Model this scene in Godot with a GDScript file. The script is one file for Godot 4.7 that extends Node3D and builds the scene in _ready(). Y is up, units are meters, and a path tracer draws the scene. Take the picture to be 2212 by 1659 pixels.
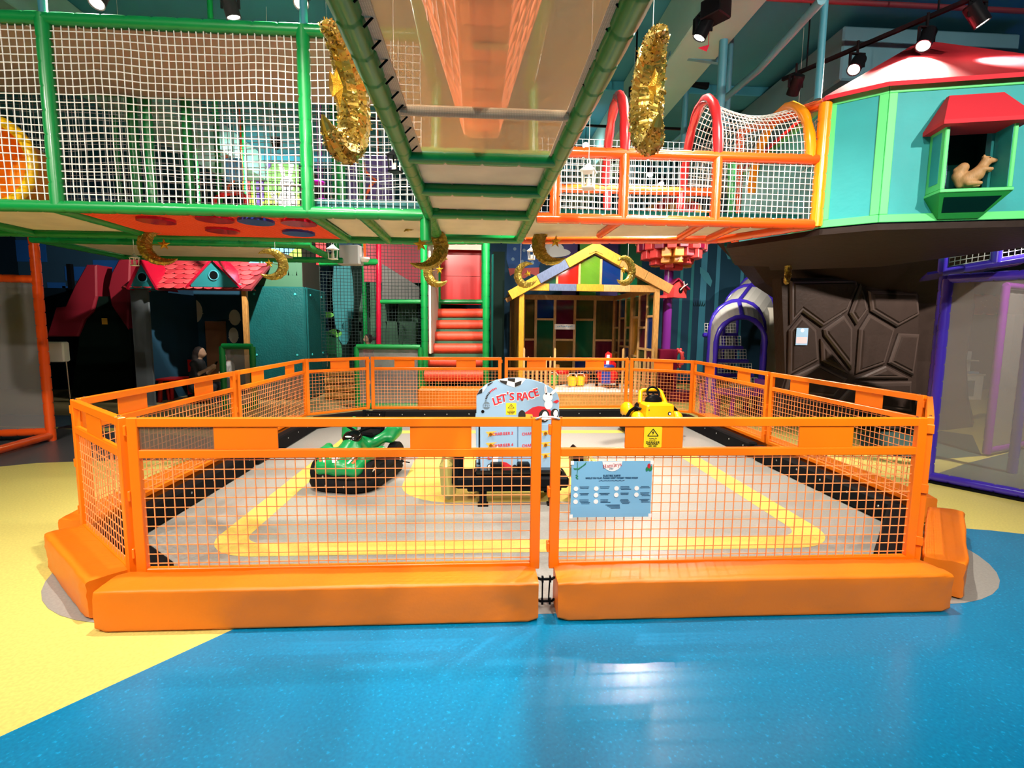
extends Node3D

var M = {}
var taken = {}
var tex = {}

# ---------- bookkeeping ----------
func numbered(parent, called):
	var k = str(parent.get_instance_id()) + "/" + called
	var n = taken.get(k, 0)
	taken[k] = n + 1
	return called if n == 0 else "%s_%03d" % [called, n]

func tag(o, label, category, group = "", kind = ""):
	if label != "": o.set_meta("label", label)
	if category != "": o.set_meta("category", category)
	if group != "": o.set_meta("group", group)
	if kind != "": o.set_meta("kind", kind)
	return o

func thing(called, label, category, at = Vector3.ZERO, turn = 0.0, group = ""):
	var o = Node3D.new()
	o.name = numbered(self, called)
	add_child(o)
	o.position = at
	o.rotation.y = turn
	return tag(o, label, category, group)

func part(parent, called, shape, m, kind = "", label = ""):
	var o = MeshInstance3D.new()
	o.mesh = shape.mesh() if shape is Kit else shape
	o.material_override = M[m] if m is String else m
	o.name = numbered(parent, called)
	parent.add_child(o)
	if kind != "": o.set_meta("kind", kind)
	if label != "": o.set_meta("label", label)
	return o

func single(called, label, category, shape, m, at = Vector3.ZERO, turn = 0.0, group = ""):
	var o = part(self, called, shape, m)
	o.position = at
	o.rotation.y = turn
	return tag(o, label, category, group)

func structure(called, shape, m, label = ""):
	var o = part(self, called, shape, m, "structure", label)
	return o

func copy_of(o, at, turn, label, group = ""):
	var c = o.duplicate()
	c.name = numbered(self, String(o.get_meta("base")) if o.has_meta("base") else String(o.name))
	add_child(c)
	c.position = at
	c.rotation.y = turn
	c.set_meta("label", label)
	if group != "": c.set_meta("group", group)
	return c

func lettering(parent, called, words, size, m, at, basis = Basis.IDENTITY, serif = false, italic = false, bold = 700):
	var f = SystemFont.new()
	f.font_names = PackedStringArray(["Droid Serif" if serif else "Droid Sans"])
	f.font_italic = italic
	f.font_weight = bold
	var t = TextMesh.new()
	t.text = words
	t.font = f
	t.font_size = 32
	t.pixel_size = size / 32.0
	t.depth = 0.002
	var o = part(parent, called, t, m)
	o.transform = Transform3D(basis, at)
	return o

# ---------- shape kit: triangles with their normals, outside seen counter-clockwise ----------
class Kit:
	var v := PackedVector3Array()
	var n := PackedVector3Array()
	var uv := PackedVector2Array()
	var col := PackedColorArray()
	var use_uv := false
	var use_col := false

	func tri(a: Vector3, b: Vector3, c: Vector3) -> void:
		var w := (b - a).cross(c - a).normalized()
		v.append(a); v.append(c); v.append(b)
		n.append(w); n.append(w); n.append(w)
		if use_uv:
			uv.append(Vector2.ZERO); uv.append(Vector2.ZERO); uv.append(Vector2.ZERO)

	func quad(a: Vector3, b: Vector3, c: Vector3, d: Vector3) -> void:
		tri(a, b, c)
		tri(a, c, d)

	func tri_n(a: Vector3, b: Vector3, c: Vector3, na: Vector3, nb: Vector3, nc: Vector3) -> void:
		v.append(a); v.append(c); v.append(b)
		n.append(na); n.append(nc); n.append(nb)

	func quad_n(a: Vector3, b: Vector3, c: Vector3, d: Vector3, na: Vector3, nb: Vector3, nc: Vector3, nd: Vector3) -> void:
		tri_n(a, b, c, na, nb, nc)
		tri_n(a, c, d, na, nc, nd)

	func box(c: Vector3, s: Vector3, bas := Basis.IDENTITY, bev := 0.0) -> Kit:
		var h := s * 0.5
		if bev <= 0.0:
			var p := []
			for i in 8:
				p.append(c + bas * Vector3(h.x if i & 1 else -h.x, h.y if i & 2 else -h.y, h.z if i & 4 else -h.z))
			quad(p[4], p[5], p[7], p[6]); quad(p[1], p[0], p[2], p[3])
			quad(p[5], p[1], p[3], p[7]); quad(p[0], p[4], p[6], p[2])
			quad(p[6], p[7], p[3], p[2]); quad(p[0], p[1], p[5], p[4])
			return self
		var b := minf(bev, minf(h.x, minf(h.y, h.z)) * 0.95)
		var q := []   # for each corner: points on its x, y and z face
		for i in 8:
			var sx := 1.0 if i & 1 else -1.0
			var sy := 1.0 if i & 2 else -1.0
			var sz := 1.0 if i & 4 else -1.0
			q.append([c + bas * Vector3(sx * h.x, sy * (h.y - b), sz * (h.z - b)), c + bas * Vector3(sx * (h.x - b), sy * h.y, sz * (h.z - b)), c + bas * Vector3(sx * (h.x - b), sy * (h.y - b), sz * h.z)])
		quad(q[4][2], q[5][2], q[7][2], q[6][2]); quad(q[1][2], q[0][2], q[2][2], q[3][2])
		quad(q[5][0], q[1][0], q[3][0], q[7][0]); quad(q[0][0], q[4][0], q[6][0], q[2][0])
		quad(q[6][1], q[7][1], q[3][1], q[2][1]); quad(q[0][1], q[1][1], q[5][1], q[4][1])
		# edges along x, y, z
		quad(q[6][2], q[7][2], q[7][1], q[6][1]); quad(q[5][2], q[4][2], q[4][1], q[5][1])
		quad(q[3][2], q[2][2], q[2][1], q[3][1]); quad(q[0][2], q[1][2], q[1][1], q[0][1])
		quad(q[5][2], q[5][0], q[7][0], q[7][2]); quad(q[4][0], q[4][2], q[6][2], q[6][0])
		quad(q[1][0], q[1][2], q[3][2], q[3][0]); quad(q[0][2], q[0][0], q[2][0], q[2][2])
		quad(q[7][0], q[3][0], q[3][1], q[7][1]); quad(q[2][0], q[6][0], q[6][1], q[2][1])
		quad(q[1][0], q[5][0], q[5][1], q[1][1]); quad(q[4][0], q[0][0], q[0][1], q[4][1])
		for i in 8:
			var odd := ((i & 1) + ((i >> 1) & 1) + ((i >> 2) & 1)) % 2 == 1
			if odd: tri(q[i][0], q[i][1], q[i][2])
			else: tri(q[i][0], q[i][2], q[i][1])
		return self

	func bar(a: Vector3, b: Vector3, w: float, h: float, up := Vector3.UP, bev := 0.0) -> Kit:
		var d := (b - a)
		var z := d.normalized()
		if absf(z.dot(up)) > 0.98: up = Vector3.RIGHT
		var x := up.cross(z).normalized()
		var y := z.cross(x)
		return box((a + b) * 0.5, Vector3(w, h, d.length()), Basis(x, y, z), bev)

	func tube(pts, r, sides := 8, closed := false, caps := true) -> Kit:
		var cnt: int = pts.size()
		var rings := []
		var nrm := []
		var prev := Vector3.ZERO
		for i in cnt:
			var t: Vector3
			if closed: t = (pts[(i + 1) % cnt] - pts[(i - 1 + cnt) % cnt]).normalized()
			elif i == 0: t = (pts[1] - pts[0]).normalized()
			elif i == cnt - 1: t = (pts[i] - pts[i - 1]).normalized()
			else: t = ((pts[i + 1] - pts[i]).normalized() + (pts[i] - pts[i - 1]).normalized()).normalized()
			var u: Vector3
			if prev == Vector3.ZERO:
				u = t.cross(Vector3.UP)
				if u.length() < 0.1: u = t.cross(Vector3.RIGHT)
				u = u.normalized()
			else:
				u = (prev - t * prev.dot(t)).normalized()
			prev = u
			var w := t.cross(u)
			var rr: float = r[i] if r is Array else r
			var ring := []
			var rn := []
			for k in sides:
				var a := TAU * k / sides
				var dir := u * cos(a) + w * sin(a)
				ring.append(pts[i] + dir * rr)
				rn.append(dir)
			rings.append(ring)
			nrm.append(rn)
		var last := cnt if closed else cnt - 1
		for i in last:
			var j := (i + 1) % cnt
			for k in sides:
				var l := (k + 1) % sides
				quad_n(rings[i][k], rings[i][l], rings[j][l], rings[j][k], nrm[i][k], nrm[i][l], nrm[j][l], nrm[j][k])
		if caps and not closed:
			for k in sides:
				var l := (k + 1) % sides
				tri(pts[0], rings[0][l], rings[0][k])
				tri(pts[cnt - 1], rings[cnt - 1][k], rings[cnt - 1][l])
		return self

	# foam-clad playground pipe: sleeves that pinch where they meet
	func padded(a: Vector3, b: Vector3, r := 0.045, step := 0.19, sides := 10) -> Kit:
		var len := a.distance_to(b)
		var k: int = maxi(1, int(round(len / step)))
		var pts := []
		var rad := []
		var e := 0.012 / len
		for i in k:
			var t0 := float(i) / k
			var t1 := float(i + 1) / k
			pts.append(a.lerp(b, t0)); rad.append(r * 0.82)
			pts.append(a.lerp(b, t0 + e)); rad.append(r)
			pts.append(a.lerp(b, (t0 + t1) * 0.5)); rad.append(r * 1.03)
			pts.append(a.lerp(b, t1 - e)); rad.append(r)
		pts.append(b); rad.append(r * 0.82)
		return tube(pts, rad, sides)

	func padded_path(pts, r := 0.045, sides := 10) -> Kit:
		var rad := []
		for i in pts.size(): rad.append(r * (0.85 if i % 3 == 0 else 1.02))
		return tube(pts, rad, sides)

	func lathe(prof, sides := 16, xf := Transform3D.IDENTITY) -> Kit:
		for i in prof.size() - 1:
			var p: Vector2 = prof[i]
			var q: Vector2 = prof[i + 1]
			var d := q - p
			var m := Vector2(d.y, -d.x).normalized()
			for k in sides:
				var a := TAU * k / sides
				var b := TAU * (k + 1) / sides
				var ca := Vector3(cos(a), 0, -sin(a))
				var cb := Vector3(cos(b), 0, -sin(b))
				var na := (xf.basis * (ca * m.x + Vector3.UP * m.y)).normalized()
				var nb := (xf.basis * (cb * m.x + Vector3.UP * m.y)).normalized()
				quad_n(xf * (ca * p.x + Vector3.UP * p.y), xf * (cb * p.x + Vector3.UP * p.y), xf * (cb * q.x + Vector3.UP * q.y), xf * (ca * q.x + Vector3.UP * q.y), na, nb, nb, na)
		return self

	# flat outline in x and y, pushed along z from z0 up to z1; bev slopes the front rim
	func prism(poly, z0: float, z1: float, xf := Transform3D.IDENTITY, bev := 0.0) -> Kit:
		var pp := PackedVector2Array(poly)
		if Geometry2D.is_polygon_clockwise(pp): pp.reverse()
		var front := pp
		if bev > 0.0:
			var off := Geometry2D.offset_polygon(pp, -bev, Geometry2D.JOIN_MITER)
			if off.size() == 1 and off[0].size() == pp.size():
				# line the shrunken outline up with the full one
				var best := 0
				var bd := 1e9
				var f0: PackedVector2Array = off[0]
				if Geometry2D.is_polygon_clockwise(f0): f0.reverse()
				for i in f0.size():
					var d := f0[i].distance_to(pp[0])
					if d < bd: bd = d; best = i
				front = PackedVector2Array()
				for i in f0.size(): front.append(f0[(i + best) % f0.size()])
		var ids := Geometry2D.triangulate_polygon(front)
		for i in range(0, ids.size(), 3):
			var a := front[ids[i]]
			var b := front[ids[i + 1]]
			var c := front[ids[i + 2]]
			if (b - a).cross(c - a) < 0:
				var t := b
				b = c
				c = t
			tri(xf * Vector3(a.x, a.y, z1), xf * Vector3(b.x, b.y, z1), xf * Vector3(c.x, c.y, z1))
		ids = Geometry2D.triangulate_polygon(pp)
		for i in range(0, ids.size(), 3):
			var a := pp[ids[i]]
			var b := pp[ids[i + 1]]
			var c := pp[ids[i + 2]]
			if (b - a).cross(c - a) < 0:
				var t := b
				b = c
				c = t
			tri(xf * Vector3(a.x, a.y, z0), xf * Vector3(c.x, c.y, z0), xf * Vector3(b.x, b.y, z0))
		for i in pp.size():
			var j := (i + 1) % pp.size()
			var zm := z1 - bev if bev > 0.0 else z1
			quad(xf * Vector3(pp[i].x, pp[i].y, z0), xf * Vector3(pp[j].x, pp[j].y, z0), xf * Vector3(pp[j].x, pp[j].y, zm), xf * Vector3(pp[i].x, pp[i].y, zm))
			if bev > 0.0:
				quad(xf * Vector3(pp[i].x, pp[i].y, zm), xf * Vector3(pp[j].x, pp[j].y, zm), xf * Vector3(front[j].x, front[j].y, z1), xf * Vector3(front[i].x, front[i].y, z1))
		return self

	func ball(c: Vector3, r: Vector3, seg := 12, bas := Basis.IDENTITY) -> Kit:
		var rows := int(seg / 2.0) + 1
		for i in rows:
			var t0 := PI * i / rows
			var t1 := PI * (i + 1) / rows
			for k in seg:
				var a0 := TAU * k / seg
				var a1 := TAU * (k + 1) / seg
				var q := [Vector3(sin(t0) * cos(a0), cos(t0), -sin(t0) * sin(a0)), Vector3(sin(t1) * cos(a0), cos(t1), -sin(t1) * sin(a0)), Vector3(sin(t1) * cos(a1), cos(t1), -sin(t1) * sin(a1)), Vector3(sin(t0) * cos(a1), cos(t0), -sin(t0) * sin(a1))]
				quad_n(c + bas * (q[0] * r), c + bas * (q[1] * r), c + bas * (q[2] * r), c + bas * (q[3] * r), (bas * (q[0] / r)).normalized(), (bas * (q[1] / r)).normalized(), (bas * (q[2] / r)).normalized(), (bas * (q[3] / r)).normalized())
		return self

	func add(k: Kit, xf := Transform3D.IDENTITY) -> Kit:
		for i in k.v.size():
			v.append(xf * k.v[i])
			n.append((xf.basis * k.n[i]).normalized())
		return self

	func mesh() -> ArrayMesh:
		var arr := []
		arr.resize(Mesh.ARRAY_MAX)
		arr[Mesh.ARRAY_VERTEX] = v
		arr[Mesh.ARRAY_NORMAL] = n
		if use_uv and uv.size() == v.size(): arr[Mesh.ARRAY_TEX_UV] = uv
		if use_col and col.size() == v.size(): arr[Mesh.ARRAY_COLOR] = col
		var m := ArrayMesh.new()
		m.add_surface_from_arrays(Mesh.PRIMITIVE_TRIANGLES, arr)
		return m

func kit():
	return Kit.new()

func upright(at, nrm):
	# frame whose z looks along nrm (level) and whose y is up
	var z = nrm.normalized()
	var x = Vector3.UP.cross(z).normalized()
	return Transform3D(Basis(x, z.cross(x), z), at)

func flat_up(y = 0.0):
	# takes an outline in (x, z) on the floor to a slab that faces up
	return Transform3D(Basis(Vector3(1, 0, 0), Vector3(0, 0, 1), Vector3(0, 1, 0)), Vector3(0, y, 0))

func rounded(x0, y0, x1, y1, r, k = 6):
	var out = []
	for c in [[x1 - r, y1 - r, 0.0], [x0 + r, y1 - r, PI * 0.5], [x0 + r, y0 + r, PI], [x1 - r, y0 + r, PI * 1.5]]:
		for i in k + 1:
			var a = c[2] + PI * 0.5 * i / k
			out.append(Vector2(c[0] + cos(a) * r, c[1] + sin(a) * r))
	return out

func oval(cx, cy, rx, ry, k = 20, turn = 0.0):
	var out = []
	for i in k:
		var p = Vector2(cos(TAU * i / k) * rx, sin(TAU * i / k) * ry).rotated(turn)
		out.append(p + Vector2(cx, cy))
	return out

# ---------- signed-distance figures ----------
# bones: [a, b, ra, rb, colour]; blend: smooth join; cell: grid size
func figure(bones, blend, cell):
	var lo = Vector3(1e9, 1e9, 1e9)
	var hi = -lo
	for b in bones:
		var r = maxf(b[2], b[3]) + blend + cell * 2.0
		lo = lo.min((b[0] as Vector3).min(b[1]) - Vector3.ONE * r)
		hi = hi.max((b[0] as Vector3).max(b[1]) + Vector3.ONE * r)
	var nx = int((hi.x - lo.x) / cell) + 2
	var ny = int((hi.y - lo.y) / cell) + 2
	var nz = int((hi.z - lo.z) / cell) + 2
	var field = PackedFloat32Array()
	field.resize(nx * ny * nz)
	field.fill(1.0)
	for b in bones:
		var r: float = maxf(b[2], b[3]) + blend * 1.5 + cell * 2.0
		var l = ((b[0] as Vector3).min(b[1]) - Vector3.ONE * r - lo) / cell
		var h = ((b[0] as Vector3).max(b[1]) + Vector3.ONE * r - lo) / cell
		var a: Vector3 = b[0]
		var ab: Vector3 = b[1] - b[0]
		var dd: float = maxf(ab.length_squared(), 1e-9)
		for z in range(maxi(0, int(l.z)), mini(nz, int(h.z) + 1)):
			for y in range(maxi(0, int(l.y)), mini(ny, int(h.y) + 1)):
				for x in range(maxi(0, int(l.x)), mini(nx, int(h.x) + 1)):
					var p: Vector3 = lo + Vector3(x, y, z) * cell
					var t: float = clampf((p - a).dot(ab) / dd, 0.0, 1.0)
					var d: float = (p - a - ab * t).length() - lerpf(b[2], b[3], t)
					var id: int = (z * ny + y) * nx + x
					var e: float = field[id]
					var hh: float = maxf(blend - absf(d - e), 0.0) / blend
					field[id] = minf(d, e) - hh * hh * blend * 0.25
	var at = {}
	var verts = []
	for z in nz - 1:
		for y in ny - 1:
			for x in nx - 1:
				var base: int = (z * ny + y) * nx + x
				var f = [field[base], field[base + 1], field[base + nx], field[base + nx + 1], field[base + nx * ny], field[base + nx * ny + 1], field[base + nx * ny + nx], field[base + nx * ny + nx + 1]]
				var neg = 0
				for q in f:
					if q < 0.0: neg += 1
				if neg == 0 or neg == 8: continue
				var sum = Vector3.ZERO
				var cnt = 0
				for e in [[0, 1], [2, 3], [4, 5], [6, 7], [0, 2], [1, 3], [4, 6], [5, 7], [0, 4], [1, 5], [2, 6], [3, 7]]:
					var fa = f[e[0]]
					var fb = f[e[1]]
					if (fa < 0.0) != (fb < 0.0):
						var t = fa / (fa - fb)
						var pa = Vector3(e[0] & 1, (e[0] >> 1) & 1, e[0] >> 2)
						var pb = Vector3(e[1] & 1, (e[1] >> 1) & 1, e[1] >> 2)
						sum += pa.lerp(pb, t)
						cnt += 1
				at[base] = verts.size()
				verts.append(lo + (Vector3(x, y, z) + sum / cnt) * cell)
	var k = Kit.new()
	k.use_col = true
	var cols = []
	for p in verts:
		var bd = 1e9
		var c = Color.WHITE
		for b in bones:
			var ab: Vector3 = b[1] - b[0]
			var t: float = clampf((p - b[0]).dot(ab) / maxf(ab.length_squared(), 1e-9), 0.0, 1.0)
			var d: float = (p - b[0] - ab * t).length() - lerpf(b[2], b[3], t)
			if d < bd:
				bd = d
				c = b[4]
		cols.append(c)
	var nrm = []
	for p in verts: nrm.append(Vector3.ZERO)
	var quads = []
	var sx = 1
	var sy = nx
	var sz = nx * ny
	for z in range(1, nz - 1):
		for y in range(1, ny - 1):
			for x in range(1, nx - 1):
				var base: int = (z * ny + y) * nx + x
				var f0 = field[base] < 0.0
				for ax in 3:
					var st = [sx, sy, sz][ax]
					var f1 = field[base + st] < 0.0
					if f0 == f1: continue
					var s1 = [sy, sz, sx][ax]
					var s2 = [sz, sx, sy][ax]
					var q = [at.get(base, -1), at.get(base - s1, -1), at.get(base - s1 - s2, -1), at.get(base - s2, -1)]
					if q.min() < 0: continue
					if not f0: q.reverse()
					var w = (verts[q[2]] - verts[q[0]]).cross(verts[q[3]] - verts[q[1]])
					for i in q: nrm[i] += w
					quads.append(q)
	for i in nrm.size(): nrm[i] = nrm[i].normalized()
	for q in quads:
		k.quad_n(verts[q[0]], verts[q[1]], verts[q[2]], verts[q[3]], nrm[q[0]], nrm[q[1]], nrm[q[2]], nrm[q[3]])
		for i in [0, 2, 1, 0, 3, 2]: k.col.append(cols[q[i]])
	return k

# ---------- materials ----------
func mat(called, c, rough = 0.6, metal = 0.0):
	var m = StandardMaterial3D.new()
	m.albedo_color = c
	m.roughness = rough
	m.metallic = metal
	M[called] = m
	return m

func image_tex(called, size, f):
	var im = Image.create(size, size, false, Image.FORMAT_RGB8)
	for y in size:
		for x in size: im.set_pixel(x, y, f.call(x, y))
	tex[called] = ImageTexture.create_from_image(im)
	return im

func grain(m, t, scale, normal = "", depth = 1.0):
	m.uv1_triplanar = true
	m.uv1_world_triplanar = true
	m.uv1_scale = Vector3.ONE * scale
	if t != "": m.albedo_texture = tex[t]
	if normal != "":
		m.normal_enabled = true
		m.normal_texture = tex[normal]
		m.normal_scale = depth

func c8(r, g, b):
	return Color8(r, g, b)

func _ready():
	var cam = Camera3D.new()
	cam.name = "camera"
	cam.position = Vector3(0, 1.7, 0)
	cam.rotation = Vector3(-0.109, -0.0604, 0.0104)
	cam.fov = 74.13
	cam.near = 0.05
	cam.far = 80.0
	add_child(cam)
	cam.current = true
	var we = WorldEnvironment.new()
	we.name = "world_environment"
	var env = Environment.new()
	env.background_mode = Environment.BG_COLOR
	env.background_color = Color(0, 0, 0)
	env.tonemap_mode = Environment.TONE_MAPPER_LINEAR
	env.tonemap_exposure = 0.95
	env.sdfgi_enabled = true
	env.ssao_enabled = true
	env.ssil_enabled = true
	we.environment = env
	add_child(we)
	make_materials()
	lamps()
	shell()
	floor_inlays()
	ceiling_fittings()
	fence()
	foam_pads()
	bridge()
	left_deck()
	right_deck()
	treehouse()
	trunk()
	purple_frame()
	orange_frame()
	mural_column()
	playhouse()
	roller_stair()
	net_room()
	timber_house()
	flower_tree()
	purple_tunnel()
	kiosk()
	green_kart()
	yellow_kart()
	signs()
	moons()
	lanterns()
	small_things()
	people()
	print("built")

# ---------- lamps ----------
# a black track head; the light sits just in front of its glowing face
func track_lamp(label, at, aim, energy, angle, hang = 0.3, group = "track spotlights"):
	var o = thing("track_spotlight", label, "spotlight", at, 0.0, group)
	var dir = (aim - at).normalized()
	var up = Vector3.UP if absf(dir.y) < 0.98 else Vector3.RIGHT
	var b = Basis.looking_at(dir, up)
	var k = kit().lathe([Vector2(0.0, 0.1), Vector2(0.055, 0.1), Vector2(0.062, 0.085), Vector2(0.062, -0.09), Vector2(0.054, -0.09), Vector2(0.05, -0.075), Vector2(0.0, -0.075)], 18, Transform3D(b * Basis(Vector3.RIGHT, PI / 2), Vector3.ZERO))
	part(o, "housing", k, "black")
	part(o, "lens", kit().lathe([Vector2(0.0, -0.0755), Vector2(0.05, -0.0755), Vector2(0.05, -0.083), Vector2(0.0, -0.083)], 18, Transform3D(b * Basis(Vector3.RIGHT, PI / 2), Vector3.ZERO)), "lamp_face", "", "glowing white lens")
	k = kit().bar(Vector3(0.07, -0.02, 0), Vector3(0.07, 0.1, 0), 0.01, 0.025)
	k.bar(Vector3(-0.07, -0.02, 0), Vector3(-0.07, 0.1, 0), 0.01, 0.025)
	k.bar(Vector3(-0.075, 0.1, 0), Vector3(0.075, 0.1, 0), 0.025, 0.012)
	k.tube([Vector3(0, 0.1, 0), Vector3(0, hang, 0)], 0.012, 8)
	part(o, "bracket", k, "black")
	var l = SpotLight3D.new()
	l.name = "light"
	l.light_color = Color(1.0, 0.96, 0.90)
	l.light_energy = energy
	l.spot_range = 30.0
	l.spot_attenuation = 2.0
	l.spot_angle = angle
	l.spot_angle_attenuation = 1.2
	l.light_size = 0.05
	l.shadow_enabled = true
	o.add_child(l)
	l.position = dir * 0.10
	l.basis = b
	return o

func lamps():
	# heads on the tracks above the enclosure, in view
	track_lamp("bright track spotlight in front of the red treehouse roof, the left of two", Vector3(3.653, 4.3, -5.078), Vector3(0.4, 0, -3.0), 54.0, 38.0, 0.22)
	track_lamp("bright track spotlight in front of the red treehouse roof, the right of two", Vector3(3.944, 4.3, -4.613), Vector3(1.4, 0, -3.2), 54.0, 38.0, 0.22)
	track_lamp("black track spotlight with a lit lens on the pale ceiling beam", Vector3(2.058, 4.5, -4.964), Vector3(0.0, 0, -5.6), 50.0, 46.0, 0.25)
	track_lamp("black track spotlight hanging at the lower end of the track by the orange frame", Vector3(3.323, 4.3, -5.536), Vector3(3.6, 0, -9.4), 20.0, 34.0, 0.22)
	track_lamp("black track spotlight at the upper right corner of the view", Vector3(4.05, 4.3, -4.247), Vector3(6.6, 0.0, -3.4), 14.0, 34.0, 0.22)
	track_lamp("bright track spotlight at the top edge above the left net", Vector3(-3.239, 4.45, -4.831), Vector3(-3.0, 0, -2.2), 50.0, 50.0, 0.3)
	track_lamp("bright track spotlight at the top edge above the green post", Vector3(-1.528, 4.45, -4.7), Vector3(-0.6, 0, -2.0), 50.0, 50.0, 0.3)
	track_lamp("black track spotlight with a honeycomb front above the left net", Vector3(-2.185, 4.45, -4.875), Vector3(-1.2, 0, -5.6), 50.0, 48.0, 0.3)
	# heads of the same kind above and behind the camera
	var i = -1
	var g = "track spotlights behind the viewer"
	for p in [[Vector3(-2.6, 4.6, 1.0), Vector3(-2.4, 1.6, -4.6), 22.0], [Vector3(-0.9, 4.6, -0.4), Vector3(-0.4, 0.0, -4.6), 16.0], [Vector3(1.2, 4.6, -0.4), Vector3(1.4, 0.0, -4.8), 16.0], [Vector3(3.6, 4.6, 1.0), Vector3(4.0, 3.0, -4.6), 30.0], [Vector3(-4.6, 4.6, -1.0), Vector3(-4.6, 0.0, -4.6), 24.0], [Vector3(1.6, 4.6, 2.2), Vector3(1.6, 2.4, -5.0), 20.0], [Vector3(-1.5, 4.6, -3.3), Vector3(-1.3, 0.0, -4.1), 19.0], [Vector3(2.0, 4.6, -3.3), Vector3(1.7, 0.0, -4.1), 21.0]]:  # last two are unseen heads added to brighten the front floor
		i += 1
		track_lamp("black ceiling spotlight above the viewer, " + ["turned to the upper left net", "left of the hanging bridge", "right of the hanging bridge", "turned to the teal treehouse", "farthest to the left", "turned to the orange walkway", "added over the left front fence panel to brighten the floor", "added over the right front fence panel to brighten the floor"][i], p[0], p[1], p[2], 50.0, 5.395 - p[0].y, g)
	# heads beyond the decks
	i = -1
	g = "track spotlights over the back play area"
	for p in [[Vector3(0.4, 4.6, -8.8), Vector3(1.8, 0.4, -12.8), 20.0], [Vector3(2.2, 4.6, -8.8), Vector3(3.0, 0.2, -12.6), 20.0], [Vector3(-1.2, 4.6, -8.8), Vector3(-1.0, 1.4, -12.0), 30.0], [Vector3(5.0, 4.6, -9.4), Vector3(5.8, 0.4, -13.6), 26.0], [Vector3(-1.6, 4.6, -6.6), Vector3(-1.2, 0, -6.8), 34.0], [Vector3(1.9, 4.6, -6.6), Vector3(1.9, 0, -7.0), 34.0], [Vector3(-3.4, 4.7, -9.0), Vector3(-5.0, 3.4, -12.2), 60.0], [Vector3(6.8, 4.6, -4.6), Vector3(6.8, 0.9, -8.3), 60.0]]:  # last two added to brighten the painted column and the tree trunk
		i += 1
		track_lamp("black ceiling spotlight beyond the decks, " + ["turned to the left of the timber house", "turned to the right of the timber house", "turned to the roller stair", "turned to the purple tunnel", "above the green kart", "above the yellow car", "added to brighten the painted column", "added to brighten the brown tree trunk"][i], p[0], p[1], p[2], 50.0, 5.395 - p[0].y, g)

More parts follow.
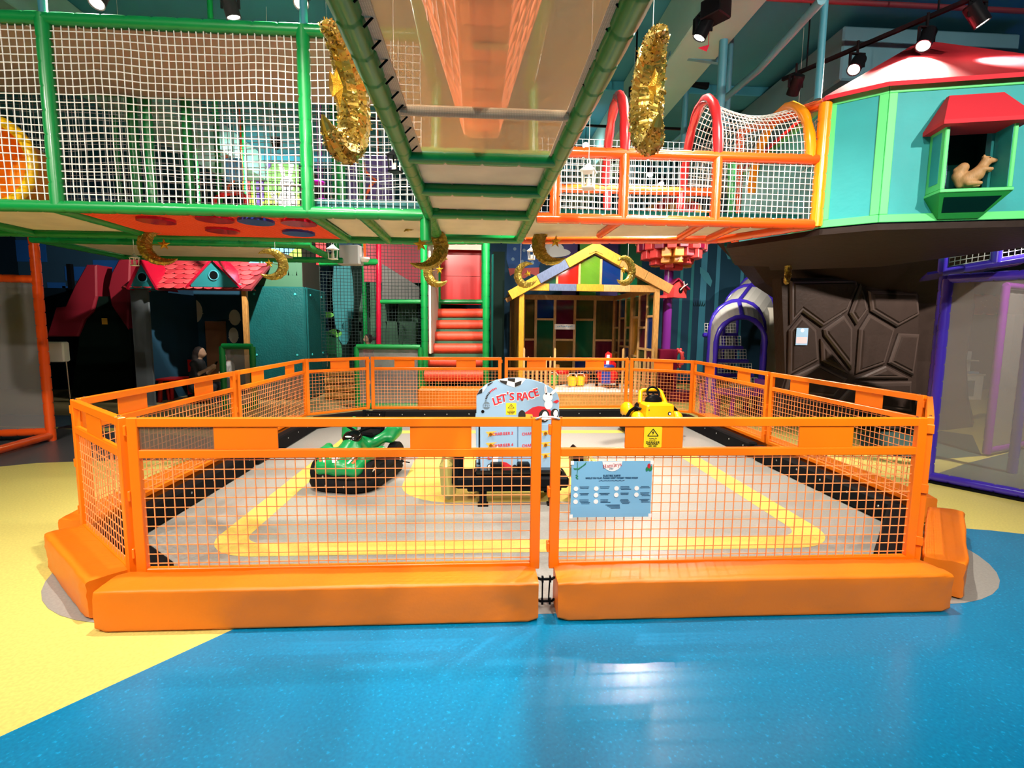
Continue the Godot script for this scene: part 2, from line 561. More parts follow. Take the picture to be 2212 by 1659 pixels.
func make_materials():
	var fn = FastNoiseLite.new()
	fn.seed = 7
	fn.noise_type = FastNoiseLite.TYPE_SIMPLEX_SMOOTH
	fn.frequency = 0.16
	var im = fn.get_seamless_image(512, 512)
	var fl = FastNoiseLite.new()
	fl.seed = 21
	fl.noise_type = FastNoiseLite.TYPE_CELLULAR
	fl.frequency = 0.11
	var fi = fl.get_seamless_image(512, 512)
	image_tex("speck", 512, func(x, y):
		var v = 0.9 + 0.1 * (im.get_pixel(x, y).r - 0.5)
		if fi.get_pixel(x, y).r < 0.13 and im.get_pixel(x, y).r > 0.5: v = 1.0
		return Color(v, v, v))
	image_tex("fleck", 512, func(x, y):
		var v = 0.80 + 0.12 * (im.get_pixel(x, y).r - 0.5)
		if im.get_pixel(x, y).r > 0.70 and fi.get_pixel(x, y).r < 0.32: v = 1.0
		return Color(v * 0.9 if v < 0.99 else 1.0, v, v))
	fn.frequency = 0.012
	var cl = fn.get_seamless_image(256, 256)
	image_tex("cloudy", 256, func(x, y):
		var v = 0.95 + 0.09 * (cl.get_pixel(x, y).r - 0.5)
		return Color(v, v, v))
	fn.frequency = 0.06
	var bn = fn.get_seamless_image(256, 256)
	bn.convert(Image.FORMAT_RGBA8)
	bn.bump_map_to_normal_map(3.0)
	tex["crinkle"] = ImageTexture.create_from_image(bn)
	fl.frequency = 0.09
	var tn = fl.get_seamless_image(256, 256)
	tn.convert(Image.FORMAT_RGBA8)
	tn.bump_map_to_normal_map(14.0)
	tex["tinsel"] = ImageTexture.create_from_image(tn)
	var wn = FastNoiseLite.new()
	wn.seed = 5
	wn.frequency = 0.02
	image_tex("wood", 256, func(x, y):
		var v = 0.84 + 0.16 * wn.get_noise_2d(x * 7.0, y * 0.8) + 0.10 * wn.get_noise_2d(x * 30.0 + 300.0, y * 2.0)
		return Color(v, v * 0.98, v * 0.93))
	image_tex("weave", 64, func(x, y):
		var v = 0.80 + 0.2 * (0.5 + 0.5 * sin(x * TAU / 8.0)) * (0.5 + 0.5 * sin(y * TAU / 8.0))
		return Color(v, v, v))
	# vinyl floor
	grain(mat("floor_yellow", c8(236, 222, 124), 0.36), "speck", 0.5)
	grain(mat("floor_blue", c8(0, 150, 210), 0.24), "fleck", 0.55)
	grain(mat("floor_grey", c8(164, 162, 157), 0.34), "speck", 0.5)
	grain(mat("floor_slate", c8(84, 88, 92), 0.35), "speck", 0.5)
	grain(mat("floor_green", c8(78, 104, 98), 0.35), "speck", 0.5)
	grain(mat("floor_stripe", c8(238, 212, 104), 0.34), "speck", 0.5)
	grain(mat("floor_paleblue", c8(98, 128, 152), 0.35), "speck", 0.5)
	grain(mat("floor_tan", c8(196, 178, 130), 0.35), "speck", 0.5)
	# shell
	grain(mat("ceiling", c8(34, 122, 144), 0.85), "cloudy", 0.3)
	grain(mat("beam", c8(122, 176, 172), 0.8), "cloudy", 0.3)
	grain(mat("lit_coffer", c8(84, 130, 146), 0.7), "cloudy", 0.4)
	mat("steel_teal", c8(52, 120, 138), 0.5)
	mat("pipe_red", c8(84, 22, 34), 0.6)
	grain(mat("wall_blue", c8(22, 66, 96), 0.8), "cloudy", 0.25)
	grain(mat("wall_dark", c8(14, 30, 42), 0.85), "cloudy", 0.25)
	grain(mat("wall_grey", c8(96, 104, 110), 0.85), "cloudy", 0.25)
	# steel fence, foam
	mat("orange_steel", c8(246, 122, 8), 0.36)
	mat("orange_wire", c8(255, 160, 96), 0.4)
	grain(mat("orange_foam", c8(224, 116, 10), 0.46), "", 2.0, "crinkle", 0.10)
	mat("steel", c8(190, 190, 190), 0.3, 1.0)
	mat("brass", c8(190, 140, 50), 0.3, 1.0)
	mat("rubber", c8(22, 22, 24), 0.55)
	mat("black", c8(16, 17, 20), 0.35)
	mat("black_gloss", c8(10, 10, 12), 0.12)
	mat("tyre", c8(26, 26, 28), 0.6)
	mat("white", c8(236, 236, 234), 0.45)
	mat("off_white", c8(222, 216, 202), 0.6)
	mat("paper", c8(240, 240, 238), 0.7)
	# pipes of the climbing frames: glossy vinyl sleeves
	for p in [["green", 8, 134, 62], ["orange_pipe", 240, 84, 20], ["orange_pipe_lit", 252, 150, 10], ["red_pipe", 200, 36, 40], ["purple", 62, 44, 176], ["plum", 128, 44, 150], ["crimson", 186, 20, 52]]:  # the amber tone is orange pipe with nearby lamplight put into the colour
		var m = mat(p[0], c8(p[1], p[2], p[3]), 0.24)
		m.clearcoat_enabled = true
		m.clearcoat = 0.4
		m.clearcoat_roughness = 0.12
	mat("net_white", c8(226, 226, 222), 0.7)
	mat("net_grey", c8(150, 156, 160), 0.7)
	mat("net_orange", c8(244, 122, 76), 0.7)
	mat("net_red", c8(234, 74, 30), 0.7)
	mat("net_dark", c8(24, 48, 48), 0.7)
	grain(mat("tan_sheet", c8(226, 206, 176), 0.75), "weave", 18.0)
	grain(mat("tan_board", c8(216, 206, 188), 0.75), "cloudy", 0.8)
	var t = mat("tan_mesh", c8(226, 190, 138), 0.8)
	t.transparency = BaseMaterial3D.TRANSPARENCY_ALPHA
	t.albedo_color.a = 0.48
	t = mat("grey_mesh", c8(150, 146, 144), 0.8)
	t.transparency = BaseMaterial3D.TRANSPARENCY_ALPHA
	t.albedo_color.a = 0.42
	t = mat("dark_mesh", c8(30, 50, 52), 0.8)
	t.transparency = BaseMaterial3D.TRANSPARENCY_ALPHA
	t.albedo_color.a = 0.4
	t = mat("smoke_pane", c8(120, 100, 84), 0.12)
	t.transparency = BaseMaterial3D.TRANSPARENCY_ALPHA
	t.albedo_color.a = 0.6
	# padded cloth
	grain(mat("teal_cloth", c8(40, 168, 172), 0.6), "cloudy", 0.7, "crinkle", 0.12)
	mat("teal_deep", c8(10, 92, 96), 0.6)
	mat("mint", c8(92, 220, 126), 0.5)
	mat("leaf_green", c8(26, 146, 62), 0.5)
	mat("dark_green", c8(8, 60, 56), 0.5)
	mat("roof_red", c8(206, 36, 52), 0.8)
	grain(mat("pad_teal", c8(10, 84, 86), 0.42), "cloudy", 1.1, "crinkle", 0.4)
	grain(mat("bark", c8(50, 39, 35), 0.55), "cloudy", 0.8, "crinkle", 0.2)
	mat("bark_edge", c8(62, 50, 46), 0.38)
	# timber
	grain(mat("timber", c8(206, 152, 84), 0.55), "wood", 1.6)
	grain(mat("timber_pale", c8(222, 178, 120), 0.55), "wood", 1.6)
	grain(mat("timber_yellow", c8(226, 166, 30), 0.5), "wood", 1.6)
	grain(mat("log", c8(206, 150, 70), 0.6), "wood", 1.2)
	grain(mat("carved", c8(206, 160, 112), 0.6), "wood", 5.0)
	M["carved"].vertex_color_use_as_albedo = false
	# gold tinsel
	grain(mat("tinsel", c8(226, 178, 50), 0.3, 0.85), "", 9.0, "tinsel", 1.6)
	# skin and cloth of the people: the colour sits in the mesh
	var pm = mat("person", Color.WHITE, 0.75)
	pm.vertex_color_use_as_albedo = true
	# print colours
	for p in [["p_blue", 136, 172, 204], ["p_blue2", 126, 184, 222], ["p_red", 196, 28, 44], ["p_yellow", 246, 214, 20], ["p_black", 18, 16, 16], ["p_white", 244, 244, 244], ["p_navy", 30, 74, 110], ["p_green", 30, 130, 80], ["p_grey", 96, 116, 130], ["p_orange", 226, 96, 44], ["p_amber", 236, 176, 60], ["p_pink", 240, 180, 186], ["p_maroon", 110, 30, 40],
			["m_sky", 96, 168, 222], ["m_hill", 140, 206, 60], ["m_hill2", 90, 176, 70], ["m_teal", 26, 120, 128], ["m_leaf", 66, 150, 172], ["m_violet", 80, 62, 130], ["m_cyan", 60, 140, 170], ["m_green", 20, 110, 70], ["m_moss", 50, 96, 72], ["m_bark", 58, 54, 46], ["m_coral", 206, 82, 76], ["m_royal", 20, 84, 160], ["m_slate", 40, 74, 96], ["m_brown", 150, 104, 70], ["m_ink", 20, 34, 30]]:
		mat(p[0], c8(p[1], p[2], p[3]), 0.6)
	# toys and blocks
	for p in [["toy_red", 214, 26, 34], ["toy_yellow", 250, 200, 20], ["toy_blue", 30, 60, 150], ["toy_green", 60, 180, 70], ["kart_green", 6, 134, 70], ["kart_yellow", 250, 184, 4], ["seat_red", 200, 24, 22], ["block_coral", 206, 66, 66], ["block_pink", 214, 88, 98], ["block_amber", 222, 152, 70], ["block_maroon", 116, 16, 48], ["slide_orange", 246, 152, 22], ["slide_yellow", 250, 196, 16], ["roller", 226, 66, 30], ["sheet_red", 206, 12, 12], ["magenta", 190, 20, 190]]:
		var m = mat(p[0], c8(p[1], p[2], p[3]), 0.3)
	grain(mat("roller_felt", c8(226, 72, 40), 0.55), "cloudy", 1.6, "crinkle", 0.3)
	mat("sand", c8(240, 236, 226), 0.85)
	grain(M["sand"], "cloudy", 2.0, "crinkle", 1.2)
	for p in [["pane_green", 10, 80, 52], ["pane_olive", 72, 70, 26], ["pane_blue", 14, 44, 110], ["pane_wine", 84, 12, 34], ["pane_red", 196, 30, 14], ["pane_lime", 92, 140, 36], ["pane_amber", 200, 140, 20]]:
		var m = mat(p[0], c8(p[1], p[2], p[3]), 0.08)
		m.transparency = BaseMaterial3D.TRANSPARENCY_ALPHA
		m.albedo_color.a = 0.66
	var lamp = mat("lamp_face", Color.WHITE)
	lamp.emission_enabled = true
	lamp.emission = Color(1.0, 0.95, 0.86)
	lamp.emission_energy_multiplier = 30.0
	lamp = mat("lamp_soft", Color.WHITE)
	lamp.emission_enabled = true
	lamp.emission = Color(1.0, 0.93, 0.8)
	lamp.emission_energy_multiplier = 6.0
	grain(mat("foil", c8(150, 166, 196), 0.4, 0.4), "", 6.0, "tinsel", 1.0)
	mat("shingle", c8(206, 62, 72), 0.6)
	mat("hut_red", c8(150, 26, 48), 0.6)
	mat("grey_cloth", c8(110, 108, 106), 0.8)
	grain(mat("tint_blue", c8(96, 114, 160), 0.55), "wood", 1.6)
	t = mat("pale_mesh", c8(206, 204, 198), 0.8)
	t.transparency = BaseMaterial3D.TRANSPARENCY_ALPHA
	t.albedo_color.a = 0.75
	mat("plank_rust", c8(206, 96, 52), 0.7)
	for q in [["tinsel_leaf", 0.28, 1.0]]:
		var tm = mat(q[0], Color(q[2], q[2], q[2]), q[1], 0.7)
		tm.vertex_color_use_as_albedo = true
	for q in ["m_ink", "black", "rubber", "wall_dark", "m_slate", "tyre", "dark_green"]: M[q].metallic_specular = 0.12
	for q in [["shingle_b", 190, 50, 62], ["shingle_c", 216, 78, 84]]: mat(q[0], c8(q[1], q[2], q[3]), 0.6)
	M["bark"].metallic_specular = 0.25
	M["green"].roughness = 0.34
	M["green"].clearcoat = 0.15
	mat("olive", c8(150, 142, 80), 0.3)
	mat("grey_light", c8(186, 188, 190), 0.6)

# ---------- room ----------
func shell():
	structure("floor", kit().box(Vector3(1.8, -0.1, -5), Vector3(31, 0.2, 23)), "floor_yellow", "speckled yellow vinyl floor")
	structure("ceiling", kit().box(Vector3(1.8, 5.5, -5), Vector3(31, 0.2, 23)), "ceiling")
	var wb = structure("wall_back", kit().box(Vector3(1.8, 2.7, -15.8), Vector3(31, 5.6, 0.2)), "wall_blue", "dark blue wall painted with a night forest")
	structure("wall_left", kit().box(Vector3(-13.4, 2.7, -5), Vector3(0.2, 5.6, 22)), "wall_dark")
	structure("wall_right", kit().box(Vector3(17.0, 2.7, -5), Vector3(0.2, 5.6, 22)), "wall_grey")
	structure("wall_front", kit().box(Vector3(1.8, 2.7, 6.1), Vector3(30, 5.6, 0.2)), "wall_grey")
	# painted forest on the back wall: flat colour fields
	var z = Transform3D(Basis.IDENTITY, Vector3(0, 0, -15.7))
	for s in [[Vector2(6.888, 7.459), 0.11, "m_cyan"], [Vector2(7.334, 7.473), 0.07, "m_cyan"], [Vector2(6.53, 7.447), 0.05, "m_teal"], [Vector2(6.188, 7.437), 0.05, "m_teal"], [Vector2(3.197, 7.343), 0.34, "m_hill2"], [Vector2(4.571, 7.386), 0.4, "m_green"], [Vector2(3.911, 7.365), 0.3, "m_violet"], [Vector2(2.724, 7.328), 0.3, "m_violet"], [Vector2(8.113, 7.497), 0.06, "m_cyan"]]:
		part(wb, "painted_trunk", kit().prism([Vector2(s[0].x - s[1], 0.4), Vector2(s[0].x + s[1], 0.4), Vector2(s[0].x + s[1] * 0.8, 5.3), Vector2(s[0].x - s[1] * 0.8, 5.3)], 0.0, 0.004, z), s[2])
	part(wb, "painted_hill", kit().prism([Vector2(5.429, 2.454), Vector2(6.182, 2.749), Vector2(7.524, 2.596), Vector2(9.604, 2.941), Vector2(9.492, 4.506), Vector2(7.99, 4.755), Vector2(6.254, 4.301), Vector2(5.37, 3.865)], 0.0, 0.002, z), "m_slate")
	part(wb, "painted_leaf", kit().prism([Vector2(6.756, 3.651), Vector2(7.031, 3.472), Vector2(7.162, 3.233), Vector2(7.128, 3.048), Vector2(6.894, 3.257), Vector2(6.765, 3.468)], 0.0, 0.006, z), "m_leaf")
	part(wb, "painted_leaf", kit().prism([Vector2(7.456, 4.325), Vector2(7.807, 4.121), Vector2(7.925, 3.883), Vector2(7.627, 3.906)], 0.0, 0.006, z), "m_leaf")
	part(wb, "painted_cloud", kit().prism(oval(Vector2(1.951, 4.01).x, Vector2(1.951, 4.01).y, 0.75, 0.16), 0.0, 0.008, z), "p_white")
	part(wb, "painted_cloud", kit().prism(oval(Vector2(2.091, 4.109).x, Vector2(2.091, 4.109).y, 0.4, 0.22), 0.0, 0.009, z), "p_white")
	# the painted spotted dress hangs over the wall left of the timber house
	var d = part(wb, "painted_balloon", kit().prism([Vector2(0.762, 4.601), Vector2(1.771, 4.623), Vector2(1.813, 3.801), Vector2(1.705, 3.495), Vector2(0.829, 3.48), Vector2(0.741, 3.781)], 0.0, 0.01, z), "m_royal")
	var k = kit()
	for p in [Vector2(0.918, 4.36), Vector2(1.157, 4.31), Vector2(1.494, 4.344), Vector2(0.991, 4.088), Vector2(1.273, 4.052), Vector2(1.641, 3.963), Vector2(0.938, 3.785), Vector2(1.221, 3.721), Vector2(1.532, 3.685)]:
		k.prism(oval(p.x, p.y, 0.05, 0.05, 12), 0.0, 0.014, z)
	part(d, "spot", k, "p_blue", "stuff")
	part(wb, "painted_ruffle", kit().prism([Vector2(0.8, 3.507), Vector2(1.746, 3.551), Vector2(1.736, 3.273), Vector2(1.508, 3.353), Vector2(1.284, 3.21), Vector2(0.999, 3.372), Vector2(0.859, 3.287)], 0.0, 0.012, z), "m_coral")
	k = kit()
	for i in 6:
		var c = Vector2(6.759, 2.443) + Vector2(i * 0.06 - 0.15, 0)
		k.prism([c, c + Vector2(0.04, 0), c + Vector2(0.02 + (i - 2.5) * 0.02, 0.24 - absf(i - 2.5) * 0.04)], 0.0, 0.005, z)
	part(wb, "painted_grass", k, "m_ink")
	# skirting under the painted wall
	structure("baseboard_back", kit().box(Vector3(0, 0.06, -15.68), Vector3(26, 0.12, 0.03), Basis.IDENTITY, 0.006), "wall_dark")

func slab(parent, called, poly, y, m):
	part(parent, called, kit().prism(poly, 0.0, 0.0015, flat_up(y)), m)

func floor_inlays():
	var f = get_node("floor")
	slab(f, "blue_inlay", [Vector2(-8.4, 5.9), Vector2(-1.98, -2.049), Vector2(-1.379, -2.79), Vector2(-1.0, -3.26), Vector2(-0.6, -3.75), Vector2(0.4, -4.3), Vector2(2.4, -4.5), Vector2(4.1, -4.07), Vector2(4.414, -3.989), Vector2(4.624, -3.902), Vector2(6.4, -3.1), Vector2(10, -0.6), Vector2(12.6, 2.0), Vector2(12.6, 5.9)], 0.0005, "floor_blue")
	slab(f, "slate_inlay", [Vector2(-13.2, -5.2), Vector2(-5.721, -6.26), Vector2(-5.436, -6.421), Vector2(-5.019, -6.478), Vector2(-3.6, -6.6), Vector2(-3.3, -7.7), Vector2(-7.0, -8.6), Vector2(-13.2, -9.2)], 0.0004, "floor_slate")
	slab(f, "pale_blue_inlay", [Vector2(-13.2, -9.25), Vector2(-7.4, -8.75), Vector2(-3.4, -8.4), Vector2(-3.4, -9.2), Vector2(-7.4, -9.8), Vector2(-13.2, -10.4)], 0.0004, "floor_paleblue")
	slab(f, "tan_inlay", [Vector2(-13.2, -10.4), Vector2(-7.4, -9.8), Vector2(-3.4, -9.2), Vector2(0.4, -9.7), Vector2(0.4, -15.6), Vector2(-13.2, -15.6)], 0.0004, "floor_tan")
	slab(f, "green_inlay", [Vector2(5.359, -5.608), Vector2(6.397, -6.174), Vector2(8.035, -6.922), Vector2(9.5, -6.0), Vector2(9.5, -3.6), Vector2(5.6, -4.7)], 0.0004, "floor_green")
	slab(f, "slate_inlay", [Vector2(6.349, -8.112), Vector2(7.859, -8.503), Vector2(8.218, -7.905), Vector2(6.959, -6.53), Vector2(5.871, -6.302), Vector2(5.434, -6.824)], 0.0004, "floor_green")
	slab(f, "track_inlay", rounded(-2.98, -9.75, 3.86, -2.86, 0.95, 10), 0.0022, "floor_grey")
	# yellow lane line: a ring with rounded corners
	var outer = rounded(-2.12, -8.35, 2.92, -3.70, 0.42, 8)
	var inner = rounded(-1.88, -8.12, 2.68, -3.93, 0.2, 8)
	var k = kit()
	for i in outer.size():
		var j = (i + 1) % outer.size()
		var q = [outer[i], outer[j], inner[j], inner[i]]
		k.quad(Vector3(q[0].x, 0.0052, q[0].y), Vector3(q[3].x, 0.0052, q[3].y), Vector3(q[2].x, 0.0052, q[2].y), Vector3(q[1].x, 0.0052, q[1].y))
	part(f, "lane_line", k, "floor_stripe")
	slab(f, "yellow_inlay", rounded(-0.85, -7.0, 1.5, -4.83, 0.6, 8), 0.0038, "floor_stripe")

func ceiling_fittings():
	# deep beams running away from the viewer
	var x0 = Vector3(2.11, 4.75, -4.962).x
	var x1 = Vector3(2.633, 4.75, -4.921).x
	structure("trim_1", kit().box(Vector3((x0 + x1) * 0.5, 5.07, -5.0), Vector3(x1 - x0, 0.64, 21.5), Basis.IDENTITY, 0.01), "beam", "pale green ceiling beam")
	structure("trim_2", kit().box(Vector3(-5.2, 5.14, -5.0), Vector3(0.9, 0.5, 21.5), Basis.IDENTITY, 0.01), "beam", "pale green ceiling beam")
	for q in [[3, -4.6], [4, -8.2], [5, -12.0]]:
		structure("trim_%d" % q[0], kit().box(Vector3(1.5, 5.33, q[1]), Vector3(30.2, 0.14, 0.5), Basis.IDENTITY, 0.01), "ceiling")
	# box in the right bay, tinted like lit ceiling coffers
	structure("trim_6", kit().box(Vector3(5.3, 4.95, -9.6), Vector3(2.2, 0.6, 7.0), Basis.IDENTITY, 0.02), "lit_coffer", "blue-grey box in the tone of lit ceiling coffers")
	# pipes
	single("sprinkler_pipe", "dark red sprinkler pipe running across under the ceiling", "pipe", kit().tube([Vector3(-10, 5.0, -5.3), Vector3(7.4, 5.0, -5.3)], 0.026, 10).tube([Vector3(-8, 5.0, -5.3), Vector3(-8, 5.38, -5.3)], 0.01, 6).tube([Vector3(6.5, 5.0, -5.3), Vector3(6.5, 5.38, -5.3)], 0.01, 6).tube([Vector3(1.0, 5.0, -5.3), Vector3(1.0, 5.38, -5.3)], 0.01, 6), "pipe_red")
	single("conduit", "pale teal conduit slanting under the ceiling beside the large gold moon", "pipe", kit().tube([Vector3(2.563, 4.198, -4), Vector3(2.845, 4.38, -5.4), Vector3(2.751, 4.392, -7.6)], 0.035, 8).tube([Vector3(2.563, 4.198, -4), Vector3(2.563, 4.198, -4) + Vector3(0, 5.395 - Vector3(2.563, 4.198, -4).y, 0)], 0.02, 6), "steel_teal")
	single("return_pipe", "black bent pipe with an upturned end behind the orange hoops", "pipe", kit().tube([Vector3(4.052, 5.679, -10), Vector3(4.854, 5.706, -10), Vector3(4.906, 5.742, -10), Vector3(4.911, 5.962, -10)], 0.05, 8).tube([Vector3(4.052, 5.679, -10), Vector3(4.052, 5.679, -10) + Vector3(0, 5.395 - Vector3(4.052, 5.679, -10).y, 0)], 0.015, 6), "black")
	# hanger posts that carry the decks
	var hp = [["pale teal steel hanger above the orange end post", Vector3(2.845, 3.662, -4.4), 0.03], ["pale teal steel hanger above the green corner post", Vector3(-1.413, 4.043, -4.4), 0.03], ["teal steel hanger post behind the second orange hoop", Vector3(2.544, 3.757, -5.6), 0.045], ["thin teal steel hanger beside the second orange hoop", Vector3(2.901, 4.085, -6.2), 0.035], ["teal steel hanger post between the orange hoops", Vector3(2.697, 4.077, -7), 0.04], ["pale teal steel hanger at the left end of the green frame", Vector3(-3.371, 4.033, -4.4), 0.03]]
	for h in hp:
		single("hanger_post", h[0], "post", kit().tube([h[1], Vector3(h[1].x, 5.4, h[1].z)], h[2], 10), "steel_teal", Vector3.ZERO, 0.0, "steel hangers of the decks")
	single("strut", "perforated teal strut below the pale ceiling beam", "strut", kit().bar(Vector3(2.101, 4.794, -6), Vector3(2.722, 4.74, -6), 0.05, 0.05).bar(Vector3(2.138, 4.796, -6), Vector3(Vector3(2.138, 4.796, -6).x, 4.76, -6.0), 0.03, 0.03).bar(Vector3(2.695, 4.739, -6), Vector3(Vector3(2.695, 4.739, -6).x, 4.76, -6.0), 0.03, 0.03), "steel_teal")
	# lamp tracks
	var tr = thing("lamp_track", "black lighting track slanting up to the right in front of the treehouse roof", "track", Vector3.ZERO)
	var a = Vector3(3.374, 4.52, -5.88)
	var b = Vector3(4.196, 4.52, -4.295)
	part(tr, "rail", kit().bar(a, b, 0.035, 0.035), "black")
	part(tr, "hanger", kit().tube([a.lerp(b, 0.15), a.lerp(b, 0.15) + Vector3(0, 0.86, 0)], 0.008, 6), "black")
	part(tr, "hanger", kit().tube([a.lerp(b, 0.8), a.lerp(b, 0.8) + Vector3(0, 0.86, 0)], 0.008, 6), "black")
	tr = thing("lamp_track", "black lighting track across the top left of the view", "track", Vector3.ZERO)
	a = Vector3(-3.988, 4.75, -5.362)
	b = Vector3(-1.212, 4.75, -5.15)
	part(tr, "rail", kit().bar(a - Vector3(0.6, 0, 0), b, 0.035, 0.035), "black")
	part(tr, "hanger", kit().tube([a, a + Vector3(0, 0.64, 0)], 0.008, 6), "black")
	part(tr, "hanger", kit().tube([b, b + Vector3(0, 0.64, 0)], 0.008, 6), "black")
	for z in [[1.5, -4.6, 4.6], [-8.7, -2.4, 6.6]]:
		tr = thing("lamp_track", "black lighting track behind the viewer" if z[0] > 0 else "black lighting track over the back play area", "track", Vector3.ZERO)
		part(tr, "rail", kit().bar(Vector3(z[1], 5.03, z[0]), Vector3(z[2], 5.03, z[0]), 0.035, 0.035), "black")
		part(tr, "hanger", kit().tube([Vector3(z[1] + 0.3, 5.03, z[0]), Vector3(z[1] + 0.3, 5.38, z[0])], 0.008, 6), "black")
		part(tr, "hanger", kit().tube([Vector3(z[2] - 0.3, 5.03, z[0]), Vector3(z[2] - 0.3, 5.38, z[0])], 0.008, 6), "black")
	single("transformer_box", "black box on the track beside the lit spotlight on the beam", "box", kit().box(Vector3(2.131, 4.62, -4.887), Vector3(0.2, 0.16, 0.2), Basis(Vector3.UP, 0.6), 0.01).bar(Vector3(2.093, 4.68, -5.275), Vector3(2.137, 4.68, -4.816), 0.04, 0.14), "black")
	single("pennant", "small red paper pennant hanging from the pale ceiling beam", "pennant", kit().prism([Vector2(2.105, 4.453), Vector2(2.22, 4.487), Vector2(2.195, 4.422)], 0.0, 0.004, Transform3D(Basis.IDENTITY, Vector3(0, 0, -5.2))).tube([Vector3(2.211, 4.483, -5.2), Vector3(Vector3(2.211, 4.483, -5.2).x, 4.75, -5.2)], 0.003, 5), "crimson")
	single("ceiling_speaker", "black wedge speaker under the pale beam behind the gold moon", "speaker", kit().box(Vector3(3.266, 5.394, -8), Vector3(0.28, 0.12, 0.22), Basis(Vector3.FORWARD, 0.15), 0.015).tube([Vector3(3.266, 5.394, -8), Vector3(Vector3(3.266, 5.394, -8).x, 5.4, -8.0)], 0.015, 6), "black")

# ---------- wire fence ----------
const TOP = 1.164
func frame_turn(a, b):
	return atan2(-(b.y - a.y), b.x - a.x)

func fence_panel(a, b, label, plates, pane = false, cols = 41):
	var len = a.distance_to(b)
	var o = thing("fence_panel", label, "fence", Vector3(a.x, 0, a.y), frame_turn(a, b), "orange wire fence panels")
	var k = kit()
	k.box(Vector3(0.03, 0.687, 0), Vector3(0.06, 0.954, 0.04), Basis.IDENTITY, 0.004)
	k.box(Vector3(len - 0.03, 0.687, 0), Vector3(0.06, 0.954, 0.04), Basis.IDENTITY, 0.004)
	k.box(Vector3(len * 0.5, 1.137, 0), Vector3(len - 0.12, 0.054, 0.04), Basis.IDENTITY, 0.004)
	k.box(Vector3(len * 0.5, 0.95, 0), Vector3(len - 0.12, 0.05, 0.04), Basis.IDENTITY, 0.004)
	k.box(Vector3(len * 0.5, 0.232, 0), Vector3(len - 0.12, 0.044, 0.04), Basis.IDENTITY, 0.004)
	part(o, "frame", k, "orange_steel")
	k = kit()
	var n = int(round((len - 0.12) / 0.058))
	for i in range(1, n):
		var x = 0.06 + (len - 0.12) * i / n
		k.box(Vector3(x, 0.59, 0.003), Vector3(0.0048, 0.68, 0.0048))
	for i in 12:
		k.box(Vector3(len * 0.5, 0.278 + i * 0.0575, -0.003), Vector3(len - 0.12, 0.0048, 0.0048))
	part(o, "wire_mesh", k, "orange_wire", "stuff")
	for p in plates:
		var pk = kit().box(Vector3(len * (p[0] + p[1]) * 0.5, 1.043, 0.006), Vector3(len * (p[1] - p[0]), 0.136, 0.008), Basis.IDENTITY, 0.002)
		part(o, "plate", pk, "orange_steel")
	if pane:
		part(o, "pane", kit().box(Vector3(0.06 + (len * 0.2 - 0.06) * 0.5, 1.043, 0), Vector3(len * 0.2 - 0.06, 0.136, 0.004)), "smoke_pane", "", "smoky clear pane")
	for y in [0.35, 0.7, 1.09]:
		part(o, "hinge", kit().box(Vector3(-0.008, y, 0.0), Vector3(0.016, 0.06, 0.05), Basis.IDENTITY, 0.003), "orange_steel")
	for x in [0.06, len - 0.06]:
		part(o, "bolt", kit().lathe([Vector2(0.008, 0), Vector2(0.008, 0.006), Vector2(0.0, 0.008)], 8, Transform3D(Basis.IDENTITY, Vector3(x, TOP, 0))), "steel")
	return o

var CA = Vector2(-2.045, -3.03)
var CB = Vector2(2.825, -3.03)
var CL = [Vector2(-2.92, -3.79), Vector2(-2.92, -6.19), Vector2(-2.92, -8.59), Vector2(-2.04, -9.33)]
var CR = [Vector2(3.80, -4.06), Vector2(3.80, -6.46), Vector2(3.80, -8.86), Vector2(2.83, -9.51)]

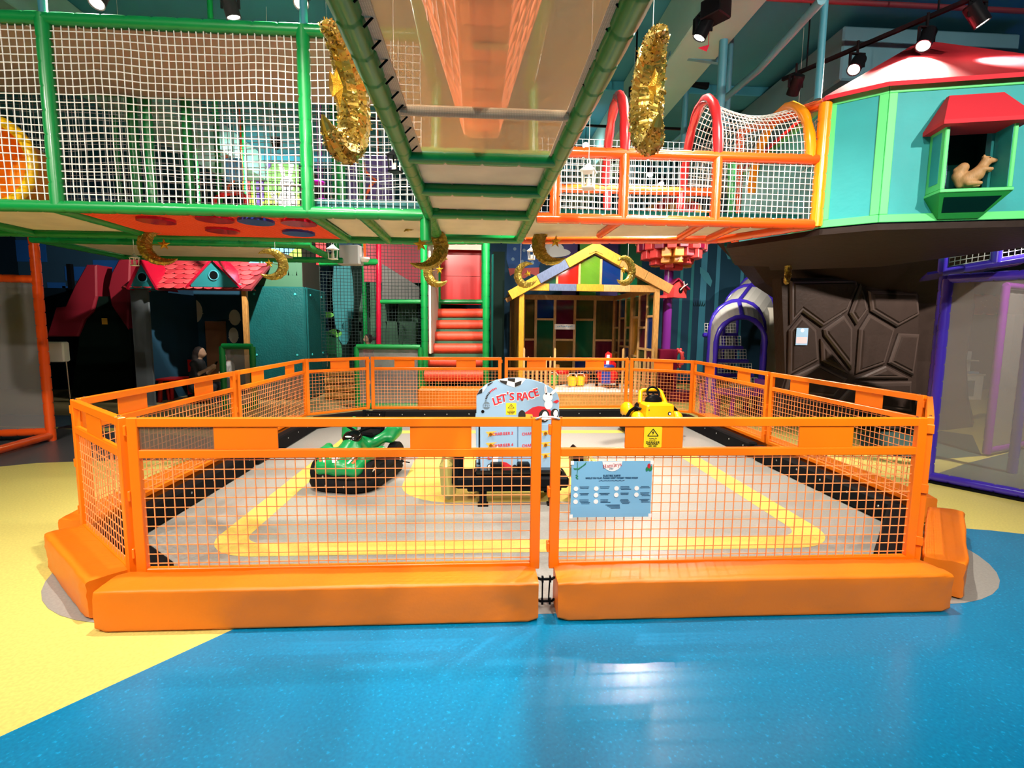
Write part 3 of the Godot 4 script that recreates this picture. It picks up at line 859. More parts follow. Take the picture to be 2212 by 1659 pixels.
func fence():
	var two = [[0.2, 0.352], [0.672, 0.824]]
	fence_panel(CA, Vector2(0.365, -3.03), "front orange wire fence panel without any sign, left of the gap", two, true)
	fence_panel(Vector2(0.425, -3.03), CB, "front orange wire fence panel with the blue poster, right of the gap", [[0.19, 0.342], [0.652, 0.8]])
	fence_panel(CL[0], CA - Vector2(0.03, 0.0), "short slanting orange fence panel at the left front corner", [[0.32, 0.62]])
	fence_panel(CB + Vector2(0.03, 0), CR[0], "short slanting orange fence panel at the right front corner", [[0.32, 0.62]])
	fence_panel(CL[1] + Vector2(0, 0.03), CL[0] - Vector2(0, 0.04), "left side orange fence panel nearest the viewer", two)
	fence_panel(CL[2], CL[1] - Vector2(0, 0.03), "left side orange fence panel farther back, before the teal pillar", two)
	fence_panel(CR[0] - Vector2(0, 0.04), CR[1] + Vector2(0, 0.03), "right side orange fence panel nearest the viewer", two)
	fence_panel(CR[1] - Vector2(0, 0.03), CR[2], "right side orange fence panel farther back, before the purple tunnel", two)
	fence_panel(CL[3], CL[2], "short slanting orange fence panel at the far left corner, before the logs", [[0.32, 0.62]])
	fence_panel(CR[2], CR[3], "short slanting orange fence panel at the far right corner, behind the yellow car", [[0.32, 0.62]])
	fence_panel(Vector2(0.37, -9.42), CL[3] + Vector2(0.04, 0), "far orange fence panel in front of the red roller stair", two)
	fence_panel(CR[3] - Vector2(0.04, 0), Vector2(0.43, -9.42), "far orange fence panel in front of the timber house", two)
	# black rubber kerb along the inside
	var names = ["left front slant", "left side, nearest the viewer", "left side, farther back", "far left slant", "far side before the roller stair", "far side before the timber house", "far right slant", "right side, farther back", "right side, nearest the viewer", "right front slant"]
	var seg = [[CA, CL[0]], [CL[0], CL[1]], [CL[1], CL[2]], [CL[2], CL[3]], [CL[3], Vector2(0.4, -9.42)], [Vector2(0.4, -9.42), CR[3]], [CR[3], CR[2]], [CR[2], CR[1]], [CR[1], CR[0]], [CR[0], CB]]
	for i in seg.size():
		var a = seg[i][0]
		var b = seg[i][1]
		var d = (b - a).normalized()
		var inw = Vector2(-d.y, d.x)
		if inw.dot(Vector2(0.44, -6.2) - a) < 0: inw = -inw
		var c = (a + b) * 0.5 + inw * 0.14
		var len = a.distance_to(b) - 0.12
		var o = thing("rubber_kerb", "black rubber kerb inside the fence along the " + names[i], "kerb", Vector3(c.x, 0.006, c.y), frame_turn(a, b), "black kerbs of the enclosure")
		part(o, "block", kit().box(Vector3(0, 0.1, 0), Vector3(len, 0.2, 0.14), Basis.IDENTITY, 0.02), "rubber")
		var s = 1.0 if inw.dot(Vector2(sin(o.rotation.y), cos(o.rotation.y))) > 0 else -1.0
		for j in int(len / 0.4) + 1:
			part(o, "bolt", kit().ball(Vector3(minf(-len * 0.5 + 0.15 + j * 0.4, len * 0.5 - 0.05), 0.13, s * 0.07), Vector3(0.012, 0.012, 0.007), 8), "steel")

# ---------- foam pads at the foot of the fence ----------
func pad_shape(len, dep, hei, seed_no):
	var fn = FastNoiseLite.new()
	fn.seed = seed_no
	fn.frequency = 1.5
	var sec = rounded(-dep * 0.5, 0.0, dep * 0.5, hei, 0.02, 3)
	# add points along the flats
	var loop = []
	for i in sec.size():
		var p = sec[i]
		var q = sec[(i + 1) % sec.size()]
		loop.append(p)
		if p.distance_to(q) > 0.08:
			for t in 5: loop.append(p.lerp(q, (t + 1) / 6.0))
	var n = maxi(8, int(len / 0.06))
	var rings = []
	for i in n + 1:
		var t = float(i) / n
		var x = -len * 0.5 + len * t
		var edge = minf(t, 1.0 - t) * len
		var s = 1.0 if edge > 0.02 else 0.9
		var ring = []
		for p in loop:
			var c = Vector2(0, hei * 0.5)
			var q = c + (p - c) * s
			var w = fn.get_noise_3d(x * 1.0, p.y * 2.0, p.x * 2.0) * 0.012
			var pull = clampf(1.0 - edge / 0.35, 0.0, 1.0)
			w += fn.get_noise_3d(x * 6.0 + p.y * 9.0, p.y * 3.0, p.x * 2.0) * 0.014 * (0.25 + pull)
			var dir = (p - c).normalized()
			if p.y < 0.015: w = 0.0
			ring.append(Vector3(x, maxf(q.y + dir.y * w, 0.0), q.x + dir.x * w))
		rings.append(ring)
	var k = kit()
	var m = loop.size()
	var nr = []
	for i in n + 1:
		var row = []
		for j in m:
			var a = rings[maxi(i - 1, 0)][j]
			var b = rings[mini(i + 1, n)][j]
			var c = rings[i][(j + m - 1) % m]
			var d = rings[i][(j + 1) % m]
			row.append((d - c).cross(b - a).normalized() * -1.0)
		nr.append(row)
	var outward = nr[int(n / 2.0)][0].dot(rings[int(n / 2.0)][0] - Vector3(rings[int(n / 2.0)][0].x, hei * 0.5, 0)) > 0
	for i in n:
		for j in m:
			var l = (j + 1) % m
			var s = 1.0 if outward else -1.0
			k.quad_n(rings[i][j], rings[i + 1][j], rings[i + 1][l], rings[i][l], nr[i][j] * s, nr[i + 1][j] * s, nr[i + 1][l] * s, nr[i][l] * s)
	for e in [0, n]:
		var c = Vector3(rings[e][0].x, hei * 0.5, 0)
		for j in m: k.tri(c, rings[e][j], rings[e][(j + 1) % m])
	return k

func foam_pad(a, b, label, seed_no, dep = 0.235, hei = 0.245):
	var c = (a + b) * 0.5
	return single("foam_pad", label, "pad", pad_shape(a.distance_to(b), dep, hei, seed_no), "orange_foam", Vector3(c.x, 0.003, c.y), frame_turn(a, b), "orange foam pads at the foot of the fence")

func foam_pads():
	var z = -2.885
	foam_pad(Vector2(-2.13, z), Vector2(0.335, z), "long orange foam pad at the foot of the front fence, left of the gap", 3)
	foam_pad(Vector2(0.45, z), Vector2(2.87, z), "long orange foam pad at the foot of the front fence, right of the gap", 9)
	foam_pad(Vector2(-2.985, -3.70), Vector2(-2.17, -2.97), "slanting orange foam pad at the left front corner", 15)
	foam_pad(Vector2(2.99, -2.97), Vector2(3.89, -3.90), "slanting orange foam pad at the right front corner", 19)
	foam_pad(Vector2(-3.07, -8.5), Vector2(-3.07, -3.88), "long orange foam pad along the left side of the fence", 23)
	foam_pad(Vector2(3.95, -4.15), Vector2(3.95, -8.7), "long orange foam pad along the right side of the fence", 27)
	var k = kit()
	for y in [0.06, 0.2]:
		k.tube([Vector3(0.34, y, -2.92), Vector3(0.36, y, -2.9), Vector3(0.43, y, -2.9), Vector3(0.446, y, -2.92)], 0.008, 6)
		k.box(Vector3(0.372, y, -2.9), Vector3(0.012, 0.035, 0.02))
		k.box(Vector3(0.418, y, -2.9), Vector3(0.012, 0.035, 0.02))
	k.tube([Vector3(0.372, 0.06, -2.9), Vector3(0.372, 0.2, -2.9)], 0.005, 6)
	k.tube([Vector3(0.41, 0.06, -2.9), Vector3(0.416, 0.2, -2.9)], 0.005, 6)
	single("strap", "black buckled strap joining the two front foam pads", "strap", k, "black")
	single("cable_tie", "white cable tie joining the tops of the two front fence panels", "cable tie", kit().tube([Vector3(0.33, 1.16, -3.005), Vector3(0.36, 1.175, -3.0), Vector3(0.43, 1.172, -3.0), Vector3(0.47, 1.16, -3.005), Vector3(0.43, 1.15, -3.06), Vector3(0.36, 1.15, -3.06)], 0.006, 6, true), "white")

# ---------- nets ----------
# a knotted net between a bottom line a-b and the same line lifted by up; wob = slackness
func net(a, b, up, cell = 0.055, w = 0.011, wob = 0.012, seed_no = 1, out = Vector3.ZERO):
	var fn = FastNoiseLite.new()
	fn.seed = seed_no
	fn.frequency = 1.1
	var k = kit()
	var nu = int(a.distance_to(b) / cell)
	var nv = int(up.length() / cell)
	var side = (b - a).normalized()
	var face = side.cross(up.normalized())
	var pt = func(s, t):
		var p = a.lerp(b, s) + up * t
		var q = fn.get_noise_3d(s * a.distance_to(b), t * up.length(), 0.0)
		var r = fn.get_noise_3d(s * a.distance_to(b), t * up.length(), 9.0)
		var hold = minf(1.0, minf(t, 1.0 - t) * 8.0)
		return p + side * q * wob * hold + up.normalized() * r * wob * hold + face * (q + r) * wob * hold + out * sin(t * PI) * sin(s * PI)
	var sv = maxi(2, int(nv / 3.0))
	var su = maxi(2, int(nu / 3.0))
	for i in nu + 1:
		var pts = []
		for j in sv + 1: pts.append(pt.call(float(i) / nu, float(j) / sv))
		k.tube(pts, w * 0.55, 4, false, false)
	for j in nv + 1:
		var pts = []
		for i in su + 1: pts.append(pt.call(float(i) / su, float(j) / nv))
		k.tube(pts, w * 0.55, 4, false, false)
	return k

func sheet(corners, m, parent, called, thick = 0.012):
	var k = kit()
	var c = corners
	var nrm = (c[1] - c[0]).cross(c[2] - c[0]).normalized() * thick
	k.quad(c[0], c[1], c[2], c[3])
	k.quad(c[3] - nrm, c[2] - nrm, c[1] - nrm, c[0] - nrm)
	for i in 4:
		var j = (i + 1) % 4
		k.quad(c[i] - nrm, c[j] - nrm, c[j], c[i])
	return part(parent, called, k, m)

const DY = 2.63

func bridge():
	var o = thing("hanging_bridge", "tan and green hanging bridge overhead, coming straight towards the viewer", "bridge", Vector3(0, DY, -2.0))
	var bl = Vector3(-0.40, 0, 0)
	var br = Vector3(0.42, 0, 0)
	part(o, "rail", kit().padded(Vector3(-0.36, 0, 3.4), Vector3(-0.45, 0, -3.45), 0.047), "green")
	part(o, "rail", kit().padded(Vector3(0.46, 0, 3.4), Vector3(0.39, 0, -3.45), 0.047), "green")
	for z in [-0.88, -1.55, -2.28, -3.42]:
		part(o, "cross_pipe", kit().padded(Vector3(-0.4, -0.01, z), Vector3(0.4, -0.01, z), 0.042), "green")
	# see-through floor near the viewer, boards beyond
	sheet([Vector3(-0.31, 0.0, 3.3), Vector3(0.4, 0.0, 3.3), Vector3(0.36, 0.0, -0.86), Vector3(-0.36, 0.0, -0.86)], "tan_mesh", o, "floor_sheet", 0.003)
	part(o, "floor_seam", kit().tube([Vector3(-0.35, -0.012, -0.3), Vector3(0.37, -0.012, -0.3)], 0.022, 10), "tan_sheet")
	for s in [-1, 1]:
		part(o, "floor_hem", kit().box(Vector3(0.02 + s * 0.365, -0.004, 1.2), Vector3(0.05, 0.006, 4.1)), "tan_sheet")
	var zz = [-0.93, -1.5, -2.23, -3.37]
	for i in 3:
		part(o, "floor_board", kit().box(Vector3(-0.02, 0.03, (zz[i] + zz[i + 1]) * 0.5), Vector3(0.8, 0.02, zz[i] - zz[i + 1]), Basis.IDENTITY, 0.004), "tan_board")
	var k = kit()
	for i in 34:
		var z = 3.1 - i * 0.12
		for s in [-1, 1]:
			k.tube([Vector3(0.025 + s * 0.355, -0.006, z), Vector3(0.025 + s * 0.385, -0.03, z - 0.01)], 0.004, 5)
	part(o, "lashing", k, "black", "stuff")
	# the net bridge above: a narrow plank floor with nets slanting up to the hand rails
	for s in [-1, 1]:
		part(o, "side_net", net(Vector3(0.025 + s * 0.085, 0.12, 3.3), Vector3(-0.005 + s * 0.085, 0.12, -0.9), Vector3(s * 0.28, 0.85, 0), 0.13, 0.02, 0.02, 5 + s), "net_orange", "stuff")
		part(o, "hand_rail", kit().padded(Vector3(0.03 + s * 0.38, 1.0, 3.4), Vector3(-0.01 + s * 0.38, 1.0, -2.3), 0.045), "green")
		for z in [2.0, -2.25]:
			part(o, "stanchion", kit().padded(Vector3(0.02 + s * 0.40, 0.0, z), Vector3(0.02 + s * 0.38, 1.0, z), 0.04), "green")
	for i in 36:
		part(o, "plank", kit().box(Vector3(0.03 - i * 0.0008, 0.11, 3.2 - i * 0.116), Vector3(0.17, 0.02, 0.104), Basis.IDENTITY, 0.004), "net_orange" if i % 2 == 0 else "plank_rust")
	for i in 5:
		part(o, "cleat", kit().box(Vector3(0.03, 0.092, 2.9 - i * 0.72), Vector3(0.13, 0.014, 0.035), Basis.IDENTITY, 0.006), "timber_pale")
	for z in [2.0, 0.4]:
		for s in [-1, 1]: part(o, "hanger", kit().tube([Vector3(0.03 + s * 0.38, 1.0, z), Vector3(0.03 + s * 0.38, 2.77, z)], 0.012, 8), "steel_teal")

func left_deck():
	var o = thing("climbing_deck", "green pipe climbing deck with white nets, hanging at the upper left", "play deck", Vector3(-2.5, DY, -4.4))
	var P = func(x, y, z): return Vector3(x + 2.5, y - DY, z + 4.4)
	var xl = -5.6
	var xr = -0.47
	var zb = -5.65
	for r in [[P.call(xl, DY, -4.4), P.call(xr, DY, -4.4), "green"], [P.call(xl, 4.03, -4.4), P.call(-1.42, 4.03, -4.4), "green"], [P.call(-1.42, 4.03, -4.4), P.call(-0.5, 4.03, -4.4), "green"], [P.call(xl, DY, zb), P.call(xr, DY, zb), "green"], [P.call(xl, 4.03, zb), P.call(xr, 4.03, zb), "green"]]:
		part(o, "rail", kit().padded(r[0], r[1], 0.047), r[2])
	for x in [Vector3(-3.38, 3.321, -4.4).x, Vector3(-1.424, 3.387, -4.4).x, xl]:
		part(o, "post", kit().padded(P.call(x, DY, -4.4), P.call(x, 4.06, -4.4), 0.052, 0.17), "green")
	part(o, "post", kit().padded(P.call(xr, 2.42, -4.4), P.call(xr, 2.95, -4.4), 0.047), "green")
	for x in [Vector3(-3.548, 3.584, -5.65).x, Vector3(-1.481, 3.648, -5.65).x, -3.4, Vector3(-3.021, 3.234, -5.65).x]:
		part(o, "post", kit().padded(P.call(x, DY, zb), P.call(x, 4.03, zb), 0.045), "green")
	for x in [-4.6, -3.42, -1.42, -1.0, xr]:
		part(o, "joist", kit().padded(P.call(x, DY - 0.005, -4.4), P.call(x, DY - 0.005, zb), 0.042), "green")
	# undersides
	for s in [[-5.6, -3.42], [-1.38, -0.5]]:
		part(o, "floor_board", kit().box(P.call((s[0] + s[1]) * 0.5, DY + 0.03, -5.02), Vector3(s[1] - s[0], 0.02, 1.2)), "tan_board")
	part(o, "floor_net", net(P.call(-3.36, DY, -4.46), P.call(-1.46, DY, -4.46), Vector3(0, 0, -1.14), 0.042, 0.02, 0.004, 31), "net_red", "stuff")
	for d in [[-2.86, -4.78, "crimson"], [-2.3, -4.66, "crimson"], [-1.98, -4.72, "toy_blue"], [-1.62, -4.74, "crimson"], [-1.8, -5.25, "toy_blue"], [-2.5, -5.2, "crimson"]]:
		part(o, "floor_disc", kit().lathe([Vector2(0, -0.012), Vector2(0.15, -0.012), Vector2(0.15, 0.012), Vector2(0, 0.012)], 20, Transform3D(Basis.IDENTITY, P.call(d[0], DY - 0.02, d[1]))), d[2])
	part(o, "deck_mat", kit().box(P.call(-1.0, DY + 0.09, -5.0), Vector3(0.95, 0.06, 1.1)), "teal_deep")
	# roof sheet and the nets
	part(o, "roof_sheet", kit().box(P.call(-3.05, 3.99, -5.02), Vector3(5.1, 0.02, 1.2)), "tan_sheet")
	part(o, "net", net(P.call(xl, DY + 0.04, -4.4), P.call(-1.46, DY + 0.04, -4.4), Vector3(0, 1.33, 0), 0.0555, 0.0095, 0.02, 11), "net_white", "stuff")
	part(o, "net", net(P.call(-1.38, DY + 0.04, -4.4), P.call(-0.5, DY + 0.04, -4.4), Vector3(0, 1.33, 0), 0.0555, 0.009, 0.02, 12), "net_white", "stuff")
	part(o, "net", net(P.call(xl, DY + 0.04, zb), P.call(-0.5, DY + 0.04, zb), Vector3(0, 1.33, 0), 0.06, 0.007, 0.03, 13), "net_grey", "stuff")
	# orange tube slide at the left end
	var c = P.call(Vector3(-4.406, 3.13, -5).x, Vector3(-4.406, 3.13, -5).y, -5.0)
	var ring = []
	for i in 28: ring.append(c + Vector3(cos(TAU * i / 28), sin(TAU * i / 28), 0) * 0.375)
	part(o, "slide_collar", kit().tube(ring, 0.045, 10, true), "slide_yellow")
	var k = kit()
	for i in 5:
		k.lathe([Vector2(0.35 - i * 0.02, i * 0.1), Vector2(0.34 - i * 0.02, i * 0.1 + 0.05), Vector2(0.33 - i * 0.02, i * 0.1 + 0.1)], 28, Transform3D(Basis(Vector3.RIGHT, -PI / 2), c))
	k.lathe([Vector2(0.25, 0.5), Vector2(0.0, 0.5)], 28, Transform3D(Basis(Vector3.RIGHT, -PI / 2), c))
	part(o, "slide_tube", k, "slide_orange")
	# rear bay behind, lower over the play house
	var q = thing("rear_deck", "dark green rear deck with a tan underside above the red play house roof", "play deck", Vector3(-5.0, 2.95, -8.0))
	var b = Vector3(-5.0, 2.95, -8.0)
	var f1 = Vector3(-5.109, 2.795, -7.2)
	var f2 = Vector3(-3.712, 2.914, -7.2)
	part(q, "floor_board", kit().box(Vector3((f1.x + f2.x) * 0.5, f1.y + 0.03, -8.0) - b, Vector3(f2.x - f1.x + 1.2, 0.03, 1.6)), "tan_board")
	for z in [-7.2, -8.8]:
		part(q, "rail", kit().padded(Vector3(f1.x - 0.8, f1.y, z) - b, Vector3(f2.x + 1.4, f1.y, z) - b, 0.047), "green")
	for x in [f1.x - 0.7, f2.x + 1.3]:
		part(q, "joist", kit().padded(Vector3(x, f1.y, -7.2) - b, Vector3(x, f1.y, -8.8) - b, 0.047), "green")
		part(q, "hanger", kit().tube([Vector3(x, f1.y, -8.8) - b, Vector3(x, 5.4, -8.8) - b], 0.04, 8), "green")
	part(q, "net", net(Vector3(f1.x - 0.7, f1.y + 0.04, -8.8) - b, Vector3(f2.x + 1.3, f1.y + 0.04, -8.8) - b, Vector3(0, 1.2, 0), 0.07, 0.012, 0.02, 41), "net_dark", "stuff")

func hoop(x0, z0, x1, z1, y, rise, n = 19):
	var pts = []
	for i in n:
		var t = PI * i / (n - 1)
		var s = 0.5 - 0.5 * cos(t)
		pts.append(Vector3(lerpf(x0, x1, s), y + sin(t) * rise, lerpf(z0, z1, s)))
	return pts

func right_deck():
	var B = Vector3(1.8, DY, -4.4)
	var o = thing("climbing_walkway", "orange pipe walkway with hoops and white nets, hanging at the upper right", "play deck", B)
	var x0 = Vector3(0.609, 2.628, -4.4).x
	var x1 = Vector3(2.889, 2.621, -4.4).x
	var ym = 3.17
	var zb = -5.5
	var rails = [[Vector3(x0 - 0.15, DY, -4.4), Vector3(x1, DY, -4.4)], [Vector3(x0 + 0.05, ym, -4.4), Vector3(x1, ym, -4.4)], [Vector3(0.42, DY, zb), Vector3(2.421, 2.63, -5.209)], [Vector3(2.421, 2.63, -5.209), Vector3(x1, DY, -4.4)], [Vector3(0.5, ym, zb), Vector3(2.5, ym, zb)]]
	for r in rails: part(o, "rail", kit().padded(r[0] - B, r[1] - B, 0.043), "orange_pipe")
	for j in [[Vector3(1.185, 2.63, -4.457), Vector3(1.165, 2.63, -5.121)], [Vector3(1.929, 2.63, -4.452), Vector3(1.991, 2.63, -5.152)], [Vector3(2.263, 2.63, -4.455), Vector3(2.296, 2.63, -5.169)]]:
		part(o, "joist", kit().padded(j[0] - B, j[1] - B, 0.036), "orange_pipe")
	var xa = Vector3(1.196, 2.916, -4.4).x
	var xb = Vector3(2, 2.937, -4.4).x
	part(o, "post", kit().padded(Vector3(x0, DY, -4.4) - B, Vector3(x0, ym, -4.4) - B, 0.043), "orange_pipe")
	for x in [xa, xb]:
		part(o, "post", kit().padded(Vector3(x, DY, -4.4) - B, Vector3(x, ym, -4.4) - B, 0.043), "orange_pipe")
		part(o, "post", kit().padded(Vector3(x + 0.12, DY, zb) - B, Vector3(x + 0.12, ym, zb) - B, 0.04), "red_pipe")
	var h1 = hoop(xa, -4.4, xa + 0.1, zb, ym, 0.66)
	var h2 = hoop(xb, -4.4, xb + 0.14, zb, ym, 0.66)
	var xc = Vector3(2.814, 3.113, -4.4).x
	var xd = Vector3(2.742, 3.539, -5.5).x
	var h3 = hoop(xc, -4.4, xd + 0.15, zb, ym, 0.62)
	var mv = func(h): return h.map(func(p): return p - B)
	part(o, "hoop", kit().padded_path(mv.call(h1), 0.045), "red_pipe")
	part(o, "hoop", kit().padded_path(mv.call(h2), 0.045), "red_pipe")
	part(o, "hoop", kit().padded_path(mv.call(h3), 0.047), "orange_pipe_lit")
	# the orange end post, its amber tone standing for lamplight, with its top beam
	var top = Vector3(2.855, 3.637, -4.4)
	part(o, "end_post", kit().padded(Vector3(x1 + 0.02, DY - 0.02, -4.4) - B, Vector3(x1 + 0.03, top.y, -4.4) - B, 0.052, 0.14), "orange_pipe_lit")
	part(o, "end_beam", kit().padded(Vector3(x1 + 0.03, top.y, -4.4) - B, Vector3(2.786, 3.836, -5.6) - B, 0.045), "orange_pipe")
	part(o, "end_post", kit().padded(Vector3(2.786, 3.836, -5.6) - B, Vector3(Vector3(2.786, 3.836, -5.6).x, DY, -5.6) - B, 0.045), "orange_pipe")
	part(o, "post", kit().padded(Vector3(2.556, 3.447, -5.3) - B, Vector3(2.589, 2.888, -5.3) - B, 0.04), "green")
	# floor and nets
	part(o, "floor_board", kit().prism([Vector2(x0 - 0.2, -4.45), Vector2(x1 - 0.05, -4.45), Vector2(Vector3(2.421, 2.63, -5.209).x, -5.1), Vector2(0.45, -5.45)], 0.0, 0.02, flat_up(DY + 0.02).translated(-B)), "tan_board")
	part(o, "deck_mat", kit().box(Vector3((x0 + x1) * 0.5, DY + 0.075, -4.75) - B, Vector3(x1 - x0 - 0.1, 0.05, 0.5)), "dark_green")
	part(o, "net", net(Vector3(x0, DY + 0.04, -4.4) - B, Vector3(x1, DY + 0.04, -4.4) - B, Vector3(0, 0.5, 0), 0.048, 0.0075, 0.012, 51), "net_white", "stuff")
	part(o, "net", net(Vector3(0.5, DY + 0.04, zb) - B, Vector3(2.5, DY + 0.04, zb) - B, Vector3(0, 1.0, 0), 0.06, 0.005, 0.012, 52), "net_grey", "stuff")
	part(o, "net", net(Vector3(x1 + 0.03, DY, -4.42) - B, Vector3(x1 + 0.12, DY, -4.5) - B, Vector3(0.0, top.y - DY, 0), 0.045, 0.0075, 0.006, 53), "net_white", "stuff")
	# barrel of net slung between the second hoop and the end hoop in lamplit orange
	var k = kit()
	var n = 24
	var cols = 22
	var g = []
	for i in cols + 1:
		var s = float(i) / cols
		var row = []
		for j in n + 1:
			var t = PI * j / n
			var u = 0.5 - 0.5 * cos(t)
			var a = Vector3(lerpf(xb, xb + 0.14, u), ym + sin(t) * 0.64, lerpf(-4.4, zb, u))
			var b = Vector3(lerpf(xc, xd + 0.15, u), ym + sin(t) * 0.6, lerpf(-4.4, zb, u))
			var p = a.lerp(b, s)
			p.y -= sin(s * PI) * 0.10 * sin(t)
			row.append(p - B)
		g.append(row)
	for i in cols + 1: k.tube(g[i], 0.004, 4, false, false)
	for j in n + 1:
		var pts = []
		for i in cols + 1: pts.append(g[i][j])
		k.tube(pts, 0.004, 4, false, false)
	part(o, "barrel_net", k, "net_white", "stuff")
	k = kit()
	k.add(net(Vector3(x1 + 0.02, ym + 0.02, -4.42) - B, Vector3(xc + 0.25, ym + 0.02, -5.0) - B, Vector3(0, top.y - ym - 0.1, 0), 0.05, 0.0075, 0.01, 54))
	part(o, "net", k, "net_white", "stuff")

# ---------- treehouse ----------
const TB = 2.6
func treehouse():
	var A = Vector3(2.95, 2.6, -4.406)
	var Bc = Vector3(3.265, 2.6, -4.134)
	var C = Vector3(4.62, 2.6, -3.792)
	var D = Vector3(2.513, 2.6, -5.212)
	var E = Vector3(3.265, 2.6, -6.517)
	var top = Vector3(3.245, 3.672, -4.1).y
	var H = top - TB
	var foot = [Vector2(A.x, A.z), Vector2(Bc.x, Bc.z), Vector2(C.x, C.z), Vector2(C.x + 0.7, C.z - 0.9), Vector2(C.x + 0.5, -6.4), Vector2(C.x - 0.6, -7.0), Vector2(E.x + 0.5, -6.6), Vector2(E.x, E.z)]
	var mid = Vector3(3.9, TB, -5.2)
	var o = thing("treehouse", "teal padded treehouse with green trim and a red roof, at the upper right", "treehouse", mid)
	var n = foot.size()
	for i in n:
		var a = foot[i]
		var b = foot[(i + 1) % n]
		var len = a.distance_to(b)
		var d = (b - a) / len
		var out = Vector2(-d.y, d.x)
		if out.dot(a - Vector2(mid.x, mid.z)) < 0: out = -out
		var c = (a + b) * 0.5
		var xf = upright(Vector3(c.x, TB, c.y) - mid, Vector3(out.x, 0, out.y))
		# the window face has an opening
		var w = part(o, "wall_panel", kit().box(Vector3(0, H * 0.5, -0.03), Vector3(len - 0.02, H, 0.06), Basis.IDENTITY, 0.01) if i != 1 else window_wall(len, H), "teal_cloth")
		w.transform = xf
		var k = kit()
		var t = 0.062
		k.box(Vector3(0, H - t * 0.5, 0.004), Vector3(len, t, 0.014), Basis.IDENTITY, 0.004)
		k.box(Vector3(0, t * 0.5, 0.004), Vector3(len, t, 0.014), Basis.IDENTITY, 0.004)
		k.box(Vector3(-len * 0.5 + t * 0.5, H * 0.5, 0.004), Vector3(t, H - 2 * t, 0.014), Basis.IDENTITY, 0.004)
		k.box(Vector3(len * 0.5 - t * 0.5, H * 0.5, 0.004), Vector3(t, H - 2 * t, 0.014), Basis.IDENTITY, 0.004)
		var tr = part(o, "trim", k, "mint")
		tr.transform = xf
		if i == 1: bay_window(o, xf, len, H)
	# underside: a dark board with a deep green rim
	var und = foot.duplicate()
	und.insert(0, Vector2(D.x, D.z))
	part(o, "underside", kit().prism([Vector2(D.x, D.z)] + [foot[7], foot[6], foot[5], foot[4], foot[3], foot[2], foot[1], foot[0]], 0.0, 0.05, flat_up(TB - 0.06).translated(-mid)), "bark")
	var k2 = kit()
	k2.bar(D - mid, E - mid, 0.05, 0.07)
	k2.bar(E - mid, Vector3(E.x + 0.5, TB, -6.6) - mid, 0.05, 0.07)
	part(o, "underside_rim", k2, "dark_green")
	# hipped roof
	var ap = Vector3(4.4, top + 0.95, -5.2) - mid
	for i in n:
		var ctr = Vector2(4.3, -5.4)
		var a2 = ctr + (foot[i] - ctr) * 1.05
		var b2 = ctr + (foot[(i + 1) % n] - ctr) * 1.05
		var a = Vector3(a2.x, top - 0.0, a2.y) - mid
		var b = Vector3(b2.x, top - 0.0, b2.y) - mid
		var k = kit()
		k.tri(a, b, ap)
		k.tri(b, a, ap)
		k.quad(a - Vector3(0, 0.035, 0), b - Vector3(0, 0.035, 0), b, a)
		part(o, "roof_panel", k, "roof_red")
	squirrel()

func window_wall(len, H):
	var k = kit()
	var u0 = 0.0
	# the opening: 0.4 wide, from 0.3 to 0.86 high; centre given along the face
	var cu = bay_u(len)
	var l = cu - 0.19
	var r = cu + 0.19
	k.box(Vector3((-len * 0.5 + l) * 0.5, H * 0.5, -0.03), Vector3(l + len * 0.5, H, 0.06))
	k.box(Vector3((len * 0.5 + r) * 0.5, H * 0.5, -0.03), Vector3(len * 0.5 - r, H, 0.06))
	k.box(Vector3(cu, 0.1, -0.03), Vector3(0.38, 0.2, 0.06))
	k.box(Vector3(cu, (H + 0.72) * 0.5, -0.03), Vector3(0.38, H - 0.72, 0.06))
	return k

func bay_u(len):
	# distance of the bay's middle from the middle of its face
	var Bc = Vector3(3.265, 2.6, -4.134)
	var C = Vector3(4.62, 2.6, -3.792)
	var t = Vector3(3.837, 2.831, -4.1)
	var d = (C - Bc).normalized()
	return (t - Bc).dot(d) - len * 0.5

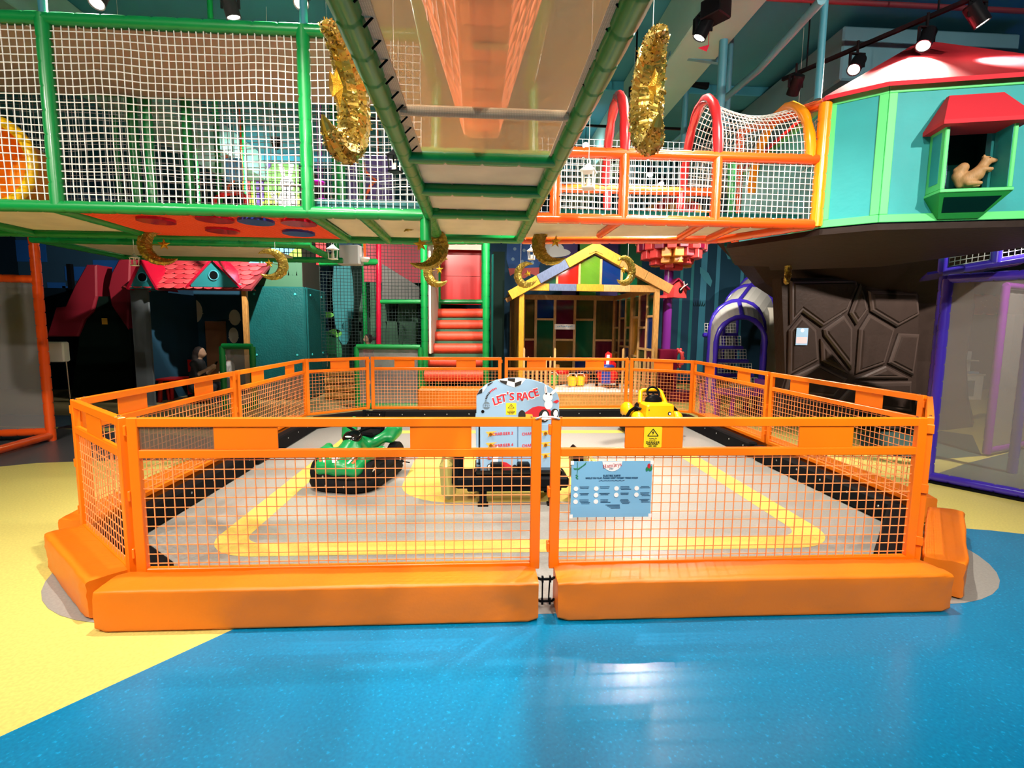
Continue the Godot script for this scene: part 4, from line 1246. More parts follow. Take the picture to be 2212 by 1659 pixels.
func bay_window(o, xf, len, H):
	var cu = bay_u(len)
	var T = xf * Transform3D(Basis.IDENTITY, Vector3(cu, 0, 0))
	var w = 0.225
	var p = 0.20
	var y0 = 0.2
	var y1 = 0.69
	for s in [-1, 1]:
		var side = part(o, "shutter", kit().box(Vector3(s * w, (y0 + y1) * 0.5, p * 0.5), Vector3(0.03, y1 - y0, p), Basis.IDENTITY, 0.006), "mint")
		side.transform = T
		var f = part(side, "infill", kit().box(Vector3(s * (w + 0.012), (y0 + y1) * 0.5, p * 0.5), Vector3(0.012, y1 - y0 - 0.11, p - 0.09)).box(Vector3(s * (w - 0.012), (y0 + y1) * 0.5, p * 0.5), Vector3(0.012, y1 - y0 - 0.02, p - 0.02)), "teal_cloth")
	# sill with its sloping underside
	var k = kit()
	k.box(Vector3(0, y0 - 0.012, p * 0.5), Vector3(w * 2 + 0.04, 0.024, p + 0.02), Basis.IDENTITY, 0.004)
	var sill = part(o, "sill", k, "mint")
	sill.transform = T
	k = kit()
	var a = [Vector3(-w - 0.02, y0 - 0.024, 0), Vector3(w + 0.02, y0 - 0.024, 0), Vector3(w + 0.02, y0 - 0.024, p), Vector3(-w - 0.02, y0 - 0.024, p)]
	var b = [Vector3(-w + 0.08, y0 - 0.19, 0), Vector3(w - 0.08, y0 - 0.19, 0), Vector3(w - 0.08, y0 - 0.19, 0.03), Vector3(-w + 0.08, y0 - 0.19, 0.03)]
	k.quad(b[3], b[2], a[2], a[3])
	k.quad(b[0], b[3], a[3], a[0])
	k.quad(b[2], b[1], a[1], a[2])
	k.quad(b[0], b[1], b[2], b[3])
	var sb = part(o, "sill_base", k, "leaf_green")
	sb.transform = T
	var i0 = a[3].lerp(b[3], 0.2) + Vector3(0.03, 0.003, 0.006)
	var i1 = a[2].lerp(b[2], 0.2) + Vector3(-0.03, 0.003, 0.006)
	var i2 = a[2].lerp(b[2], 0.78) + Vector3(-0.02, 0.003, 0.006)
	var i3 = a[3].lerp(b[3], 0.78) + Vector3(0.02, 0.003, 0.006)
	part(sb, "infill", infill(i3, i2, i1, i0), "dark_green")
	# hood
	k = kit()
	var e = 0.07
	var t0 = [Vector3(-w + 0.06, y1 + 0.25, 0.02), Vector3(w - 0.02, y1 + 0.25, 0.02), Vector3(w - 0.02, y1 + 0.25, 0.06), Vector3(-w + 0.06, y1 + 0.25, 0.06)]
	var t1 = [Vector3(-w - e, y1, 0), Vector3(w + e, y1, 0), Vector3(w + e, y1, p + e), Vector3(-w - e, y1, p + e)]
	k.quad(t1[3], t1[2], t0[2], t0[3])
	k.quad(t1[0], t1[3], t0[3], t0[0])
	k.quad(t1[2], t1[1], t0[1], t0[2])
	k.quad(t0[3], t0[2], t0[1], t0[0])
	var dn = Vector3(0, -0.03, 0)
	k.quad(t1[3] + dn, t1[2] + dn, t1[2], t1[3])
	k.quad(t1[0] + dn, t1[3] + dn, t1[3], t1[0])
	k.quad(t1[2] + dn, t1[1] + dn, t1[1], t1[2])
	k.quad(t1[0] + dn, t1[1] + dn, t1[2] + dn, t1[3] + dn)
	var hd = part(o, "hood", k, "roof_red")
	hd.transform = T
	# dark room behind with a crumpled silver blind
	var bk = part(o, "window_back", kit().box(Vector3(0, 0.47, -0.36), Vector3(0.6, 0.8, 0.02)).box(Vector3(-0.3, 0.56, -0.2), Vector3(0.02, 0.8, 0.3)).box(Vector3(0.3, 0.56, -0.2), Vector3(0.02, 0.8, 0.3)), "dark_green")
	bk.transform = T
	var bl = part(o, "blind", kit().box(Vector3(-0.04, 0.4, -0.33), Vector3(0.24, 0.46, 0.006)), "foil")
	bl.transform = T

func infill(a, b, c, d):
	var k = kit()
	k.quad(a, b, c, d)
	k.quad(d, c, b, a)
	return k

func squirrel():
	var at = Vector3(3.888, 2.857, -3.97)
	var c = Color.WHITE
	var s = 1.0
	var bones = [
		[Vector3(-0.02, 0.045, 0), Vector3(0.03, 0.075, 0), 0.045, 0.04, c],      # haunch to chest
		[Vector3(0.03, 0.075, 0), Vector3(0.065, 0.135, 0), 0.04, 0.026, c],
		[Vector3(0.065, 0.14, 0), Vector3(0.072, 0.155, 0), 0.026, 0.027, c],
		[Vector3(0.075, 0.155, 0), Vector3(0.118, 0.15, 0), 0.024, 0.012, c],     # muzzle
		[Vector3(0.058, 0.178, 0.016), Vector3(0.056, 0.188, 0.018), 0.008, 0.006, c],
		[Vector3(0.058, 0.178, -0.016), Vector3(0.056, 0.188, -0.018), 0.008, 0.006, c],
		[Vector3(0.055, 0.10, 0.028), Vector3(0.10, 0.095, 0.02), 0.014, 0.011, c],
		[Vector3(0.055, 0.10, -0.028), Vector3(0.10, 0.095, -0.02), 0.014, 0.011, c],
		[Vector3(-0.01, 0.02, 0.03), Vector3(0.05, 0.012, 0.03), 0.022, 0.012, c],
		[Vector3(-0.01, 0.02, -0.03), Vector3(0.05, 0.012, -0.03), 0.022, 0.012, c],
		[Vector3(-0.05, 0.02, 0), Vector3(-0.065, 0.075, 0), 0.024, 0.03, c],     # tail
		[Vector3(-0.065, 0.075, 0), Vector3(-0.04, 0.125, 0), 0.03, 0.03, c],
		[Vector3(-0.04, 0.13, 0), Vector3(-0.075, 0.115, 0), 0.028, 0.018, c]]
	var o = single("squirrel_figure", "carved wooden squirrel sitting on the treehouse window sill", "figurine", figure(bones, 0.012, 0.006), "carved", at + Vector3(-0.02, 0, 0), -0.6)
	o.scale = Vector3.ONE * 1.2
	part(o, "eye", kit().ball(Vector3(0.085, 0.166, 0.022), Vector3(0.004, 0.004, 0.003), 8), "black")

# ---------- the tree trunk below it ----------
func trunk():
	var B = Vector3(7.2, 0, -9.6)
	var o = thing("tree_trunk", "dark brown padded tree trunk of the treehouse, flaring out at the top", "tree trunk", B)
	# stacked sections: height, centre x, centre z, half width, half depth
	var sec = [[0.0, 7.75, -9.7, 1.9, 1.4], [0.5, 7.75, -9.7, 1.75, 1.3], [1.2, 7.75, -9.7, 1.65, 1.25], [2.2, 7.7, -9.6, 1.65, 1.25], [2.6, 7.0, -9.3, 1.75, 1.6], [3.0, 6.7, -8.8, 2.1, 1.9], [3.5, 6.5, -8.5, 2.6, 2.2]]
	var k = kit()
	var sides = 14
	for i in sec.size() - 1:
		for j in sides:
			var q = []
			for e in [[i, j], [i, j + 1], [i + 1, j + 1], [i + 1, j]]:
				var s = sec[e[0]]
				var a = TAU * (e[1] % sides) / sides
				q.append(Vector3(s[1] + cos(a) * s[3], s[0], s[2] - sin(a) * s[4]) - B)
			k.quad(q[0], q[1], q[2], q[3])
	part(o, "core", k, "bark")
	# bevelled plates on the side that faces the viewer
	var z = -8.15
	var plates = [
		[Vector2(5.055, 1.712), Vector2(5.25, 1.964), Vector2(5.53, 1.724), Vector2(5.609, 1.226), Vector2(5.101, 0.96)],
		[Vector2(5.649, 1.733), Vector2(5.981, 1.973), Vector2(6.152, 1.754), Vector2(6.196, 1.059), Vector2(5.672, 1.642)],
		[Vector2(5.613, 1.58), Vector2(6.145, 0.996), Vector2(5.659, 1.211)],
		[Vector2(6.266, 1.74), Vector2(6.411, 2.001), Vector2(6.887, 1.754), Vector2(6.764, 1.171), Vector2(6.274, 0.997)],
		[Vector2(6.959, 1.685), Vector2(7.327, 1.673), Vector2(7.292, 0.971), Vector2(6.827, 1.187)],
		[Vector2(5.088, 0.913), Vector2(5.614, 1.164), Vector2(6.135, 0.918), Vector2(5.918, 0.604), Vector2(5.041, 0.68)],
		[Vector2(6.298, 0.919), Vector2(6.783, 1.14), Vector2(7.231, 0.923)],
		[Vector2(6.271, 0.856), Vector2(7.268, 0.876), Vector2(7.321, 0.352), Vector2(5.958, 0.509)],
		[Vector2(5.02, 2.524), Vector2(6.138, 2.556), Vector2(6.18, 2.437), Vector2(6.039, 2.042), Vector2(5.629, 1.779), Vector2(5.262, 2.017), Vector2(5.072, 1.803)],
		[Vector2(6.223, 2.498), Vector2(6.321, 2.288), Vector2(6.39, 2.062), Vector2(6.219, 1.816), Vector2(6.073, 2.012)],
		[Vector2(6.361, 2.379), Vector2(7.216, 2.362), Vector2(7.294, 1.996), Vector2(6.924, 1.792), Vector2(6.439, 2.047)],
		[Vector2(4.998, 0.602), Vector2(5.891, 0.541), Vector2(5.952, 0.192), Vector2(4.926, 0.256)],
		[Vector2(5.981, 0.43), Vector2(7.309, 0.304), Vector2(7.303, 0.031), Vector2(6.005, 0.145)]]
	for p in plates:
		part(o, "plate_rim", kit().prism(p, -0.05, 0.03, Transform3D(Basis.IDENTITY, Vector3(0, 0, z) - B), 0.025), "bark_edge")
		var ins = Geometry2D.offset_polygon(PackedVector2Array(p), -0.05, Geometry2D.JOIN_MITER)
		if ins.size() == 1:
			part(o, "plate", kit().prism(ins[0], 0.0, 0.05, Transform3D(Basis.IDENTITY, Vector3(0, 0, z) - B), 0.02), "bark")
	part(o, "plate_ground", kit().prism([Vector2(4.891, 2.566), Vector2(7.272, 2.605), Vector2(7.441, -0.01), Vector2(4.879, 0.232), Vector2(5.07, 0.937)], -0.3, -0.03, Transform3D(Basis.IDENTITY, Vector3(0, 0, z) - B)), "bark")
	single("notice", "small pale blue printed notice on the brown tree trunk", "poster", kit().box(Vector3.ZERO, Vector3(0.2, 0.28, 0.004)), "p_blue", Vector3(5.246, 1.616, -8.08))
	var pn = get_node("notice")
	part(pn, "print", kit().box(Vector3(0, -0.06, 0.003), Vector3(0.18, 0.1, 0.001)), "p_pink")
	part(pn, "print", kit().prism(oval(0, 0.1, 0.03, 0.03, 14), 0.002, 0.0035), "p_white")

# ---------- purple mesh frame at the right ----------
func mesh_frame(called, label, a, b, h, m, mesh_m, mid = -1.0, rad = 0.05):
	var o = thing(called, label, "play frame", a)
	var d = b - a
	part(o, "post", kit().padded(Vector3(0, 0.03, 0), Vector3(0, h, 0), rad), m)
	part(o, "post", kit().padded(d + Vector3(0, 0.03, 0), d + Vector3(0, h, 0), rad), m)
	part(o, "rail", kit().padded(Vector3(0, h, 0), d + Vector3(0, h, 0), rad), m)
	part(o, "rail", kit().padded(Vector3(0, 0.07, 0), d + Vector3(0, 0.07, 0), rad), m)
	if mid > 0: part(o, "rail", kit().padded(Vector3(0, mid, 0), d + Vector3(0, mid, 0), rad * 0.9), m)
	sheet([Vector3(0, 0.1, 0), d + Vector3(0, 0.1, 0), d + Vector3(0, (mid if mid > 0 else h) - 0.03, 0), Vector3(0, (mid if mid > 0 else h) - 0.03, 0)], mesh_m, o, "mesh_sheet", 0.002)
	return o

func purple_frame():
	var a = Vector3(5.121, 0, -5.392)
	var b = a + (Vector3(5.545, 0, -4.717) - a) * 2.6
	var h = Vector3(4.83, 2.29, -5.4).y
	var o = mesh_frame("mesh_frame", "purple pipe frame with grey mesh at the right edge, nearest the viewer", a, Vector3(b.x, 0, b.z), h, "purple", "grey_mesh")
	part(o, "foot_strip", kit().bar(Vector3(0, 0.012, 0), b - a + Vector3(0, 0.012, 0), 0.12, 0.024), "black")
	var c = Vector3(7.026, 0, -6.528)
	var d = c + (Vector3(8.1, 0, -6.979) - c) * 2.5
	mesh_frame("mesh_frame", "dim purple pipe frame behind the nearest purple frame", c, Vector3(d.x, 0, d.z), h * 1.02, "plum", "grey_mesh")
	for q in [["dim purple pipe post behind the mesh, before the toy kitchen", Vector3(10.274, 0, -10.53)], ["dim purple pipe post behind the mesh, left of the toy kitchen", Vector3(10.762, 0, -11.507)]]:
		single("pipe_post", q[0], "post", kit().padded(Vector3(0, 0.0, 0), Vector3(0, 3.0, 0), 0.06), "purple", q[1])
	# upper purple net platform
	o = thing("net_platform", "purple pipe platform with a dark net at the upper right edge", "play deck", Vector3(5.66, 2.498, -5.9))
	var p0 = Vector3(5.521, 2.425, -5.9)
	var p1 = Vector3(6.292, 2.587, -5.3)
	var q0 = p0
	var bb = Vector3(5.66, 2.498, -5.9)
	part(o, "rail", kit().padded(p0 - bb, p1 - bb, 0.05), "purple")
	part(o, "rail", kit().padded(p0 - bb + Vector3(0, 0.75, 0), p1 - bb + Vector3(0, 0.75, 0), 0.05), "purple")
	part(o, "post", kit().padded(Vector3(5.871, 2.503, -5.6) - bb, Vector3(5.871, 2.503, -5.6) - bb + Vector3(0, 0.75, 0), 0.05), "purple")
	part(o, "post", kit().padded(p0 - bb, p0 - bb + Vector3(0, 0.75, 0), 0.05), "purple")
	part(o, "net", net(p0 - bb, p1 - bb, Vector3(0, 0.72, 0), 0.05, 0.01, 0.01, 61), "net_white", "stuff")
	part(o, "floor_board", kit().bar(p0 - bb + Vector3(0.3, 0.0, -0.6), p1 - bb + Vector3(0.3, 0.0, -0.6), 1.1, 0.03), "purple")
	part(o, "leg", kit().padded(p0 - bb + Vector3(0.4, 0, -0.4), Vector3(p0.x - bb.x + 0.4, -bb.y, p0.z - bb.z - 0.4), 0.05), "purple")
	part(o, "leg", kit().padded(p1 - bb + Vector3(0.2, 0, -0.4), Vector3(p1.x - bb.x + 0.2, -bb.y, p1.z - bb.z - 0.4), 0.05), "purple")
	# toy kitchen and the small play house behind the mesh
	var kb = Vector3(12.23, 0, -12.333)
	o = thing("toy_kitchen", "white toy kitchen behind the grey mesh at the right", "toy kitchen", kb)
	part(o, "cabinet", kit().box(Vector3(0, 0.32, 0), Vector3(1.05, 0.62, 0.4), Basis.IDENTITY, 0.01), "white")
	part(o, "worktop", kit().box(Vector3(0, 0.65, 0), Vector3(1.1, 0.04, 0.44), Basis.IDENTITY, 0.008), "off_white")
	part(o, "backboard", kit().box(Vector3(0.05, 0.95, -0.18), Vector3(0.9, 0.56, 0.04), Basis.IDENTITY, 0.008), "white")
	part(o, "shelf", kit().box(Vector3(0.05, 1.0, -0.06), Vector3(0.9, 0.03, 0.22)), "off_white")
	part(o, "oven_door", kit().box(Vector3(0.1, 0.3, 0.21), Vector3(0.36, 0.4, 0.02), Basis.IDENTITY, 0.008), "p_grey")
	part(o, "cupboard_door", kit().box(Vector3(-0.34, 0.3, 0.21), Vector3(0.3, 0.44, 0.02), Basis.IDENTITY, 0.008), "off_white")
	part(o, "pot", kit().lathe([Vector2(0, 0.67), Vector2(0.08, 0.67), Vector2(0.09, 0.76), Vector2(0.0, 0.76)], 14), "steel")
	part(o, "tray", kit().box(Vector3(0.3, 0.7, 0.08), Vector3(0.26, 0.06, 0.16), Basis.IDENTITY, 0.01), "p_blue2")
	var hb = Vector3(13.536, 0, -13.487) + Vector3(0.2, 0, -1.0)
	o = thing("market_house", "grey play house front with an arched doorway and red tiled eaves behind the mesh", "play house", hb)
	var arch = [Vector2(-0.75, 0), Vector2(-0.75, 1.3)]
	for i in 11: arch.append(Vector2(-0.0 - 0.75 * cos(PI * i / 10), 1.3 + 0.55 * sin(PI * i / 10)))
	arch.append(Vector2(0.75, 0))
	arch.append_array([Vector2(2.2, 0), Vector2(2.2, 2.5), Vector2(-1.3, 2.5), Vector2(-1.3, 0)])
	part(o, "front_wall", kit().prism(arch, -0.06, 0.06), "wall_grey")
	for r in 3:
		for i in 10:
			part(o, "tile", kit().prism(rounded(-0.19, -0.16, 0.19, 0.12, 0.1, 3), 0.0, 0.02, Transform3D(Basis(Vector3.RIGHT, -0.7), Vector3(-1.3 + i * 0.37 + (r % 2) * 0.18, 2.36 + r * 0.19, 0.42 - r * 0.16))), "block_coral")

# ---------- orange mesh frame at the left ----------
func orange_frame():
	var a = Vector3(-6.26, 0, -7.671)
	var b = Vector3(-7.582, 0, -7.395)
	var o = thing("mesh_frame", "orange pipe frame with grey mesh at the left edge", "play frame", a)
	var d = Vector3(b.x - a.x, 0, b.z - a.z)
	var e = Vector3(-6.18, 0, -6.776) - a
	var h = Vector3(-6.305, 2.974, -7.73).y
	var hm = Vector3(-6.325, 2.319, -7.73).y
	part(o, "post", kit().padded(Vector3(0, 0, 0), Vector3(0, h, 0), 0.062), "orange_pipe")
	part(o, "post", kit().padded(d, d + Vector3(0, h, 0), 0.062), "orange_pipe")
	part(o, "rail", kit().padded(Vector3(0, hm, 0), d + Vector3(0, hm, 0), 0.055), "orange_pipe")
	part(o, "rail", kit().padded(Vector3(0, 0.14, 0), d + Vector3(0, 0.14, 0), 0.055), "orange_pipe")
	part(o, "rail", kit().padded(Vector3(0.0, 0.08, 0.02), e * 2.0 + Vector3(0, 0.08, 0), 0.055), "orange_pipe")
	sheet([Vector3(0, 0.16, 0), d + Vector3(0, 0.16, 0), d + Vector3(0, hm - 0.04, 0), Vector3(0, hm - 0.04, 0)], "grey_mesh", o, "mesh_sheet", 0.002)
	part(o, "top_beam", kit().padded(Vector3(0.6, h, 0), d + Vector3(0, h, 0), 0.06), "green")

# ---------- painted column with its padding ----------
func mural_column():
	var xl = Vector3(-5.24, 3.185, -12).x
	var xr = Vector3(-4.069, 3.206, -12).x
	var c = Vector3((xl + xr) * 0.5, 0, -12.65)
	var w = xr - xl
	var o = thing("painted_column", "square column painted with a pond and grass above, bark on its right side", "column", c)
	part(o, "shaft", kit().box(Vector3(0, 2.7, 0), Vector3(w, 5.4, 1.3)), "m_moss")
	part(o, "bark_side", kit().box(Vector3(w * 0.5 + 0.003, 2.7, 0), Vector3(0.006, 5.4, 1.29)), "m_bark")
	var F = Transform3D(Basis.IDENTITY, Vector3(0, 0, 0.652))
	var V = func(p): return p - Vector2(c.x, 0)
	part(o, "painted_sky", kit().prism([Vector2(-w * 0.5, Vector2(-4.537, 4.811).y), Vector2(w * 0.5, Vector2(-4.537, 4.811).y), Vector2(w * 0.5, 5.4), Vector2(-w * 0.5, 5.4)], 0.0, 0.002, F), "m_sky")
	part(o, "painted_hill", kit().prism([Vector2(-w * 0.5, Vector2(-4.584, 3.605).y), Vector2(w * 0.5, Vector2(-4.584, 3.605).y), Vector2(w * 0.5, Vector2(-4.503, 5.698).y), Vector2(w * 0.25, Vector2(-4.516, 5.355).y), Vector2(0.0, Vector2(-4.512, 5.453).y), Vector2(-w * 0.3, Vector2(-4.495, 5.893).y), Vector2(-w * 0.5, Vector2(-4.492, 5.991).y)], 0.0, 0.004, F), "m_hill2")
	part(o, "painted_meadow", kit().prism([Vector2(-w * 0.5, Vector2(-4.602, 3.146).y), Vector2(w * 0.5, Vector2(-4.6, 3.197).y), Vector2(w * 0.5, Vector2(-4.545, 4.612).y), Vector2(-w * 0.5, Vector2(-4.541, 4.712).y)], 0.0, 0.005, F), "m_hill")
	part(o, "painted_pond", kit().prism([V.call(Vector2(-5.234, 3.083)), V.call(Vector2(-5.013, 3.036)), V.call(Vector2(-4.499, 3.178)), V.call(Vector2(-4.182, 3.46)), V.call(Vector2(-4.219, 3.592)), V.call(Vector2(-4.429, 3.689)), V.call(Vector2(-5.207, 3.694))], 0.0, 0.007, F), "m_sky")
	part(o, "painted_lifebuoy", kit().prism(oval(V.call(Vector2(-5.05, 3.596)).x, Vector2(-5.05, 3.596).y, 0.26, 0.15), 0.0, 0.009, F), "p_white")
	for s in [-1, 1]:
		part(o, "painted_lifebuoy_band", kit().prism(oval(V.call(Vector2(-5.051, 3.575)).x + s * 0.15, Vector2(-5.051, 3.575).y - 0.01, 0.07, 0.1), 0.0, 0.011, F), "toy_red")
	var k = kit()
	for p in [[-0.35, 0.5], [-0.28, 0.35], [-0.12, 0.62], [-0.02, 0.4], [0.1, 0.3], [0.24, 0.66], [0.32, 0.3], [0.42, 0.36], [0.5, 0.25]]:
		var y = Vector2(-4.606, 3.043).y
		k.prism([Vector2(p[0] - 0.05, y - 0.2), Vector2(p[0] + 0.06, y - 0.2), Vector2(p[0] + 0.02, y + p[1] * 0.6)], 0.0, 0.010, F)
	k.prism([Vector2(-w * 0.5, 2.3), Vector2(w * 0.5, 2.3), Vector2(w * 0.5, Vector2(-4.601, 3.176).y), Vector2(0.25, Vector2(-4.599, 3.217).y), Vector2(0.05, Vector2(-4.607, 3.012).y), Vector2(-w * 0.5, Vector2(-4.61, 2.94).y)], 0.0, 0.008, F)
	part(o, "painted_grass", k, "m_moss")
	for p in [Vector2(-5.16, 5.189), Vector2(-4.969, 5.017), Vector2(-4.864, 5.148)]:
		var q = V.call(p)
		part(o, "painted_mushroom", kit().prism(oval(q.x, q.y + 0.12, 0.22, 0.17), 0.0, 0.011, F).prism([Vector2(q.x - 0.04, q.y - 0.7), Vector2(q.x + 0.04, q.y - 0.7), Vector2(q.x + 0.03, q.y), Vector2(q.x - 0.03, q.y)], 0.0, 0.010, F), "m_coral" if q.x < -0.5 else "m_violet")
	var rb = V.call(Vector2(-4.331, 4.418))
	part(o, "painted_rabbit", kit().prism(oval(rb.x, rb.y, 0.2, 0.32), 0.0, 0.012, F).prism(oval(rb.x, rb.y + 0.42, 0.15, 0.17), 0.0, 0.013, F).prism(oval(rb.x - 0.1, rb.y + 0.75, 0.05, 0.22, 16, 0.2), 0.0, 0.013, F).prism(oval(rb.x + 0.1, rb.y + 0.75, 0.05, 0.22, 16, -0.2), 0.0, 0.013, F).prism(oval(rb.x - 0.26, rb.y + 0.12, 0.06, 0.14, 16, 0.7), 0.0, 0.013, F), "p_white")
	# quilted padding around the foot
	var py = Vector3(-4.686, 2.59, -11.9).y
	var q = thing("column_padding", "dark teal quilted padding around the foot of the painted column", "padding", c)
	part(q, "front_pad", kit().box(Vector3(-0.0, py * 0.5 + 0.003, 0.72), Vector3(w + 0.16, py - 0.02, 0.08), Basis.IDENTITY, 0.03), "pad_teal")
	part(q, "side_pad", kit().box(Vector3(w * 0.5 + 0.06, py * 0.5 + 0.003, -0.02), Vector3(0.08, py - 0.02, 1.38), Basis.IDENTITY, 0.03), "pad_teal")
	part(q, "side_pad", kit().box(Vector3(-w * 0.5 - 0.06, py * 0.5 + 0.003, -0.02), Vector3(0.08, py - 0.02, 1.38), Basis.IDENTITY, 0.03), "pad_teal")
	for y in [py - 0.18, py - 1.55]:
		for x in [-0.45, 0.45]: part(q, "button", kit().ball(Vector3(x, y, 0.765), Vector3(0.03, 0.03, 0.015), 10), "teal_cloth")
		for z in [0.45, -0.35]: part(q, "button", kit().ball(Vector3(w * 0.5 + 0.105, y, z), Vector3(0.015, 0.03, 0.03), 10), "teal_cloth")

# ---------- red roofed play house at the left ----------
func playhouse():
	var yb = Vector3(-6.101, 2.43, -11).y
	var yt = Vector3(-6.676, 3.111, -12.1).y
	var xl = Vector3(-7.217, 2.414, -11).x
	var xr = Vector3(-4.857, 2.477, -11).x
	var B = Vector3((xl + xr) * 0.5, 0, -12.0)
	var o = thing("play_house", "play house with a red scalloped roof and two small dormers at the left", "play house", B)
	var w = xr - xl
	part(o, "back_wall", kit().box(Vector3(0, yt * 0.5, -1.4), Vector3(w, yt, 0.06)), "m_slate")
	part(o, "side_wall", kit().box(Vector3(-w * 0.5 + 0.15, yb * 0.5, 0.9), Vector3(0.34, yb, 0.06)), "wall_grey")
	part(o, "side_wall", kit().box(Vector3(-w * 0.5 + 0.03, yb * 0.5, -0.25), Vector3(0.06, yb, 2.3)), "m_slate")
	part(o, "post", kit().box(Vector3(w * 0.5 - 0.1, yb * 0.5, 0.9), Vector3(0.1, yb, 0.1), Basis.IDENTITY, 0.01), "timber")
	part(o, "door", kit().box(Vector3(0.75, 0.9, -1.2), Vector3(0.42, 1.8, 0.05), Basis.IDENTITY, 0.01), "m_brown")
	part(o, "door", kit().box(Vector3(-0.65, 0.9, -1.3), Vector3(0.5, 1.8, 0.05), Basis.IDENTITY, 0.01), "m_brown")
	# roof: a sloping deck with scalloped shingles
	var lo = Vector3(0, yb, 1.05)
	var hi = Vector3(0, yt, -0.1)
	var sl = (hi - lo)
	var ang = atan2(sl.y, -sl.z)
	var bas = Basis(Vector3.RIGHT, ang - PI / 2)
	part(o, "roof_deck", kit().box((lo + hi) * 0.5, Vector3(w + 0.2, sl.length(), 0.05), bas), "p_maroon")
	var sh = kit()
	var sw = (w + 0.1) / 12.5 * 0.5
	var out = [Vector2(-sw, 0.27)]
	for i in 7: out.append(Vector2(-sw * cos(PI * i / 6), 0.10 - 0.1 * sin(PI * i / 6)))
	out.append(Vector2(sw, 0.27))
	sh.prism(out, 0.0, 0.014, Transform3D.IDENTITY, 0.004)
	var shm = sh.mesh()
	for r in 6:
		for i in 12:
			var s = MeshInstance3D.new()
			s.mesh = shm
			s.material_override = M[["shingle", "shingle_b", "shingle_c"][(i * 5 + r * 7) % 3]]
			s.name = numbered(o, "shingle")
			o.add_child(s)
			var p = lo.lerp(hi, (r * 0.17) - 0.06)
			s.transform = Transform3D(bas * Basis(Vector3.RIGHT, -0.10), p + bas * Vector3(0, 0, 0.05) + Vector3(-w * 0.5 - 0.05 + sw + i * sw * 2.0 + (r % 2) * sw, 0, 0))
	for d in [[Vector3(-6.863, 2.68, -10.9), 0.34, 0.46], [Vector3(-5.462, 2.74, -10.9), 0.62, 0.46]]:
		var p = d[0] - B
		var g = part(o, "dormer", kit().prism([Vector2(-d[1] * 0.75, -0.26), Vector2(d[1] * 0.75, -0.26), Vector2(d[1] * 0.75, -0.2), Vector2(0, 0.26), Vector2(-d[1] * 0.75, -0.2)], -0.6, 0.0, Transform3D(Basis.IDENTITY, p)), "m_teal")
		var k = kit()
		for s in [-1, 1]:
			k.quad(p + Vector3(0, 0.32, 0.04), p + Vector3(0, 0.32, -0.7), p + Vector3(s * d[1] * 0.86, -0.28, -0.7), p + Vector3(s * d[1] * 0.86, -0.28, 0.04))
			k.bar(p + Vector3(0, 0.3, 0.02), p + Vector3(s * d[1] * 0.86, -0.27, 0.02), 0.04, 0.05, Vector3(0, 0, 1))
		part(g, "dormer_roof", k, "crimson")
		part(g, "round_window", kit().lathe([Vector2(0, 0.01), Vector2(0.085, 0.01), Vector2(0.085, 0.0)], 18, Transform3D(Basis(Vector3.RIGHT, PI / 2), p + Vector3(0, -0.03, 0))), "black")
		part(g, "window_ring", kit().tube(oval(0, 0, 0.095, 0.095, 18).map(func(q): return p + Vector3(q.x, q.y - 0.03, 0.01)), 0.012, 6, true), "m_leaf")
	# painted snacks on the back wall
	var F = Vector3(0, 0, -1.365)
	for q in [[0.25, 1.15, 0.2, 0.12], [0.4, 1.75, 0.16, 0.18], [-0.2, 1.9, 0.14, 0.2], [-1.2, 2.05, 0.22, 0.3], [1.3, 2.2, 0.2, 0.2], [-0.25, 1.45, 0.12, 0.2]]:
		part(o, "painted_snack", kit().prism(oval(q[0], q[1], q[2], q[3], 18), 0.0, 0.006, Transform3D(Basis.IDENTITY, F)).prism(oval(q[0], q[1] - 0.06, q[2] * 1.1, 0.03, 18), 0.0, 0.009, Transform3D(Basis.IDENTITY, F)), "off_white")
	# swooping red hut beside it
	var hz = -12.2
	var hb = Vector3(Vector3(-8.848, 1.7, -12.2).x, 0, hz)
	var h = thing("swoop_hut", "dark red hut with two swooping roof arms, left of the play house", "play house", hb)
	var T = Transform3D(Basis.IDENTITY, Vector3(-hb.x, 0, 0))
	part(h, "roof_arm", kit().prism([Vector2(-8.667, 3.027), Vector2(-8.886, 3.023), Vector2(-9.182, 2.546), Vector2(-9.418, 2.089), Vector2(-9.619, 2.065), Vector2(-9.874, 1.406), Vector2(-9.192, 1.413), Vector2(-9.021, 1.802), Vector2(-8.825, 1.992), Vector2(-8.71, 2.326)], -0.5, 0.0, T, 0.03), "hut_red")
	part(h, "roof_arm", kit().prism([Vector2(-7.913, 3.245), Vector2(-8.19, 3.137), Vector2(-8.361, 2.847), Vector2(-8.455, 2.516), Vector2(-8.414, 2.122), Vector2(-8.088, 1.581)], -0.5, 0.0, T, 0.03), "hut_red")
	part(h, "body", kit().prism([Vector2(-8.71, 2.326), Vector2(-8.459, 2.33), Vector2(-8.415, 2.102), Vector2(-8.067, 1.582), Vector2(-8.103, 0.015), Vector2(-9.484, 0.028), Vector2(-9.192, 1.413), Vector2(-9, 1.802), Vector2(-8.805, 1.993)], -0.9, -0.06, T), "m_ink")
	part(h, "label_plate", kit().box(Vector3(-8.611, 1.765, -12.2) - hb + Vector3(0, 0, -0.05), Vector3(0.12, 0.14, 0.01)), "p_amber")
